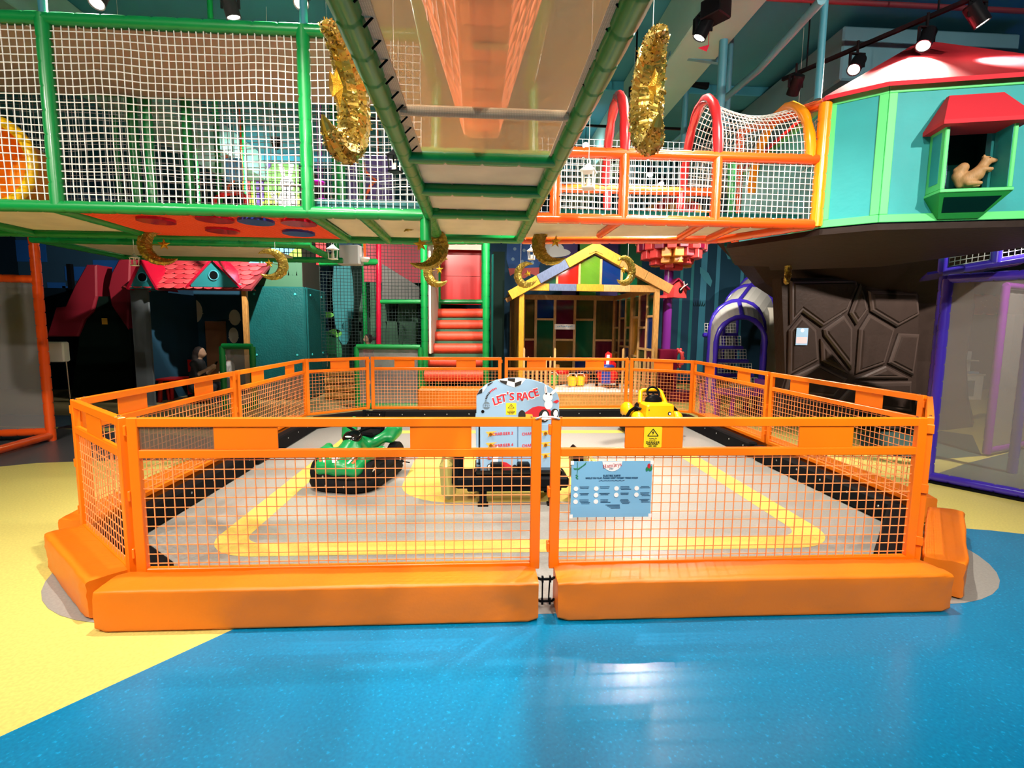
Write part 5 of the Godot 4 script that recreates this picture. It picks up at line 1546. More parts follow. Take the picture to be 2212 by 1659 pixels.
	# blue lit panels of the hall behind
	for p in [[Vector3(-13.084, 3.76, -15.5), 1.2, 0.6], [Vector3(-11.573, 3.142, -15.5), 0.9, 0.4], [Vector3(-10.78, 3.09, -15.5), 0.9, 0.9], [Vector3(-12.287, 2.583, -15.5), 0.5, 0.6], [Vector3(-11.879, 2.484, -15.5), 0.5, 0.6]]:
		part(get_node("wall_back"), "painted_panel", kit().box(Vector3(p[0].x, p[0].y, -15.69), Vector3(p[1], p[2], 0.01)), "m_royal")
	var wb = thing("hall_partition", "dark blue partition behind the red hut", "partition", Vector3(-10.4, 0, -13.8))
	part(wb, "board", kit().box(Vector3(0, 1.3, 0), Vector3(4.6, 2.6, 0.08)), "wall_dark")
	for i in 3: part(wb, "post", kit().box(Vector3(-2.2 + i * 2.2, 1.6, 0.06), Vector3(0.1, 3.2, 0.1)), "black")

# ---------- roller stair ----------
func roller_stair():
	var B = Vector3(-0.75, 0, -11.0)
	var o = thing("roller_stair", "steep stair of orange felt rollers between green pipes", "play stair", B)
	var ends = [[Vector3(-1.182, 0.7, -10.6), Vector3(0.038, 0.706, -10.6)], [Vector3(-1.184, 0.953, -11), Vector3(0.038, 0.96, -11)], [Vector3(-1.174, 1.235, -11.4), Vector3(0.038, 1.244, -11.4)], [Vector3(-1.16, 1.495, -11.8), Vector3(0.038, 1.506, -11.8)], [Vector3(-1.165, 1.761, -12.2), Vector3(0.038, 1.774, -12.2)], [Vector3(-1.157, 2.044, -12.6), Vector3(0.039, 2.058, -12.6)]]
	for e in ends:
		part(o, "roller", kit().tube([e[0] - B, e[0] - B + Vector3(0.01, 0, 0), e[1] - B - Vector3(0.01, 0, 0), e[1] - B], [0.10, 0.115, 0.115, 0.10], 18), "roller_felt")
	for i in 5:
		var a = (ends[i][0] + ends[i + 1][0]) * 0.5 - B
		var b = (ends[i][1] + ends[i + 1][1]) * 0.5 - B
		part(o, "riser", kit().bar(a + Vector3(0, -0.02, -0.1), b + Vector3(0, -0.02, -0.1), 0.06, 0.1), "m_moss")
	part(o, "foot_block", kit().box(Vector3((Vector3(-1.241, 0.248, -10.5).x + Vector3(0.039, 0.251, -10.5).x) * 0.5, 0.24, -10.45) - B, Vector3(1.36, 0.48, 0.5), Basis.IDENTITY, 0.04), "orange_foam")
	for p in [[Vector3(-1.184, 1.771, -10.7).x, -10.7, "green", 4.0], [Vector3(0.092, 1.785, -10.7).x, -10.7, "green", 4.0], [Vector3(-1.087, 2.929, -12.9).x, -12.9, "green", 4.0], [Vector3(0.059, 2.948, -12.9).x, -12.9, "green", 4.0]]:
		part(o, "post", kit().padded(Vector3(p[0], 0, p[1]) - B, Vector3(p[0], p[3], p[1]) - B, 0.075, 0.24), p[2])
	part(o, "side_board", kit().box(Vector3(Vector3(-1.087, 2.833, -11.9).x, 2.6, -11.8) - B, Vector3(0.05, 2.9, 1.9)), "off_white")
	part(o, "rail", kit().padded(Vector3(-1.159, 2.338, -12.9) - B, Vector3(0.061, 2.354, -12.9) - B, 0.06), "green")
	part(o, "rail", kit().padded(Vector3(-1.142, 3.44, -10.7) - B, Vector3(0.084, 3.464, -10.7) - B, 0.06), "green")
	part(o, "red_sheet", kit().box((Vector3(-1.117, 3.662, -13.3) + Vector3(0.039, 2.422, -13.3)) * 0.5 - B, Vector3(1.25, 1.5, 0.04), Basis.IDENTITY, 0.01), "sheet_red")
	part(o, "red_sheet", kit().box((Vector3(-1.121, 2.967, -13.3) + Vector3(0.037, 2.986, -13.3)) * 0.5 - B + Vector3(0, 0.05, 0.03), Vector3(1.2, 0.03, 0.02)), "sheet_red")
	part(o, "white_header", kit().box((Vector3(-1.087, 3.722, -12.95) + Vector3(0.033, 3.744, -12.95)) * 0.5 - B, Vector3(1.2, 0.22, 0.04)), "off_white")
	part(o, "side_sheet", kit().box(Vector3(Vector3(0.217, 1.79, -11.2).x, 1.6, -11.4) - B, Vector3(0.04, 3.2, 1.6)), "dark_green")
	part(o, "side_sheet", kit().box(Vector3(Vector3(0.42, 1.801, -12.4).x, 1.8, -13.0) - B, Vector3(0.3, 3.6, 0.05)), "m_ink")

# ---------- netted room left of the stair ----------
func net_room():
	var B = Vector3(-2.356, 0, -10.841)
	B = Vector3(-2.6, 0, -11.3)
	var o = thing("netted_room", "dark netted play room with a red pipe, between the painted column and the roller stair", "play room", B)
	var L = Vector3(-3.466, 1.751, -11.3).x
	var R = Vector3(-1.3, 1.774, -11.3).x
	part(o, "net", net(Vector3(L, 0.4, -11.3) - B, Vector3(R, 0.4, -11.3) - B, Vector3(0, 3.1, 0), 0.07, 0.008, 0.01, 71), "net_dark", "stuff")
	part(o, "post", kit().padded(Vector3(-2.229, 1.315, -11.2) - B, Vector3(-2.189, 3.539, -11.2) - B, 0.055), "crimson")
	part(o, "post", kit().padded(Vector3(L + 0.2, 0, -14.6) - B, Vector3(L + 0.2, 4.0, -14.6) - B, 0.06), "green")
	part(o, "rail", kit().padded(Vector3(-2.173, 2.238, -11.2) - B, Vector3(-1.285, 2.25, -11.2) - B, 0.05), "green")
	part(o, "rail", kit().padded(Vector3(-3.435, 3.036, -11.2) - B, Vector3(-2.197, 3.077, -11.2) - B, 0.07), "green")
	part(o, "back_wall", kit().box(Vector3((L + R) * 0.5, 2.0, -15.0) - B, Vector3(3.6, 4.0, 0.06)), "m_ink")
	part(o, "red_sheet", kit().box((Vector3(-3.86, 3.786, -13) + Vector3(-1.566, 2.931, -13)) * 0.5 - B + Vector3(0.6, 0, 0), Vector3(1.6, 1.1, 0.04)), "hut_red")
	part(o, "grey_sheet", kit().prism([Vector2(-2.441, 3.243), Vector2(-2.457, 2.343), Vector2(-1.548, 2.356), Vector2(-1.545, 2.696)], 0.0, 0.02, Transform3D(Basis.IDENTITY, Vector3(0, 0, -12.9) - B)), "grey_cloth")
	part(o, "red_netting", kit().box(Vector3(-3.511, 3.313, -11.6) - B, Vector3(0.22, 0.55, 0.02)), "toy_red")
	# painted plants on the rear wall
	for q in [[Vector2(-4.516, 0.975), 0.5, 0.6, "m_green"], [Vector2(-2.609, 1.19), 0.6, 0.7, "m_moss"], [Vector2(-2.138, 1.793), 0.3, 1.2, "m_moss"], [Vector2(-3.953, 2.558), 0.3, 1.4, "m_teal"], [Vector2(-4.42, 2.031), 0.2, 0.08, "m_hill2"], [Vector2(-4.214, 1.507), 0.2, 0.12, "m_hill2"], [Vector2(-3.714, 1.71), 0.3, 0.2, "m_ink"], [Vector2(-3.125, 1.783), 0.4, 1.3, "m_moss"]]:
		part(o, "painted_plant", kit().prism(oval(q[0].x, q[0].y, q[1], q[2], 18), 0.0, 0.01, Transform3D(Basis.IDENTITY, Vector3(0, 0, -14.97) - B)), q[3])
	# green gate with a grey mesh
	var ga = Vector3(-2.696, 0, -10.967)
	var gb = Vector3(-1.279, 0, -10.978)
	ga = Vector3(Vector3(-2.559, 1.284, -10.6).x, 0, -10.6)
	gb = Vector3(Vector3(-1.262, 1.295, -10.6).x, 0, -10.6)
	var g = mesh_frame("gate", "low green pipe gate with a grey mesh, left of the roller stair", ga, gb, Vector3(-2.559, 1.294, -10.6).y, "green", "grey_mesh", -1.0, 0.055)
	g.set_meta("category", "gate")
	ga = Vector3(Vector3(-5.126, 1.271, -10.4).x, 0, -10.4)
	gb = Vector3(Vector3(-4.546, 1.275, -10.4).x, 0, -10.4)
	g = mesh_frame("gate", "low green pipe gate with a grey mesh, left of the teal pillar", ga, gb, Vector3(-5.125, 1.289, -10.4).y, "green", "grey_mesh", -1.0, 0.06)
	g.set_meta("category", "gate")
	# log stack
	for i in 4:
		single("log", ["lowest log of the log wall behind the far left fence", "second log from the floor in the log wall", "third log from the floor in the log wall", "topmost log of the log wall behind the far left fence"][i], "log", kit().tube([Vector3(-0.34, 0, 0), Vector3(-0.33, 0, 0), Vector3(0.33, 0, 0), Vector3(0.34, 0, 0)], [0.08, 0.093, 0.093, 0.08], 14), "log", Vector3(-3.274, 0, -11.95) + Vector3(0, 0.096 + i * 0.178, 0), 0.0, "logs of the log wall")
	# small net deck above the play house
	var d = thing("net_balcony", "small net balcony with a red pipe beside the painted column", "play deck", Vector3(-4.846, 2.929, -10))
	var db = Vector3(-4.846, 2.929, -10)
	part(d, "rail", kit().padded(Vector3(-5.552, 2.984, -10) - db, Vector3(-4.342, 2.93, -10) - db, 0.05), "green")
	part(d, "net", net(Vector3(-5.263, 2.955, -10) - db, Vector3(-4.375, 2.929, -10) - db, Vector3(0, 0.5, 0), 0.06, 0.012, 0.01, 73), "net_white", "stuff")
	part(d, "post", kit().padded(Vector3(-5.047, 2.925, -10) - db, Vector3(-5.021, 3.431, -10) - db, 0.04), "crimson")
	part(d, "red_netting", kit().box((Vector3(-4.669, 3.39, -10.3) + Vector3(-4.512, 3.044, -10.3)) * 0.5 - db, Vector3(0.18, 0.36, 0.02)), "block_coral")
	for e in [Vector3(-5.213, 2.956, -10), Vector3(-4.359, 2.929, -10)]:
		part(d, "hanger", kit().tube([e - db, Vector3(e.x, 5.395, -10.0) - db], 0.03, 8), "green")

# ---------- timber house ----------
func timber_house():
	var ZF = -11.0
	var ZBk = -14.5
	var xl = Vector3(0.852, 1.795, -11).x
	var xr = Vector3(3.8, 1.827, -11).x
	var ye = Vector3(2.283, 2.584, -11).y
	var ya = Vector3(2.411, 3.425, -11).y
	var B = Vector3((xl + xr) * 0.5, 0, -12.7)
	var o = thing("timber_house", "timber play house with coloured glass panes and a gabled roof", "play house", B)
	var w = xr - xl
	var hw = w * 0.5
	var zf = ZF - B.z
	var zb = ZBk - B.z
	for p in [[-hw, zf, "timber_yellow"], [hw, zf, "timber"], [-hw, zb, "timber"], [hw, zb, "timber"], [hw, (zf + zb) * 0.5, "timber"]]:
		part(o, "post", kit().box(Vector3(p[0], ye * 0.5 + 0.1, p[1]), Vector3(0.11, ye - 0.2, 0.11), Basis.IDENTITY, 0.008), p[2])
	# tie beam of coloured boards
	var cols = ["timber_yellow", "tint_blue", "timber_yellow", "timber_pale", "timber"]
	for i in 5:
		part(o, "tie_board", kit().box(Vector3(-hw + w * (i + 0.5) / 5, ye, zf), Vector3(w / 5 - 0.004, 0.15, 0.06), Basis.IDENTITY, 0.005), cols[i])
	part(o, "back_beam", kit().box(Vector3(0, ye, zb), Vector3(w, 0.14, 0.08), Basis.IDENTITY, 0.006), "timber")
	part(o, "side_beam", kit().box(Vector3(hw, ye, (zf + zb) * 0.5), Vector3(0.08, 0.12, zf - zb), Basis.IDENTITY, 0.006), "timber")
	part(o, "side_beam", kit().box(Vector3(-hw, ye, (zf + zb) * 0.5), Vector3(0.08, 0.12, zf - zb), Basis.IDENTITY, 0.006), "timber_yellow")
	# barge boards and roof panels
	var ax = Vector3(2.411, 3.425, -11).x - B.x
	var el = Vector3(0.6, 2.396, -10.9) - B
	var er = Vector3(4.081, 2.564, -10.9) - B
	var apex = Vector3(ax, ya, zf + 0.08)
	var seg_l = ["timber_yellow", "tint_blue", "timber_yellow"]
	var seg_r = ["timber_yellow", "timber", "timber"]
	for i in 3:
		part(o, "barge_board", kit().bar(apex.lerp(Vector3(el.x, el.y, apex.z), i / 3.0 + 0.003), apex.lerp(Vector3(el.x, el.y, apex.z), (i + 1) / 3.0), 0.05, 0.2, Vector3.UP, 0.006), ["timber_yellow", "tint_blue", "timber_yellow"][i])
		part(o, "barge_board", kit().bar(apex.lerp(Vector3(er.x, er.y, apex.z), i / 3.0 + 0.003), apex.lerp(Vector3(er.x, er.y, apex.z), (i + 1) / 3.0), 0.05, 0.2, Vector3.UP, 0.006), ["timber_yellow", "timber", "timber"][i])
	for s in [[el, ["pane_lime", "timber_yellow", "pane_red", "pane_amber"]], [er, ["timber_pale", "pane_blue", "timber", "pane_green"]]]:
		var e = Vector3(s[0].x, s[0].y, 0)
		var a = Vector3(apex.x, apex.y, 0)
		for i in 4:
			var z0 = zf + 0.05 - (zf - zb + 0.1) * i / 4.0
			var z1 = zf + 0.05 - (zf - zb + 0.1) * (i + 1) / 4.0 + 0.02
			for j in 2:
				var p0 = a.lerp(e, j * 0.5) + Vector3(0, 0.1, 0)
				var p1 = a.lerp(e, j * 0.5 + 0.49) + Vector3(0, 0.1, 0)
				var k = kit()
				k.bar(Vector3((p0.x + p1.x) * 0.5, (p0.y + p1.y) * 0.5, z0), Vector3((p0.x + p1.x) * 0.5, (p0.y + p1.y) * 0.5, z1), p0.distance_to(p1), 0.02, Vector3(-(p1.y - p0.y) * signf(p1.x - p0.x), absf(p1.x - p0.x), 0).normalized())
				part(o, "roof_panel", k, s[1][(i + j * 2) % 4])
		part(o, "rafter", kit().bar(Vector3(a.x, a.y - 0.05, zf - 1.7), Vector3(e.x, e.y - 0.02, zf - 1.7), 0.06, 0.1), "timber")
	part(o, "ridge", kit().bar(Vector3(ax, ya + 0.02, zf), Vector3(ax, ya + 0.02, zb), 0.07, 0.12), "timber")
	part(o, "ridge_cap", kit().prism([Vector2(ax - 0.14, ya + 0.02), Vector2(ax - 0.14, ya - 0.14), Vector2(ax, ya - 0.08), Vector2(ax + 0.14, ya - 0.14), Vector2(ax + 0.14, ya + 0.03), Vector2(ax, ya + 0.11)], zf + 0.1, zf + 0.12), "timber_yellow")
	# gable panes
	var slope_l = func(x): return lerpf(ya - 0.16, el.y - 0.1, (x - ax) / (el.x - ax))
	var slope_r = func(x): return lerpf(ya - 0.16, er.y - 0.1, (x - ax) / (er.x - ax))
	var cuts = [Vector3(1.299, 2.657, -11).x - B.x, Vector3(1.608, 2.662, -11).x - B.x, Vector3(2.09, 2.669, -11).x - B.x, Vector3(2.554, 2.676, -11).x - B.x, Vector3(3.009, 2.684, -11).x - B.x, Vector3(3.376, 2.689, -11).x - B.x]
	var gm = ["pane_green", "pane_red", "pane_lime", "pane_blue", "pane_green"]
	var yb = ye + 0.075
	for i in 5:
		var a = cuts[i] + 0.025
		var b = cuts[i + 1] - 0.025
		var f = func(x): return slope_l.call(x) if x < ax else slope_r.call(x)
		var poly = [Vector2(a, yb), Vector2(b, yb), Vector2(b, maxf(f.call(b), yb + 0.01))]
		if a < ax and b > ax: poly.append(Vector2(ax, ya - 0.16))
		poly.append(Vector2(a, maxf(f.call(a), yb + 0.01)))
		part(o, "gable_pane", kit().prism(poly, -0.006, 0.006, Transform3D(Basis.IDENTITY, Vector3(0, 0, zf))), gm[i])
		if i > 0: part(o, "gable_stud", kit().box(Vector3(cuts[i], (yb + f.call(cuts[i])) * 0.5, zf), Vector3(0.05, f.call(cuts[i]) - yb, 0.05), Basis.IDENTITY, 0.004), "timber_pale")
	# back wall: studs, rails and panes
	var bx = [Vector3(1.189, 1.826, -14.5).x - B.x, Vector3(1.532, 1.83, -14.5).x - B.x, Vector3(2.076, 1.836, -14.5).x - B.x, Vector3(2.649, 1.842, -14.5).x - B.x, Vector3(3.225, 1.848, -14.5).x - B.x, Vector3(3.817, 1.855, -14.5).x - B.x]
	var y_top = Vector3(2.089, 2.554, -14.5).y
	var yA = Vector3(2.1, 1.967, -14.5).y
	var yB = Vector3(2.112, 1.388, -14.5).y
	var yC = Vector3(2.123, 0.805, -14.5).y
	var y_low = 0.4
	var grid = [[[yB, "pane_olive"], [yC, "pane_wine"], [y_low, "pane_green"]], [[yA, "pane_blue"], [yC, "pane_green"], [y_low, "pane_wine"]], [[yB, "pane_wine"], [yC, "pane_olive"], [y_low, "pane_olive"]], [[yA, "pane_olive"], [yC, "pane_green"], [y_low, "pane_blue"]], [[yB, "pane_olive"], [yC, "pane_wine"], [y_low, "pane_blue"]]]
	for i in 6: part(o, "stud", kit().box(Vector3(bx[i], (y_top + y_low) * 0.5, zb), Vector3(0.075, y_top - y_low, 0.06), Basis.IDENTITY, 0.005), "timber_pale")
	for i in 5:
		var y = y_top
		for g in grid[i]:
			part(o, "pane", kit().box(Vector3((bx[i] + bx[i + 1]) * 0.5, (y + g[0]) * 0.5, zb), Vector3(bx[i + 1] - bx[i] - 0.07, y - g[0] - 0.06, 0.01)), g[1])
			part(o, "rail", kit().box(Vector3((bx[i] + bx[i + 1]) * 0.5, g[0], zb), Vector3(bx[i + 1] - bx[i] - 0.075, 0.06, 0.05), Basis.IDENTITY, 0.004), "timber_pale")
			y = g[0]
	# right wall, seen from inside
	var pc = ["pane_wine", "pane_green", "pane_olive", "pane_blue", "pane_amber", "pane_wine", "pane_lime"]
	var nz = 6
	for i in nz:
		var z0 = zb + (zf - zb) * i / nz
		var z1 = zb + (zf - zb) * (i + 1) / nz
		part(o, "stud", kit().box(Vector3(hw, (ye + 0.3) * 0.5, z0), Vector3(0.06, ye - 0.3, 0.06), Basis.IDENTITY, 0.004), "timber_pale")
		var ys = [ye - 0.06, (1.75 if i % 2 == 0 else 2.0), (1.05 if i % 3 == 0 else 1.25), 0.45]
		for j in 3:
			part(o, "pane", kit().box(Vector3(hw, (ys[j] + ys[j + 1]) * 0.5, (z0 + z1) * 0.5), Vector3(0.01, ys[j] - ys[j + 1] - 0.06, z1 - z0 - 0.06)), pc[(i * 3 + j * 2) % 7])
			part(o, "rail", kit().box(Vector3(hw, ys[j + 1], (z0 + z1) * 0.5), Vector3(0.05, 0.05, z1 - z0 - 0.06), Basis.IDENTITY, 0.004), "timber_pale")
	# left wall of upright planks
	for i in 9:
		part(o, "plank", kit().box(Vector3(-hw, (ye + 0.3) * 0.5, zb + (zf - zb) * (i + 0.5) / 9.0), Vector3(0.04, ye - 0.3 - (i % 3) * 0.1, (zf - zb) / 9.0 - 0.04), Basis.IDENTITY, 0.004), "timber" if i % 2 == 0 else "timber_yellow")
	var nt = single("notice", "white paper notice taped across the panes inside the timber house", "notice", kit().box(Vector3.ZERO, Vector3(0.58, 0.15, 0.004)), "paper", Vector3(2.355, 1.76, -14.4))
	var nk = kit()
	for i in 9: nk.box(Vector3(-0.2 + i * 0.05, 0.01 * (i % 3), 0.003), Vector3(0.035, 0.03, 0.001))
	part(nt, "print", nk, "p_blue2", "stuff")
	# raised floor with the sand box
	var f = thing("sand_box", "timber sand box with white sand on the floor of the timber house", "sand box", Vector3(B.x - 0.1, 0, -12.6))
	var fw = w + 0.1
	for e in [[0.0, 1.72, fw, 0.06], [0.0, -1.72, fw, 0.06]]:
		part(f, "board", kit().box(Vector3(e[0], 0.14, e[1]), Vector3(e[2], 0.28, e[3]), Basis.IDENTITY, 0.01), "timber")
	for s in [-1, 1]: part(f, "board", kit().box(Vector3(s * (fw * 0.5 - 0.03), 0.14, 0), Vector3(0.06, 0.28, 3.38), Basis.IDENTITY, 0.01), "timber")
	part(f, "sill_board", kit().box(Vector3(0, 0.295, 1.66), Vector3(fw, 0.03, 0.22), Basis.IDENTITY, 0.008), "timber_pale")
	var fn = FastNoiseLite.new()
	fn.seed = 4
	fn.frequency = 1.3
	var k = kit()
	var gx = 30
	var gz = 30
	var h = func(i, j):
		var x = -fw * 0.5 + 0.07 + (fw - 0.14) * i / gx
		var z = -1.68 + 3.3 * j / gz
		return Vector3(x, 0.27 + 0.06 * fn.get_noise_2d(x, z) + 0.03 * fn.get_noise_2d(x * 4, z * 4), z)
	for i in gx:
		for j in gz: k.quad(h.call(i, j), h.call(i, j + 1), h.call(i + 1, j + 1), h.call(i + 1, j))
	part(f, "sand", k, "sand", "stuff")
	# picket fences
	for s in [["left", Vector3(0.915, 0.794, -11).x, Vector3(1.585, 0.798, -11).x], ["right", Vector3(3.084, 0.806, -11).x, Vector3(3.749, 0.81, -11).x]]:
		var pf = thing("picket_fence", "pale picket fence at the " + s[0] + " front of the timber house", "fence", Vector3(s[1], 0.31, ZF + 0.06), 0.0, "picket fences of the timber house")
		var len = s[2] - s[1]
		for i in 8:
			var big = i == 0 or i == 7
			var x = len * i / 7.0
			var hh = (0.95 if big else 0.66 + 0.04 * absf(i - 3.5))
			part(pf, "picket", kit().prism([Vector2(x - 0.022, 0), Vector2(x + 0.022, 0), Vector2(x + 0.022, hh), Vector2(x, hh + 0.04), Vector2(x - 0.022, hh)], -0.012, 0.012), "timber_pale")
		for y in [0.12, 0.5]: part(pf, "rail", kit().box(Vector3(len * 0.5, y, -0.025), Vector3(len, 0.05, 0.02)), "timber")

# ---------- tree of blocks ----------
func flower_tree():
	var c = Vector3(4.421, 3.897, -11.9)
	var px = Vector3(4.49, 1.844, -12.2).x
	var B = Vector3(px, 0, -12.2)
	var o = thing("block_tree", "purple pole tree with a round crown of coral, amber and maroon blocks", "play tree", B)
	part(o, "pole", kit().lathe([Vector2(0.11, 0.0), Vector2(0.11, c.y - 0.75), Vector2(0.13, c.y - 0.75), Vector2(0.13, c.y - 0.65), Vector2(0.1, c.y - 0.65), Vector2(0.1, c.y)], 18), "plum")
	part(o, "collar", kit().lathe([Vector2(0.11, 2.45), Vector2(0.14, 2.46), Vector2(0.14, 2.56), Vector2(0.11, 2.57)], 18), "plum")
	part(o, "base", kit().box(Vector3(-0.02, 0.62, 0.06), Vector3(0.44, 1.24, 0.44), Basis.IDENTITY, 0.02), "block_maroon")
	part(o, "base_step", kit().box(Vector3(0.12, 0.12, 0.1), Vector3(0.9, 0.24, 0.8), Basis.IDENTITY, 0.02), "block_maroon")
	var rng = RandomNumberGenerator.new()
	rng.seed = 12
	var cm = ["block_amber", "block_coral", "block_pink", "block_amber", "block_coral"]
	var core = Vector3(c.x, c.y, c.z) - B
	part(o, "crown_core", kit().ball(core, Vector3(0.6, 0.6, 0.6), 16), "block_maroon")
	var boxm = kit().box(Vector3.ZERO, Vector3(0.2, 0.2, 0.26), Basis.IDENTITY, 0.012).mesh()
	var row = 0
	for la in [-80, -58, -40, -24, -8, 10, 28, 46, 66]:
		var lat = deg_to_rad(la)
		var n = maxi(3, int(round(TAU * 0.74 * cos(lat) / 0.235)))
		for i in n:
			var lon = TAU * (i + 0.5 * (row % 2)) / n
			var d = Vector3(cos(lat) * cos(lon), sin(lat), cos(lat) * sin(lon))
			var b = MeshInstance3D.new()
			b.mesh = boxm
			var pick = cm[rng.randi() % 5]
			if row == 3: pick = "block_maroon" if i % 2 == 0 else "block_coral"
			b.material_override = M[pick]
			b.name = numbered(o, "block")
			o.add_child(b)
			var zz = Vector3(d.x, 0, d.z).normalized()
			if zz.length() < 0.1: zz = Vector3.BACK
			b.transform = Transform3D(Basis(Vector3.UP.cross(zz), Vector3.UP, zz), core + d * (0.68 + rng.randf() * 0.08))
		row += 1
	# coral cog on the base and the bird house
	var g = kit()
	g.tube(oval(0, 0, 0.17, 0.17, 20).map(func(q): return Vector3(0.3, 1.02 + q.y, 0.1 + q.x * 0.3) + Vector3(q.x * 0.4, 0, 0)), 0.045, 8, true)
	for i in 10:
		var a = TAU * i / 10
		g.ball(Vector3(0.3 + cos(a) * 0.09, 1.02 + sin(a) * 0.22, 0.1 + cos(a) * 0.06), Vector3(0.04, 0.04, 0.04), 8)
	part(o, "cog", g, "block_coral")
	var hb = Vector3(4.584, 2.63, -12)
	var h = thing("bird_house", "coral bird house on the purple pole of the block tree", "bird house", hb)
	part(h, "box", kit().prism([Vector2(-0.22, -0.17), Vector2(0.22, -0.17), Vector2(0.22, 0.05), Vector2(0, 0.24), Vector2(-0.22, 0.05)], -0.16, 0.16, Transform3D(Basis(Vector3.UP, 0.5), Vector3.ZERO)), "block_coral")
	part(h, "roof", kit().bar(Vector3(-0.28, 0.02, 0), Vector3(0.0, 0.27, 0), 0.4, 0.03).bar(Vector3(0.28, 0.02, 0), Vector3(0.0, 0.27, 0), 0.4, 0.03), "block_maroon")
	part(h, "hole", kit().lathe([Vector2(0, 0.0), Vector2(0.07, 0.0), Vector2(0.07, -0.01)], 14, Transform3D(Basis(Vector3.UP, 0.5) * Basis(Vector3.RIGHT, PI / 2), Basis(Vector3.UP, 0.5) * Vector3(0, 0.0, 0.172))), "black")
	part(h, "twig", kit().tube([Vector3(0.06, 0.0, 0.18), Vector3(0.12, 0.1, 0.24), Vector3(0.1, 0.2, 0.26)], 0.012, 6).tube([Vector3(0.1, 0.06, 0.22), Vector3(0.2, 0.14, 0.24)], 0.01, 6), "off_white")
	part(h, "arm", kit().bar(Vector3(-0.1, -0.15, 0), Vector3(-0.75, -0.15, 0.1), 0.1, 0.06), "block_coral")

# ---------- purple hooped tunnel ----------
func purple_tunnel():
	var B = Vector3(6.0, 0, -12.0)
	var o = thing("hoop_tunnel", "purple hooped climbing tunnel with pale mesh sides, before the blue wall", "play tunnel", B)
	var arcs = []
	var base = [[Vector3(5.847, 2.006, -11.2), 0.57, 0.0], [Vector3(6.109, 2.406, -11.9), 0.66, 0.0], [Vector3(6.864, 2.85, -12.8), 0.66, 0.5], [Vector3(7.664, 3.272, -13.7), 0.66, 0.9]]
	for h in base:
		var pts = []
		var t = h[0]
		pts.append(Vector3(t.x - h[1], h[2], t.z) - B)
		for i in 8: pts.append(Vector3(t.x - h[1], lerpf(h[2], t.y - h[1], (i + 1) / 8.0), t.z) - B)
		for i in range(1, 12):
			var a = PI * i / 12
			pts.append(Vector3(t.x - cos(a) * h[1], t.y - h[1] + sin(a) * h[1], t.z) - B)
		for i in 9: pts.append(Vector3(t.x + h[1], lerpf(t.y - h[1], h[2], i / 8.0), t.z) - B)
		arcs.append(pts)
		part(o, "hoop", kit().padded_path(pts, 0.06), "purple")
	for i in 3:
		var k = kit()
		for j in arcs[i].size() - 1: k.quad(arcs[i][j], arcs[i][j + 1], arcs[i + 1][j + 1], arcs[i + 1][j])
		part(o, "mesh_cover", k, "pale_mesh")
		var m = int(arcs[i].size() / 2.0)
		part(o, "ridge_pipe", kit().padded(arcs[i][m], arcs[i + 1][m], 0.05), "purple")
	for i in 5:
		var y = 0.3 + i * 0.32
		var z = -11.5 - i * 0.35
		var x = Vector3(6.099, 0.998, -11.5).x + i * 0.03
		part(o, "step", kit().padded(Vector3(x - 0.5, y, z) - B, Vector3(x + 0.42, y, z) - B, 0.06), "purple")
		part(o, "riser_net", net(Vector3(x - 0.45, y, z) - B, Vector3(x + 0.38, y, z) - B, Vector3(0, 0.3, -0.05), 0.07, 0.012, 0.0, 80 + i), "net_white", "stuff")
	part(o, "pale_side", kit().box(Vector3(7.499, 1.182, -12.4) - B, Vector3(0.9, 2.2, 0.05)), "off_white")
	# little purple table and stools
	var tb = Vector3(5.349, 0, -10.147)
	var t = thing("play_table", "small purple play table behind the right fence", "table", tb)
	part(t, "top", kit().lathe([Vector2(0, 0.46), Vector2(0.55, 0.46), Vector2(0.57, 0.44), Vector2(0.55, 0.41), Vector2(0, 0.41)], 24), "plum")
	for i in 4:
		var a = TAU * (i + 0.5) / 4
		part(t, "leg", kit().tube([Vector3(cos(a) * 0.4, 0.42, sin(a) * 0.4), Vector3(cos(a) * 0.46, 0.0, sin(a) * 0.46)], 0.05, 8), "plum")
	for s in [["small purple chair left of the purple play table", Vector3(-0.6, 0, 0.25), 0.9], ["small purple chair right of the purple play table", Vector3(0.5, 0, -0.45), -1.2]]:
		var ch = thing("play_chair", s[0], "chair", tb + s[1] * 1.3, s[2], "purple play chairs")
		part(ch, "seat", kit().box(Vector3(0, 0.3, 0), Vector3(0.34, 0.04, 0.34), Basis.IDENTITY, 0.015), "plum")
		part(ch, "backrest", kit().box(Vector3(0, 0.52, -0.16), Vector3(0.34, 0.26, 0.03), Basis.IDENTITY, 0.014), "plum")
		for x in [-0.14, 0.14]:
			for z in [-0.14, 0.14]: part(ch, "leg", kit().box(Vector3(x, 0.14, z), Vector3(0.05, 0.28, 0.05)), "plum")
		for x in [-0.14, 0.14]: part(ch, "back_post", kit().box(Vector3(x, 0.38, -0.16), Vector3(0.04, 0.16, 0.03)), "plum")

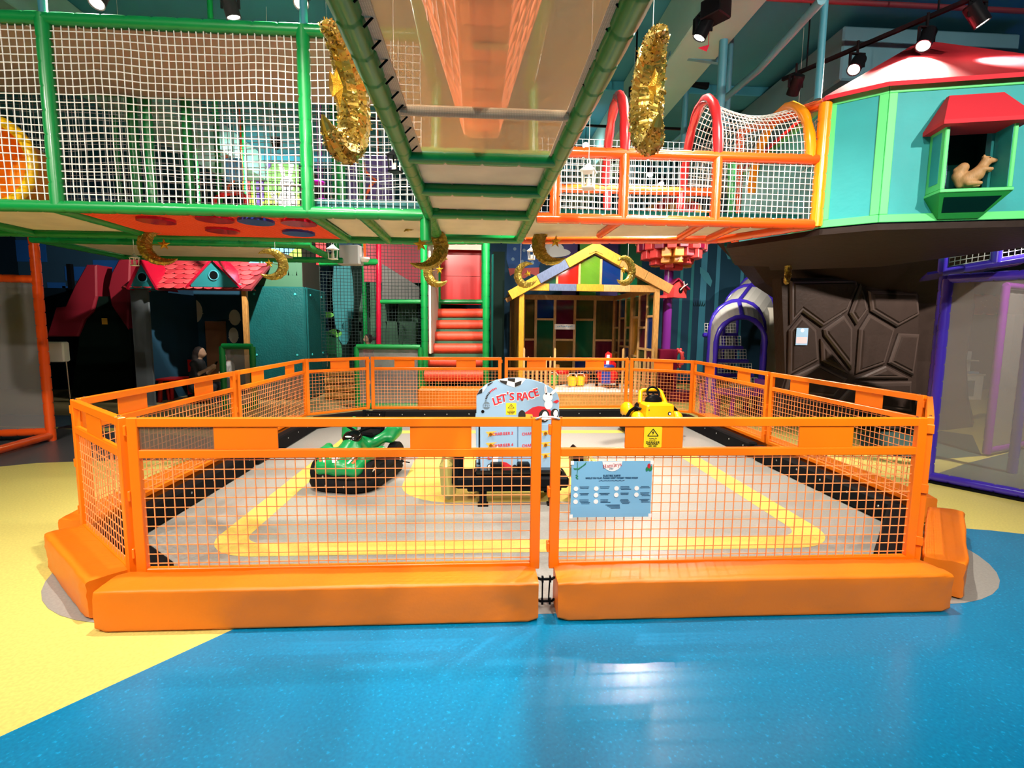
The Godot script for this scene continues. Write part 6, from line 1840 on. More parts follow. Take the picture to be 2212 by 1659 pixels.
# ---------- charging kiosk ----------
func kiosk():
	var B = Vector3(Vector3(0.359, 0.111, -4.85).x, 0, -4.85)
	var o = thing("charging_kiosk", "pale blue charging kiosk with a rounded racing sign on a black stand", "kiosk", B)
	var V = func(p): return p - Vector2(B.x, 0)
	var T = Transform3D(Basis.IDENTITY, Vector3(0, 0, 0.0))
	var out = [Vector2(-0.047, 0.393), Vector2(-0.048, 1.048), Vector2(-0.018, 1.111), Vector2(0.044, 1.161), Vector2(0.142, 1.206), Vector2(0.248, 1.224), Vector2(0.355, 1.229), Vector2(0.48, 1.212), Vector2(0.589, 1.181), Vector2(0.679, 1.131), Vector2(0.735, 1.077), Vector2(0.754, 1.023), Vector2(0.762, 0.389)].map(V)
	part(o, "sign_board", kit().prism(out, -0.03, 0.0, T, 0.004), "p_blue")
	part(o, "cabinet", kit().prism([Vector2(-0.057, 0.828), Vector2(0.758, 0.827), Vector2(0.761, 0.239), Vector2(-0.042, 0.245)].map(V), -0.34, -0.032), "p_blue")
	# two doors with their locks
	var d0 = [Vector2(-0.012, 0.778), Vector2(0.347, 0.777), Vector2(0.352, 0.335), Vector2(-0.006, 0.337)].map(V)
	var d1 = [Vector2(0.356, 0.777), Vector2(0.745, 0.777), Vector2(0.745, 0.333), Vector2(0.361, 0.335)].map(V)
	var da = part(o, "door", kit().prism(d0, 0.0, 0.016, T, 0.003), "p_blue")
	var db = part(o, "door", kit().prism(d1, 0.0, 0.016, T, 0.003), "p_blue")
	part(o, "gap", kit().box(Vector3(V.call(Vector2(-0.016, 0.577)).x - 0.004, Vector2(-0.016, 0.577).y, 0.004), Vector3(0.012, 0.4, 0.01)), "black")
	var locks = [[Vector2(0.091, 0.682), da], [Vector2(0.092, 0.572), da], [Vector2(0.624, 0.69), db], [Vector2(0.626, 0.575), db], [Vector2(0.628, 0.464), db]]
	for l in locks:
		var p = V.call(l[0])
		part(l[1], "flash", kit().prism([Vector2(p.x - 0.05, p.y + 0.022), Vector2(p.x + 0.06, p.y + 0.03), Vector2(p.x + 0.02, p.y + 0.008), Vector2(p.x + 0.055, p.y - 0.01), Vector2(p.x, p.y - 0.012), Vector2(p.x - 0.03, p.y - 0.03), Vector2(p.x - 0.02, p.y - 0.008)], 0.016, 0.0175), "p_amber")
		part(l[1], "lock", kit().lathe([Vector2(0, 0.02), Vector2(0.014, 0.018), Vector2(0.016, 0.0)], 14, Transform3D(Basis(Vector3.RIGHT, PI / 2), Vector3(p.x, p.y, 0.017))), "brass")
	for w in [["CHARGER 2", Vector3(0.208, 0.686, -4.85), da], ["CHARGER 4", Vector3(0.209, 0.572, -4.85), da], ["CHARGER", Vector3(0.479, 0.686, -4.85), db], ["CHARGER", Vector3(0.481, 0.571, -4.85), db]]:
		lettering(w[2], "lettering", w[0], 0.038, "p_red", w[1] - B + Vector3(0, 0, 0.018), Basis(Vector3.BACK, 0.06))
	# printed racing car on the doors and on the sign
	racing_car(o, V.call(Vector2(0.206, 0.355)), 0.30, 0.018, -1.0)
	racing_car(o, V.call(Vector2(0.553, 0.882)), 0.40, 0.001, 1.0)
	var hill = part(o, "printed_snow", kit().prism([Vector2(-0.006, 0.249), Vector2(0.756, 0.244), Vector2(0.755, 0.323), Vector2(0.594, 0.306), Vector2(0.457, 0.344), Vector2(0.356, 0.354), Vector2(0.275, 0.322), Vector2(0.139, 0.299), Vector2(0.003, 0.337)].map(V), -0.03, 0.003), "p_white")
	# chequered flag hanging over the top
	part(o, "flag", kit().prism([Vector2(0.159, 1.201), Vector2(0.248, 1.22), Vector2(0.409, 1.225), Vector2(0.427, 1.22), Vector2(0.374, 1.157), Vector2(0.32, 1.135), Vector2(0.244, 1.161), Vector2(0.177, 1.192)].map(V), 0.0, 0.004), "p_white")
	var k = kit()
	k.prism([Vector2(0.173, 1.206), Vector2(0.248, 1.197), Vector2(0.24, 1.161), Vector2(0.182, 1.188)].map(V), 0.004, 0.006)
	k.prism([Vector2(0.253, 1.224), Vector2(0.324, 1.224), Vector2(0.32, 1.184), Vector2(0.253, 1.202)].map(V), 0.004, 0.006)
	k.prism([Vector2(0.32, 1.18), Vector2(0.387, 1.202), Vector2(0.378, 1.162), Vector2(0.32, 1.139)].map(V), 0.004, 0.006)
	k.prism([Vector2(-0.044, 1.062), Vector2(-0.013, 1.111), Vector2(0.009, 1.125), Vector2(0.005, 1.08), Vector2(-0.026, 1.071)].map(V), 0.0, 0.004)
	k.prism([Vector2(0.058, 1.165), Vector2(0.106, 1.188), Vector2(0.106, 1.179), Vector2(0.062, 1.147)].map(V), 0.0, 0.004)
	part(o, "flag_check", k, "p_black")
	part(o, "flag", kit().prism([Vector2(0.009, 1.125), Vector2(0.053, 1.161), Vector2(0.049, 1.138), Vector2(0.014, 1.089)].map(V), 0.0, 0.004), "p_white")
	# curved gauge
	var cen = V.call(Vector2(0.188, 0.986))
	for i in 15:
		var a = PI - i * 0.085 * 1.25 + 0.25
		var c = cen + Vector2(cos(a), sin(a)) * 0.148
		part(o, "gauge_tick", kit().box(Vector3(c.x, c.y, 0.002), Vector3(0.016, 0.010, 0.003), Basis(Vector3.BACK, a)), "p_grey" if i < 5 else ("p_black" if i < 10 else "p_red"))
	var g = V.call(Vector2(0.05, 0.959))
	part(o, "badge", kit().prism(oval(g.x, g.y, 0.036, 0.036), 0.0, 0.003), "p_grey")
	lettering(o, "lettering", "320", 0.045, "p_blue", Vector3(g.x, g.y, 0.004))
	g = V.call(Vector2(0.014, 0.9))
	part(o, "key_switch", kit().lathe([Vector2(0, 0.008), Vector2(0.014, 0.006), Vector2(0.016, 0.0)], 14, Transform3D(Basis(Vector3.RIGHT, PI / 2), Vector3(g.x, g.y, 0.0))), "black")
	# LET'S RACE, letter by letter along a wave
	var word = "LET'S RACE"
	var pos = [Vector3(0.13, 0.999, -4.85), Vector3(0.17, 1.017, -4.85), Vector3(0.214, 1.031, -4.85), Vector3(0.254, 1.054, -4.85), Vector3(0.295, 1.045, -4.85), null, Vector3(0.366, 1.045, -4.85), Vector3(0.42, 1.05, -4.85), Vector3(0.478, 1.063, -4.85), Vector3(0.527, 1.086, -4.85)]
	var tilt = [0.3, 0.22, 0.15, 0.0, 0.05, 0.0, 0.02, 0.08, 0.2, 0.3]
	for i in word.length():
		if pos[i] == null: continue
		lettering(o, "letter", word[i], 0.115, "p_white", pos[i] - B + Vector3(0.001, -0.001, 0.0015), Basis(Vector3.BACK, tilt[i]).scaled(Vector3(1.06, 1.06, 1.0)))
		lettering(o, "letter", word[i], 0.105, "p_red", pos[i] - B + Vector3(0, 0, 0.003), Basis(Vector3.BACK, tilt[i]))
	warning_sign(o, V.call(Vector2(0.287, 0.927)), 0.1, 0.115, 0.001)
	# the stand
	part(o, "beam", kit().box(Vector3(-0.06, 0.24, 0.0), Vector3(1.08, 0.11, 0.34), Basis.IDENTITY, 0.02), "black")
	part(o, "tray", kit().box(Vector3(0.0, 0.325, -0.1), Vector3(0.84, 0.05, 0.46), Basis.IDENTITY, 0.015), "black_gloss")
	part(o, "front_bar", kit().box(Vector3(-0.04, 0.175, 0.13), Vector3(0.9, 0.04, 0.06), Basis.IDENTITY, 0.01), "black")
	for x in [-0.34, 0.33]:
		part(o, "leg", kit().box(Vector3(x, 0.09, 0.1), Vector3(0.07, 0.18, 0.06), Basis.IDENTITY, 0.006).box(Vector3(x, 0.012, 0.1), Vector3(0.1, 0.024, 0.09), Basis.IDENTITY, 0.004), "black")
		part(o, "leg", kit().box(Vector3(x, 0.09, -0.3), Vector3(0.07, 0.18, 0.06), Basis.IDENTITY, 0.006), "black")
	for s in [-1, 1]:
		part(o, "bracket", kit().box(Vector3(s * 0.13 - 0.08, 0.37, 0.05), Vector3(0.12, 0.08, 0.1), Basis.IDENTITY, 0.012), "black")
		part(o, "guard", kit().box(Vector3(s * 0.58, 0.36, -0.02), Vector3(0.1, 0.36, 0.36), Basis(Vector3.BACK, s * 0.06), 0.045), "black")
		part(o, "bumper_shell", kit().box(Vector3(s * 0.68, 0.25, -0.12), Vector3(0.14, 0.4, 0.5), Basis(Vector3.BACK, s * -0.06), 0.06), "olive")

func racing_car(o, p, s, z, dir):
	# a printed racing car with a white rabbit at the wheel
	var T = Transform3D(Basis.from_scale(Vector3(s * dir, s, 1.0)), Vector3(p.x, p.y, z))
	var W = func(poly, h, m, called): part(o, called, kit().prism(poly, 0.0, h, T) if dir > 0 else kit().prism(poly, 0.0, h, T), m)
	W.call([Vector2(-0.36, -0.13), Vector2(0.34, -0.13), Vector2(0.36, 0.02), Vector2(0.2, 0.16), Vector2(0.0, 0.18), Vector2(-0.14, 0.15), Vector2(-0.36, 0.0)], 0.0012, "p_red", "printed_car_body")
	W.call([Vector2(-0.36, -0.11), Vector2(-0.12, -0.11), Vector2(-0.15, -0.02), Vector2(-0.35, -0.01)], 0.0024, "p_amber", "printed_car_nose")
	for w in [[-0.4, -0.05, 0.09, 0.13], [0.14, -0.06, 0.13, 0.16], [0.4, 0.0, 0.1, 0.12]]:
		W.call(oval(w[0], w[1], w[2], w[3]), 0.0036, "p_black", "printed_tyre")
		if w[0] > -0.3: W.call(oval(w[0] + 0.02, w[1], w[2] * 0.55, w[3] * 0.72), 0.0048, "p_white", "printed_hub")
	W.call(oval(0.24, 0.22, 0.1, 0.12), 0.0030, "p_white", "printed_rabbit")
	W.call(oval(0.22, 0.40, 0.12, 0.11), 0.0036, "p_white", "printed_rabbit")
	W.call(oval(0.17, 0.58, 0.035, 0.12, 16, 0.1), 0.0036, "p_white", "printed_rabbit")
	W.call(oval(0.36, 0.53, 0.035, 0.12, 16, -0.8), 0.0036, "p_white", "printed_rabbit")
	W.call(oval(0.17, 0.58, 0.014, 0.08, 16, 0.1), 0.0048, "p_pink", "printed_ear")
	W.call([Vector2(0.34, 0.28), Vector2(0.46, 0.34), Vector2(0.5, 0.3), Vector2(0.44, 0.25)], 0.0036, "p_red", "printed_scarf")

func warning_sign(o, p, w, h, z):
	var T = Transform3D(Basis.IDENTITY, Vector3(p.x, p.y, z))
	part(o, "warning_plate", kit().prism(rounded(-w * 0.5, -h * 0.5, w * 0.5, h * 0.5, w * 0.05, 3), 0.0, 0.002, T), "p_yellow")
	var k = kit()
	var tri = [Vector2(-w * 0.3, h * 0.06), Vector2(w * 0.3, h * 0.06), Vector2(0, h * 0.4)]
	for i in 3:
		var a = tri[i]
		var b = tri[(i + 1) % 3]
		k.bar(Vector3(a.x, a.y, 0.0028), Vector3(b.x, b.y, 0.0028), w * 0.045, 0.0012, Vector3(0, 0, 1))
	k.prism([Vector2(0.02 * w, h * 0.33), Vector2(-0.07 * w, h * 0.2), Vector2(-0.005 * w, h * 0.2), Vector2(-0.03 * w, h * 0.1), Vector2(0.07 * w, h * 0.24), Vector2(0.01 * w, h * 0.24)], 0.002, 0.0032)
	# a flowing line of script
	var pts = []
	for i in 13: pts.append(Vector3((0.22 - i * 0.036) * w, -0.07 * h + sin(i * 1.3) * 0.014 * h + (0.03 * h if i in [2, 8] else 0.0), 0.0028))
	k.tube(pts, w * 0.013, 5)
	pts = []
	for i in 11: pts.append(Vector3((0.2 - i * 0.04) * w, -0.14 * h + sin(i * 1.9) * 0.01 * h, 0.0028))
	k.tube(pts, w * 0.008, 5)
	var kk = kit()
	kk.add(k, T)
	part(o, "warning_symbol", kk, "p_black")
	lettering(o, "lettering", "DANGER", w * 0.19, "p_black", Vector3(p.x, p.y - h * 0.25, z + 0.003))
	lettering(o, "lettering", "HIGH VOLTAGE", w * 0.085, "p_black", Vector3(p.x, p.y - h * 0.34, z + 0.003))
	lettering(o, "lettering", "220V - 380V", w * 0.085, "p_black", Vector3(p.x, p.y - h * 0.42, z + 0.003))

# ---------- karts ----------
func wheel(parent, at, r, wd, hub = "white"):
	var X = Transform3D(Basis(Vector3.BACK, PI / 2), at)
	var t = part(parent, "wheel", kit().lathe([Vector2(r * 0.55, -wd * 0.5), Vector2(r * 0.9, -wd * 0.5), Vector2(r, -wd * 0.35), Vector2(r, wd * 0.35), Vector2(r * 0.9, wd * 0.5), Vector2(r * 0.55, wd * 0.5), Vector2(r * 0.55, -wd * 0.5)], 20, X), "tyre")
	part(t, "hub", kit().lathe([Vector2(0, -wd * 0.4), Vector2(r * 0.55, -wd * 0.4), Vector2(r * 0.55, wd * 0.4), Vector2(0, wd * 0.4)], 16, X), hub)

func bumper(parent, hw, hl, r0, y, r):
	var pts = rounded(-hw, -hl, hw, hl, r0, 8).map(func(q): return Vector3(q.x, y, q.y))
	part(parent, "bumper", kit().tube(pts, r, 10, true), "rubber")
	return pts

func green_kart():
	var o = thing("electric_kart", "green electric kart shaped like a quad bike with a black bumper", "kart", Vector3(-1.36, 0.006, -5.62), -0.24)
	o.scale = Vector3.ONE * 0.82
	bumper(o, 0.38, 0.58, 0.24, 0.10, 0.09)
	bumper(o, 0.37, 0.57, 0.24, 0.20, 0.06)
	part(o, "chassis", kit().prism(rounded(-0.38, -0.58, 0.38, 0.58, 0.24, 6), 0.08, 0.23, flat_up(0.0)), "black")
	var G = Color.WHITE
	var body = [
		[Vector3(-0.22, 0.29, 0.53), Vector3(0.22, 0.29, 0.53), 0.085, 0.085, G], [Vector3(0, 0.33, 0.54), Vector3(0, 0.54, 0.12), 0.12, 0.13, G],
		[Vector3(-0.2, 0.30, 0.53), Vector3(-0.31, 0.43, 0.36), 0.08, 0.055, G], [Vector3(0.2, 0.30, 0.53), Vector3(0.31, 0.43, 0.36), 0.08, 0.055, G],
		[Vector3(-0.31, 0.44, 0.38), Vector3(-0.38, 0.45, 0.10), 0.05, 0.06, G], [Vector3(0.31, 0.44, 0.38), Vector3(0.38, 0.45, 0.10), 0.05, 0.06, G],
		[Vector3(-0.3, 0.44, 0.26), Vector3(0.3, 0.44, 0.26), 0.05, 0.05, G],
		[Vector3(0, 0.42, 0.0), Vector3(0, 0.44, -0.5), 0.15, 0.15, G],
		[Vector3(-0.16, 0.48, -0.2), Vector3(-0.33, 0.62, -0.42), 0.07, 0.07, G], [Vector3(0.16, 0.48, -0.2), Vector3(0.33, 0.62, -0.42), 0.07, 0.07, G],
		[Vector3(-0.33, 0.62, -0.40), Vector3(-0.38, 0.70, -0.62), 0.07, 0.05, G], [Vector3(0.33, 0.62, -0.40), Vector3(0.38, 0.70, -0.62), 0.07, 0.05, G],
		[Vector3(-0.34, 0.52, -0.3), Vector3(-0.36, 0.6, -0.42), 0.06, 0.07, G], [Vector3(0.34, 0.52, -0.3), Vector3(0.36, 0.6, -0.42), 0.06, 0.07, G]]
	part(o, "fairing", figure(body, 0.09, 0.018), "kart_green")
	part(o, "instrument_panel", kit().ball(Vector3(0, 0.62, 0.16), Vector3(0.13, 0.07, 0.13), 16, Basis(Vector3.RIGHT, 0.5)), "black_gloss")
	part(o, "headlamp", kit().ball(Vector3(0, 0.645, 0.265), Vector3(0.05, 0.012, 0.02), 10), "p_white")
	part(o, "grille", kit().prism([Vector2(-0.05, 0.03), Vector2(0.05, 0.03), Vector2(0.02, -0.05), Vector2(-0.02, -0.05)], 0.0, 0.02, Transform3D(Basis(Vector3.RIGHT, -0.6), Vector3(0, 0.43, 0.60))), "p_white")
	for s in [-1, 1]:
		part(o, "decal", kit().prism([Vector2(0, 0), Vector2(s * 0.05, 0.01), Vector2(s * 0.09, 0.12), Vector2(s * 0.06, 0.1)], 0.0, 0.008, Transform3D(Basis(Vector3.RIGHT, -0.7), Vector3(s * 0.17, 0.35, 0.60))), "p_orange")
		part(o, "decal", kit().prism([Vector2(0, 0), Vector2(s * 0.03, 0.0), Vector2(s * 0.11, 0.15), Vector2(s * 0.09, 0.15)], 0.0, 0.006, Transform3D(Basis(Vector3.RIGHT, -0.7), Vector3(s * 0.12, 0.35, 0.61))), "p_white")
		part(o, "decal", kit().ball(Vector3(s * 0.405, 0.66, -0.5), Vector3(0.02, 0.07, 0.035), 10, Basis(Vector3.RIGHT, -0.9)), "p_orange")
		part(o, "handlebar", kit().tube([Vector3(0, 0.66, 0.02), Vector3(s * 0.1, 0.70, 0.0), Vector3(s * 0.26, 0.75, -0.08), Vector3(s * 0.36, 0.75, -0.12)], [0.02, 0.02, 0.022, 0.026], 8), "black")
		for z in [0.36, -0.42]: wheel(o, Vector3(s * 0.345, 0.21 if z > 0 else 0.25, z), 0.165 if z > 0 else 0.2, 0.13)
	part(o, "seat", kit().box(Vector3(0, 0.58, -0.28), Vector3(0.3, 0.08, 0.3), Basis.IDENTITY, 0.03), "black")
	var k = kit()
	var bs = Basis(Vector3.RIGHT, -0.25)
	for x in [-0.15, 0.15]: k.box(Vector3(x, 0.70, -0.46), Vector3(0.06, 0.36, 0.04), bs, 0.012)
	for i in 5: k.box(Vector3(0, 0.55 + i * 0.074, -0.43 - i * 0.018), Vector3(0.3, 0.038, 0.035), bs, 0.01)
	part(o, "backrest", k, "black")
	for x in [-0.16, 0.16]: part(o, "screw", kit().ball(Vector3(x, 0.21, 0.632), Vector3(0.014, 0.014, 0.008), 8), "steel")
	for x in [-0.1, 0.14]: part(o, "screw", kit().ball(Vector3(x, 0.11, 0.672), Vector3(0.014, 0.014, 0.008), 8), "steel")
	part(o, "aerial", kit().tube([Vector3(0.46, 0.27, -0.12), Vector3(0.72, 0.27, -0.02)], 0.008, 6), "black")

func yellow_kart():
	var o = thing("electric_car", "yellow electric toy car with a black steering wheel, by the far fence", "toy car", Vector3(2.764, 0, -7.553) + Vector3(0.0, 0.006, -0.55), 0.06)
	o.scale = Vector3.ONE * 0.86
	bumper(o, 0.40, 0.55, 0.26, 0.12, 0.10)
	bumper(o, 0.38, 0.53, 0.26, 0.25, 0.06)
	part(o, "chassis", kit().prism(rounded(-0.38, -0.55, 0.38, 0.55, 0.24, 6), 0.08, 0.3, flat_up(0.0)), "black")
	part(o, "hood", kit().prism([Vector2(-0.27, 0.3), Vector2(0.27, 0.3), Vector2(0.26, 0.6), Vector2(0.22, 0.63), Vector2(-0.22, 0.63), Vector2(-0.26, 0.6)], 0.1, 0.5, Transform3D.IDENTITY, 0.025), "kart_yellow")
	part(o, "windscreen_frame", kit().tube([Vector3(-0.25, 0.6, 0.12), Vector3(-0.2, 0.8, 0.0), Vector3(-0.15, 0.83, -0.02), Vector3(0.15, 0.83, -0.02), Vector3(0.2, 0.8, 0.0), Vector3(0.25, 0.6, 0.12)], 0.04, 10), "kart_yellow")
	part(o, "dashboard", kit().ball(Vector3(0, 0.63, 0.14), Vector3(0.17, 0.14, 0.1), 16), "black")
	var ring = oval(0, 0, 0.115, 0.115, 20).map(func(q): return Vector3(q.x, 0.80 + q.y * 0.85, 0.12 - q.y * 0.5))
	var w = part(o, "steering_wheel", kit().tube(ring, 0.02, 8, true), "black")
	part(w, "spoke", kit().bar(Vector3(-0.1, 0.8, 0.12), Vector3(0.1, 0.8, 0.12), 0.03, 0.04).bar(Vector3(0, 0.8, 0.12), Vector3(0, 0.71, 0.17), 0.03, 0.04), "black")
	part(o, "badge", kit().lathe([Vector2(0, 0.012), Vector2(0.026, 0.01), Vector2(0.036, 0.0)], 16, Transform3D(Basis(Vector3.RIGHT, PI / 2), Vector3(0.17, 0.46, 0.5))), "black")
	part(o, "badge_centre", kit().lathe([Vector2(0, 0.016), Vector2(0.02, 0.015), Vector2(0.02, 0.0)], 16, Transform3D(Basis(Vector3.RIGHT, PI / 2), Vector3(0.17, 0.46, 0.5))), "p_white")
	part(o, "knob", kit().ball(Vector3(-0.22, 0.53, 0.5), Vector3(0.014, 0.014, 0.01), 8), "p_maroon")
	for s in [-1, 1]:
		part(o, "fender", kit().ball(Vector3(s * 0.37, 0.36, 0.34), Vector3(0.11, 0.12, 0.17), 14), "kart_yellow")
		part(o, "rear_fender", kit().ball(Vector3(s * 0.33, 0.4, -0.34), Vector3(0.13, 0.16, 0.2), 14), "kart_yellow")
		part(o, "side_arm", kit().tube([Vector3(s * 0.28, 0.5, 0.25), Vector3(s * 0.36, 0.54, 0.2), Vector3(s * 0.45, 0.46, 0.16), Vector3(s * 0.5, 0.34, 0.12)], 0.03, 8), "black")
		for z in [0.34, -0.34]: wheel(o, Vector3(s * 0.36, 0.2, z), 0.16, 0.13)
	part(o, "seat", kit().box(Vector3(0, 0.42, -0.25), Vector3(0.34, 0.24, 0.34), Basis.IDENTITY, 0.04), "black")

# ---------- signs on the front fence ----------
func signs():
	var p0 = Vector2(0.55, 0.898)
	var p1 = Vector2(1.052, 0.545)
	var c = (p0 + p1) * 0.5
	var o = thing("rules_poster", "blue rules poster tied to the wire of the front right fence panel", "poster", Vector3(c.x, c.y, -2.998))
	var w = p1.x - p0.x
	var h = p0.y - p1.y
	var k = kit()
	# a sheet with soft ripples
	var n = 24
	for i in n:
		for j in 16:
			var q = []
			for e in [[i, j], [i + 1, j], [i + 1, j + 1], [i, j + 1]]:
				var x = -w * 0.5 + w * e[0] / n
				var y = -h * 0.5 + h * e[1] / 16.0
				q.append(Vector3(x, y, 0.0016 * sin(y * 34.0 + sin(x * 6.0)) * smoothstep(0.05, -0.1, y)))
			k.quad(q[0], q[1], q[2], q[3])
	k.box(Vector3(0, 0, -0.004), Vector3(w, h, 0.003))
	part(o, "sheet", k, "p_blue2")
	k = kit()
	var half = [Vector2(-0.06, h * 0.5)]
	for i in 11: half.append(Vector2(-cos(PI * i / 10) * 0.062, h * 0.5 - sin(PI * i / 10) * 0.062))
	k.prism(half, 0.002, 0.003)
	part(o, "logo_field", k, "p_white")
	lettering(o, "lettering", "Hamleys", 0.028, "p_red", Vector3(0, h * 0.5 - 0.026, 0.0035), Basis(Vector3.BACK, 0.12), true, true, 400)
	lettering(o, "lettering", "play", 0.012, "p_navy", Vector3(-0.006, h * 0.5 - 0.045, 0.0035), Basis.IDENTITY, true, true, 400)
	lettering(o, "lettering", "ELECTRIC KARTS", 0.014, "p_navy", Vector3(0, 0.088, 0.003))
	lettering(o, "lettering", "WHILE YOU PLAY, PLEASE DON'T FORGET THESE RULES!", 0.0125, "p_navy", Vector3(0, 0.073, 0.003))
	k = kit()
	var pts = []
	for i in 40: pts.append(Vector3(0.08 - i * 0.0041, 0.056 + sin(i * 1.1) * 0.0016 + (0.003 if i % 7 == 0 else 0.0), 0.003))
	k.tube(pts, 0.0014, 4)
	part(o, "script_line", k, "p_navy")
	var rng = RandomNumberGenerator.new()
	rng.seed = 3
	k = kit()
	var ic = kit()
	for r in 3:
		for q in 4:
			var x = -w * 0.5 + 0.03 + q * 0.126
			var y = 0.006 - r * 0.041
			if not (r == 2 and q > 1):
				ic.prism(oval(x, y, 0.0145, 0.0145, 16), 0.002, 0.0032)
			var nl = 2 if r < 2 else 3
			for l in nl + (1 if rng.randf() > 0.5 else 0):
				k.box(Vector3(x + 0.052 + (0.008 if l > 1 else 0.0), y + 0.012 - l * 0.0085, 0.0026), Vector3(0.045 + rng.randf() * 0.02, 0.0026, 0.001))
	for l in 4: k.box(Vector3(0.01 + l * 0.006, -0.098 - l * 0.007, 0.0026), Vector3(0.09 - l * 0.01, 0.0026, 0.001))
	part(o, "printed_icons", ic, "p_white", "stuff")
	part(o, "printed_lines", k, "p_navy", "stuff")
	k = kit()
	k.tube([Vector3(-w * 0.5 + 0.035, h * 0.5 - 0.004, 0.003), Vector3(-w * 0.5 + 0.036, h * 0.5 - 0.06, 0.003), Vector3(-w * 0.5 + 0.034, h * 0.5 - 0.108, 0.003)], 0.0016, 5)
	k.tube([Vector3(-w * 0.5 + 0.012, h * 0.5 - 0.042, 0.003), Vector3(-w * 0.5 + 0.04, h * 0.5 - 0.044, 0.003), Vector3(-w * 0.5 + 0.07, h * 0.5 - 0.025, 0.003), Vector3(-w * 0.5 + 0.09, h * 0.5 - 0.004, 0.003)], 0.0016, 5)
	for i in 9: k.prism(oval(-w * 0.5 + 0.02 + i * 0.008, h * 0.5 - 0.046 + maxf(0.0, (i - 3) * 0.006), 0.005, 0.003, 8, i), 0.003, 0.004)
	for i in 4: k.prism(oval(-w * 0.5 + 0.034 + (0.004 if i % 2 else -0.004), h * 0.5 - 0.085 - i * 0.007, 0.005, 0.003, 8, i), 0.003, 0.004)
	part(o, "printed_vine", k, "p_green")
	part(o, "printed_flower", kit().prism(oval(w * 0.5 - 0.022, h * 0.5 - 0.03, 0.01, 0.016, 10), 0.002, 0.004), "p_red")
	part(o, "printed_leaf", kit().prism(oval(w * 0.5 - 0.014, h * 0.5 - 0.045, 0.014, 0.018, 10), 0.002, 0.0034).prism(oval(w * 0.5 - 0.034, h * 0.5 - 0.05, 0.008, 0.014, 10), 0.002, 0.0034), "p_green")
	for q in [[-1, -1], [1, -1], [-1, 1], [1, 1]]: part(o, "tape", kit().box(Vector3(q[0] * (w * 0.5 - 0.004), q[1] * (h * 0.5 - 0.008), 0.003), Vector3(0.02, 0.024, 0.001)), "p_white")
	# yellow danger plate
	var dc = (Vector2(0.99, 1.111) + Vector2(1.118, 0.975)) * 0.5
	o = thing("danger_sign", "yellow high voltage danger sign on the orange plate of the front right fence panel", "sign", Vector3(dc.x, dc.y, -3.018))
	warning_sign(o, Vector2.ZERO, 0.112, 0.13, 0.0)

# ---------- gold moons ----------
func crescent(r, thick, seed_no):
	var fn = FastNoiseLite.new()
	fn.seed = seed_no
	fn.frequency = 3.0
	var k = kit()
	var n = 44
	var rings = []
	for i in n + 1:
		var t = float(i) / n
		var a = lerpf(-2.45, 2.45, t)
		var w = r * 0.30 * pow(sin(t * PI), 0.75) + 0.004
		var dpt = thick * pow(sin(t * PI), 0.6) + 0.004
		var c = Vector3(cos(a), sin(a), 0) * (r - w)
		var dir = Vector3(cos(a), sin(a), 0)
		var ring = []
		for q in 10:
			var b = TAU * q / 10
			var rough = 1.0 + 0.18 * fn.get_noise_3d(cos(a) * 9.0 + cos(b) * 3.0, sin(a) * 9.0, sin(b) * 4.0)
			ring.append(c + (dir * cos(b) * w + Vector3(0, 0, 1) * sin(b) * dpt) * rough)
		rings.append(ring)
	for i in n:
		for q in 10:
			var l = (q + 1) % 10
			k.quad(rings[i][q], rings[i + 1][q], rings[i + 1][l], rings[i][l])
			for e in 6: k.col.append(Color(0.40, 0.28, 0.05))
	k.use_col = true
	# loose tinsel leaves all over
	var rng = RandomNumberGenerator.new()
	rng.seed = seed_no
	for e in 2200:
		var i = rng.randi_range(2, n - 2)
		var q = rng.randi() % 10
		var p = rings[i][q].lerp(rings[i + 1][(q + 1) % 10], rng.randf())
		var u = Vector3(rng.randfn(), rng.randfn(), rng.randfn()).normalized() * r * 0.04
		var w = Vector3(rng.randfn(), rng.randfn(), rng.randfn()).normalized() * r * 0.03
		k.tri(p - w, p + w, p + u)
		var tone = [Color(0.85, 0.68, 0.28), Color(0.5, 0.34, 0.06), Color(0.16, 0.10, 0.02), Color(0.62, 0.44, 0.09)][e % 4]  # sparkle put into the colour: pale, gold and dark leaves mixed
		for f in 3: k.col.append(tone)
	return k

func star_shape(r):
	var k = kit()
	for i in 10:
		var ra = r if i % 2 == 0 else r * 0.42
		var rb = r if i % 2 == 1 else r * 0.42
		var a = Vector3(cos(TAU * i / 10 + 0.3) * ra, sin(TAU * i / 10 + 0.3) * ra, 0)
		var b = Vector3(cos(TAU * (i + 1) / 10 + 0.3) * rb, sin(TAU * (i + 1) / 10 + 0.3) * rb, 0)
		k.tri(Vector3(0, 0, r * 0.38), a, b)
		k.tri(Vector3(0, 0, -r * 0.38), b, a)
	return k

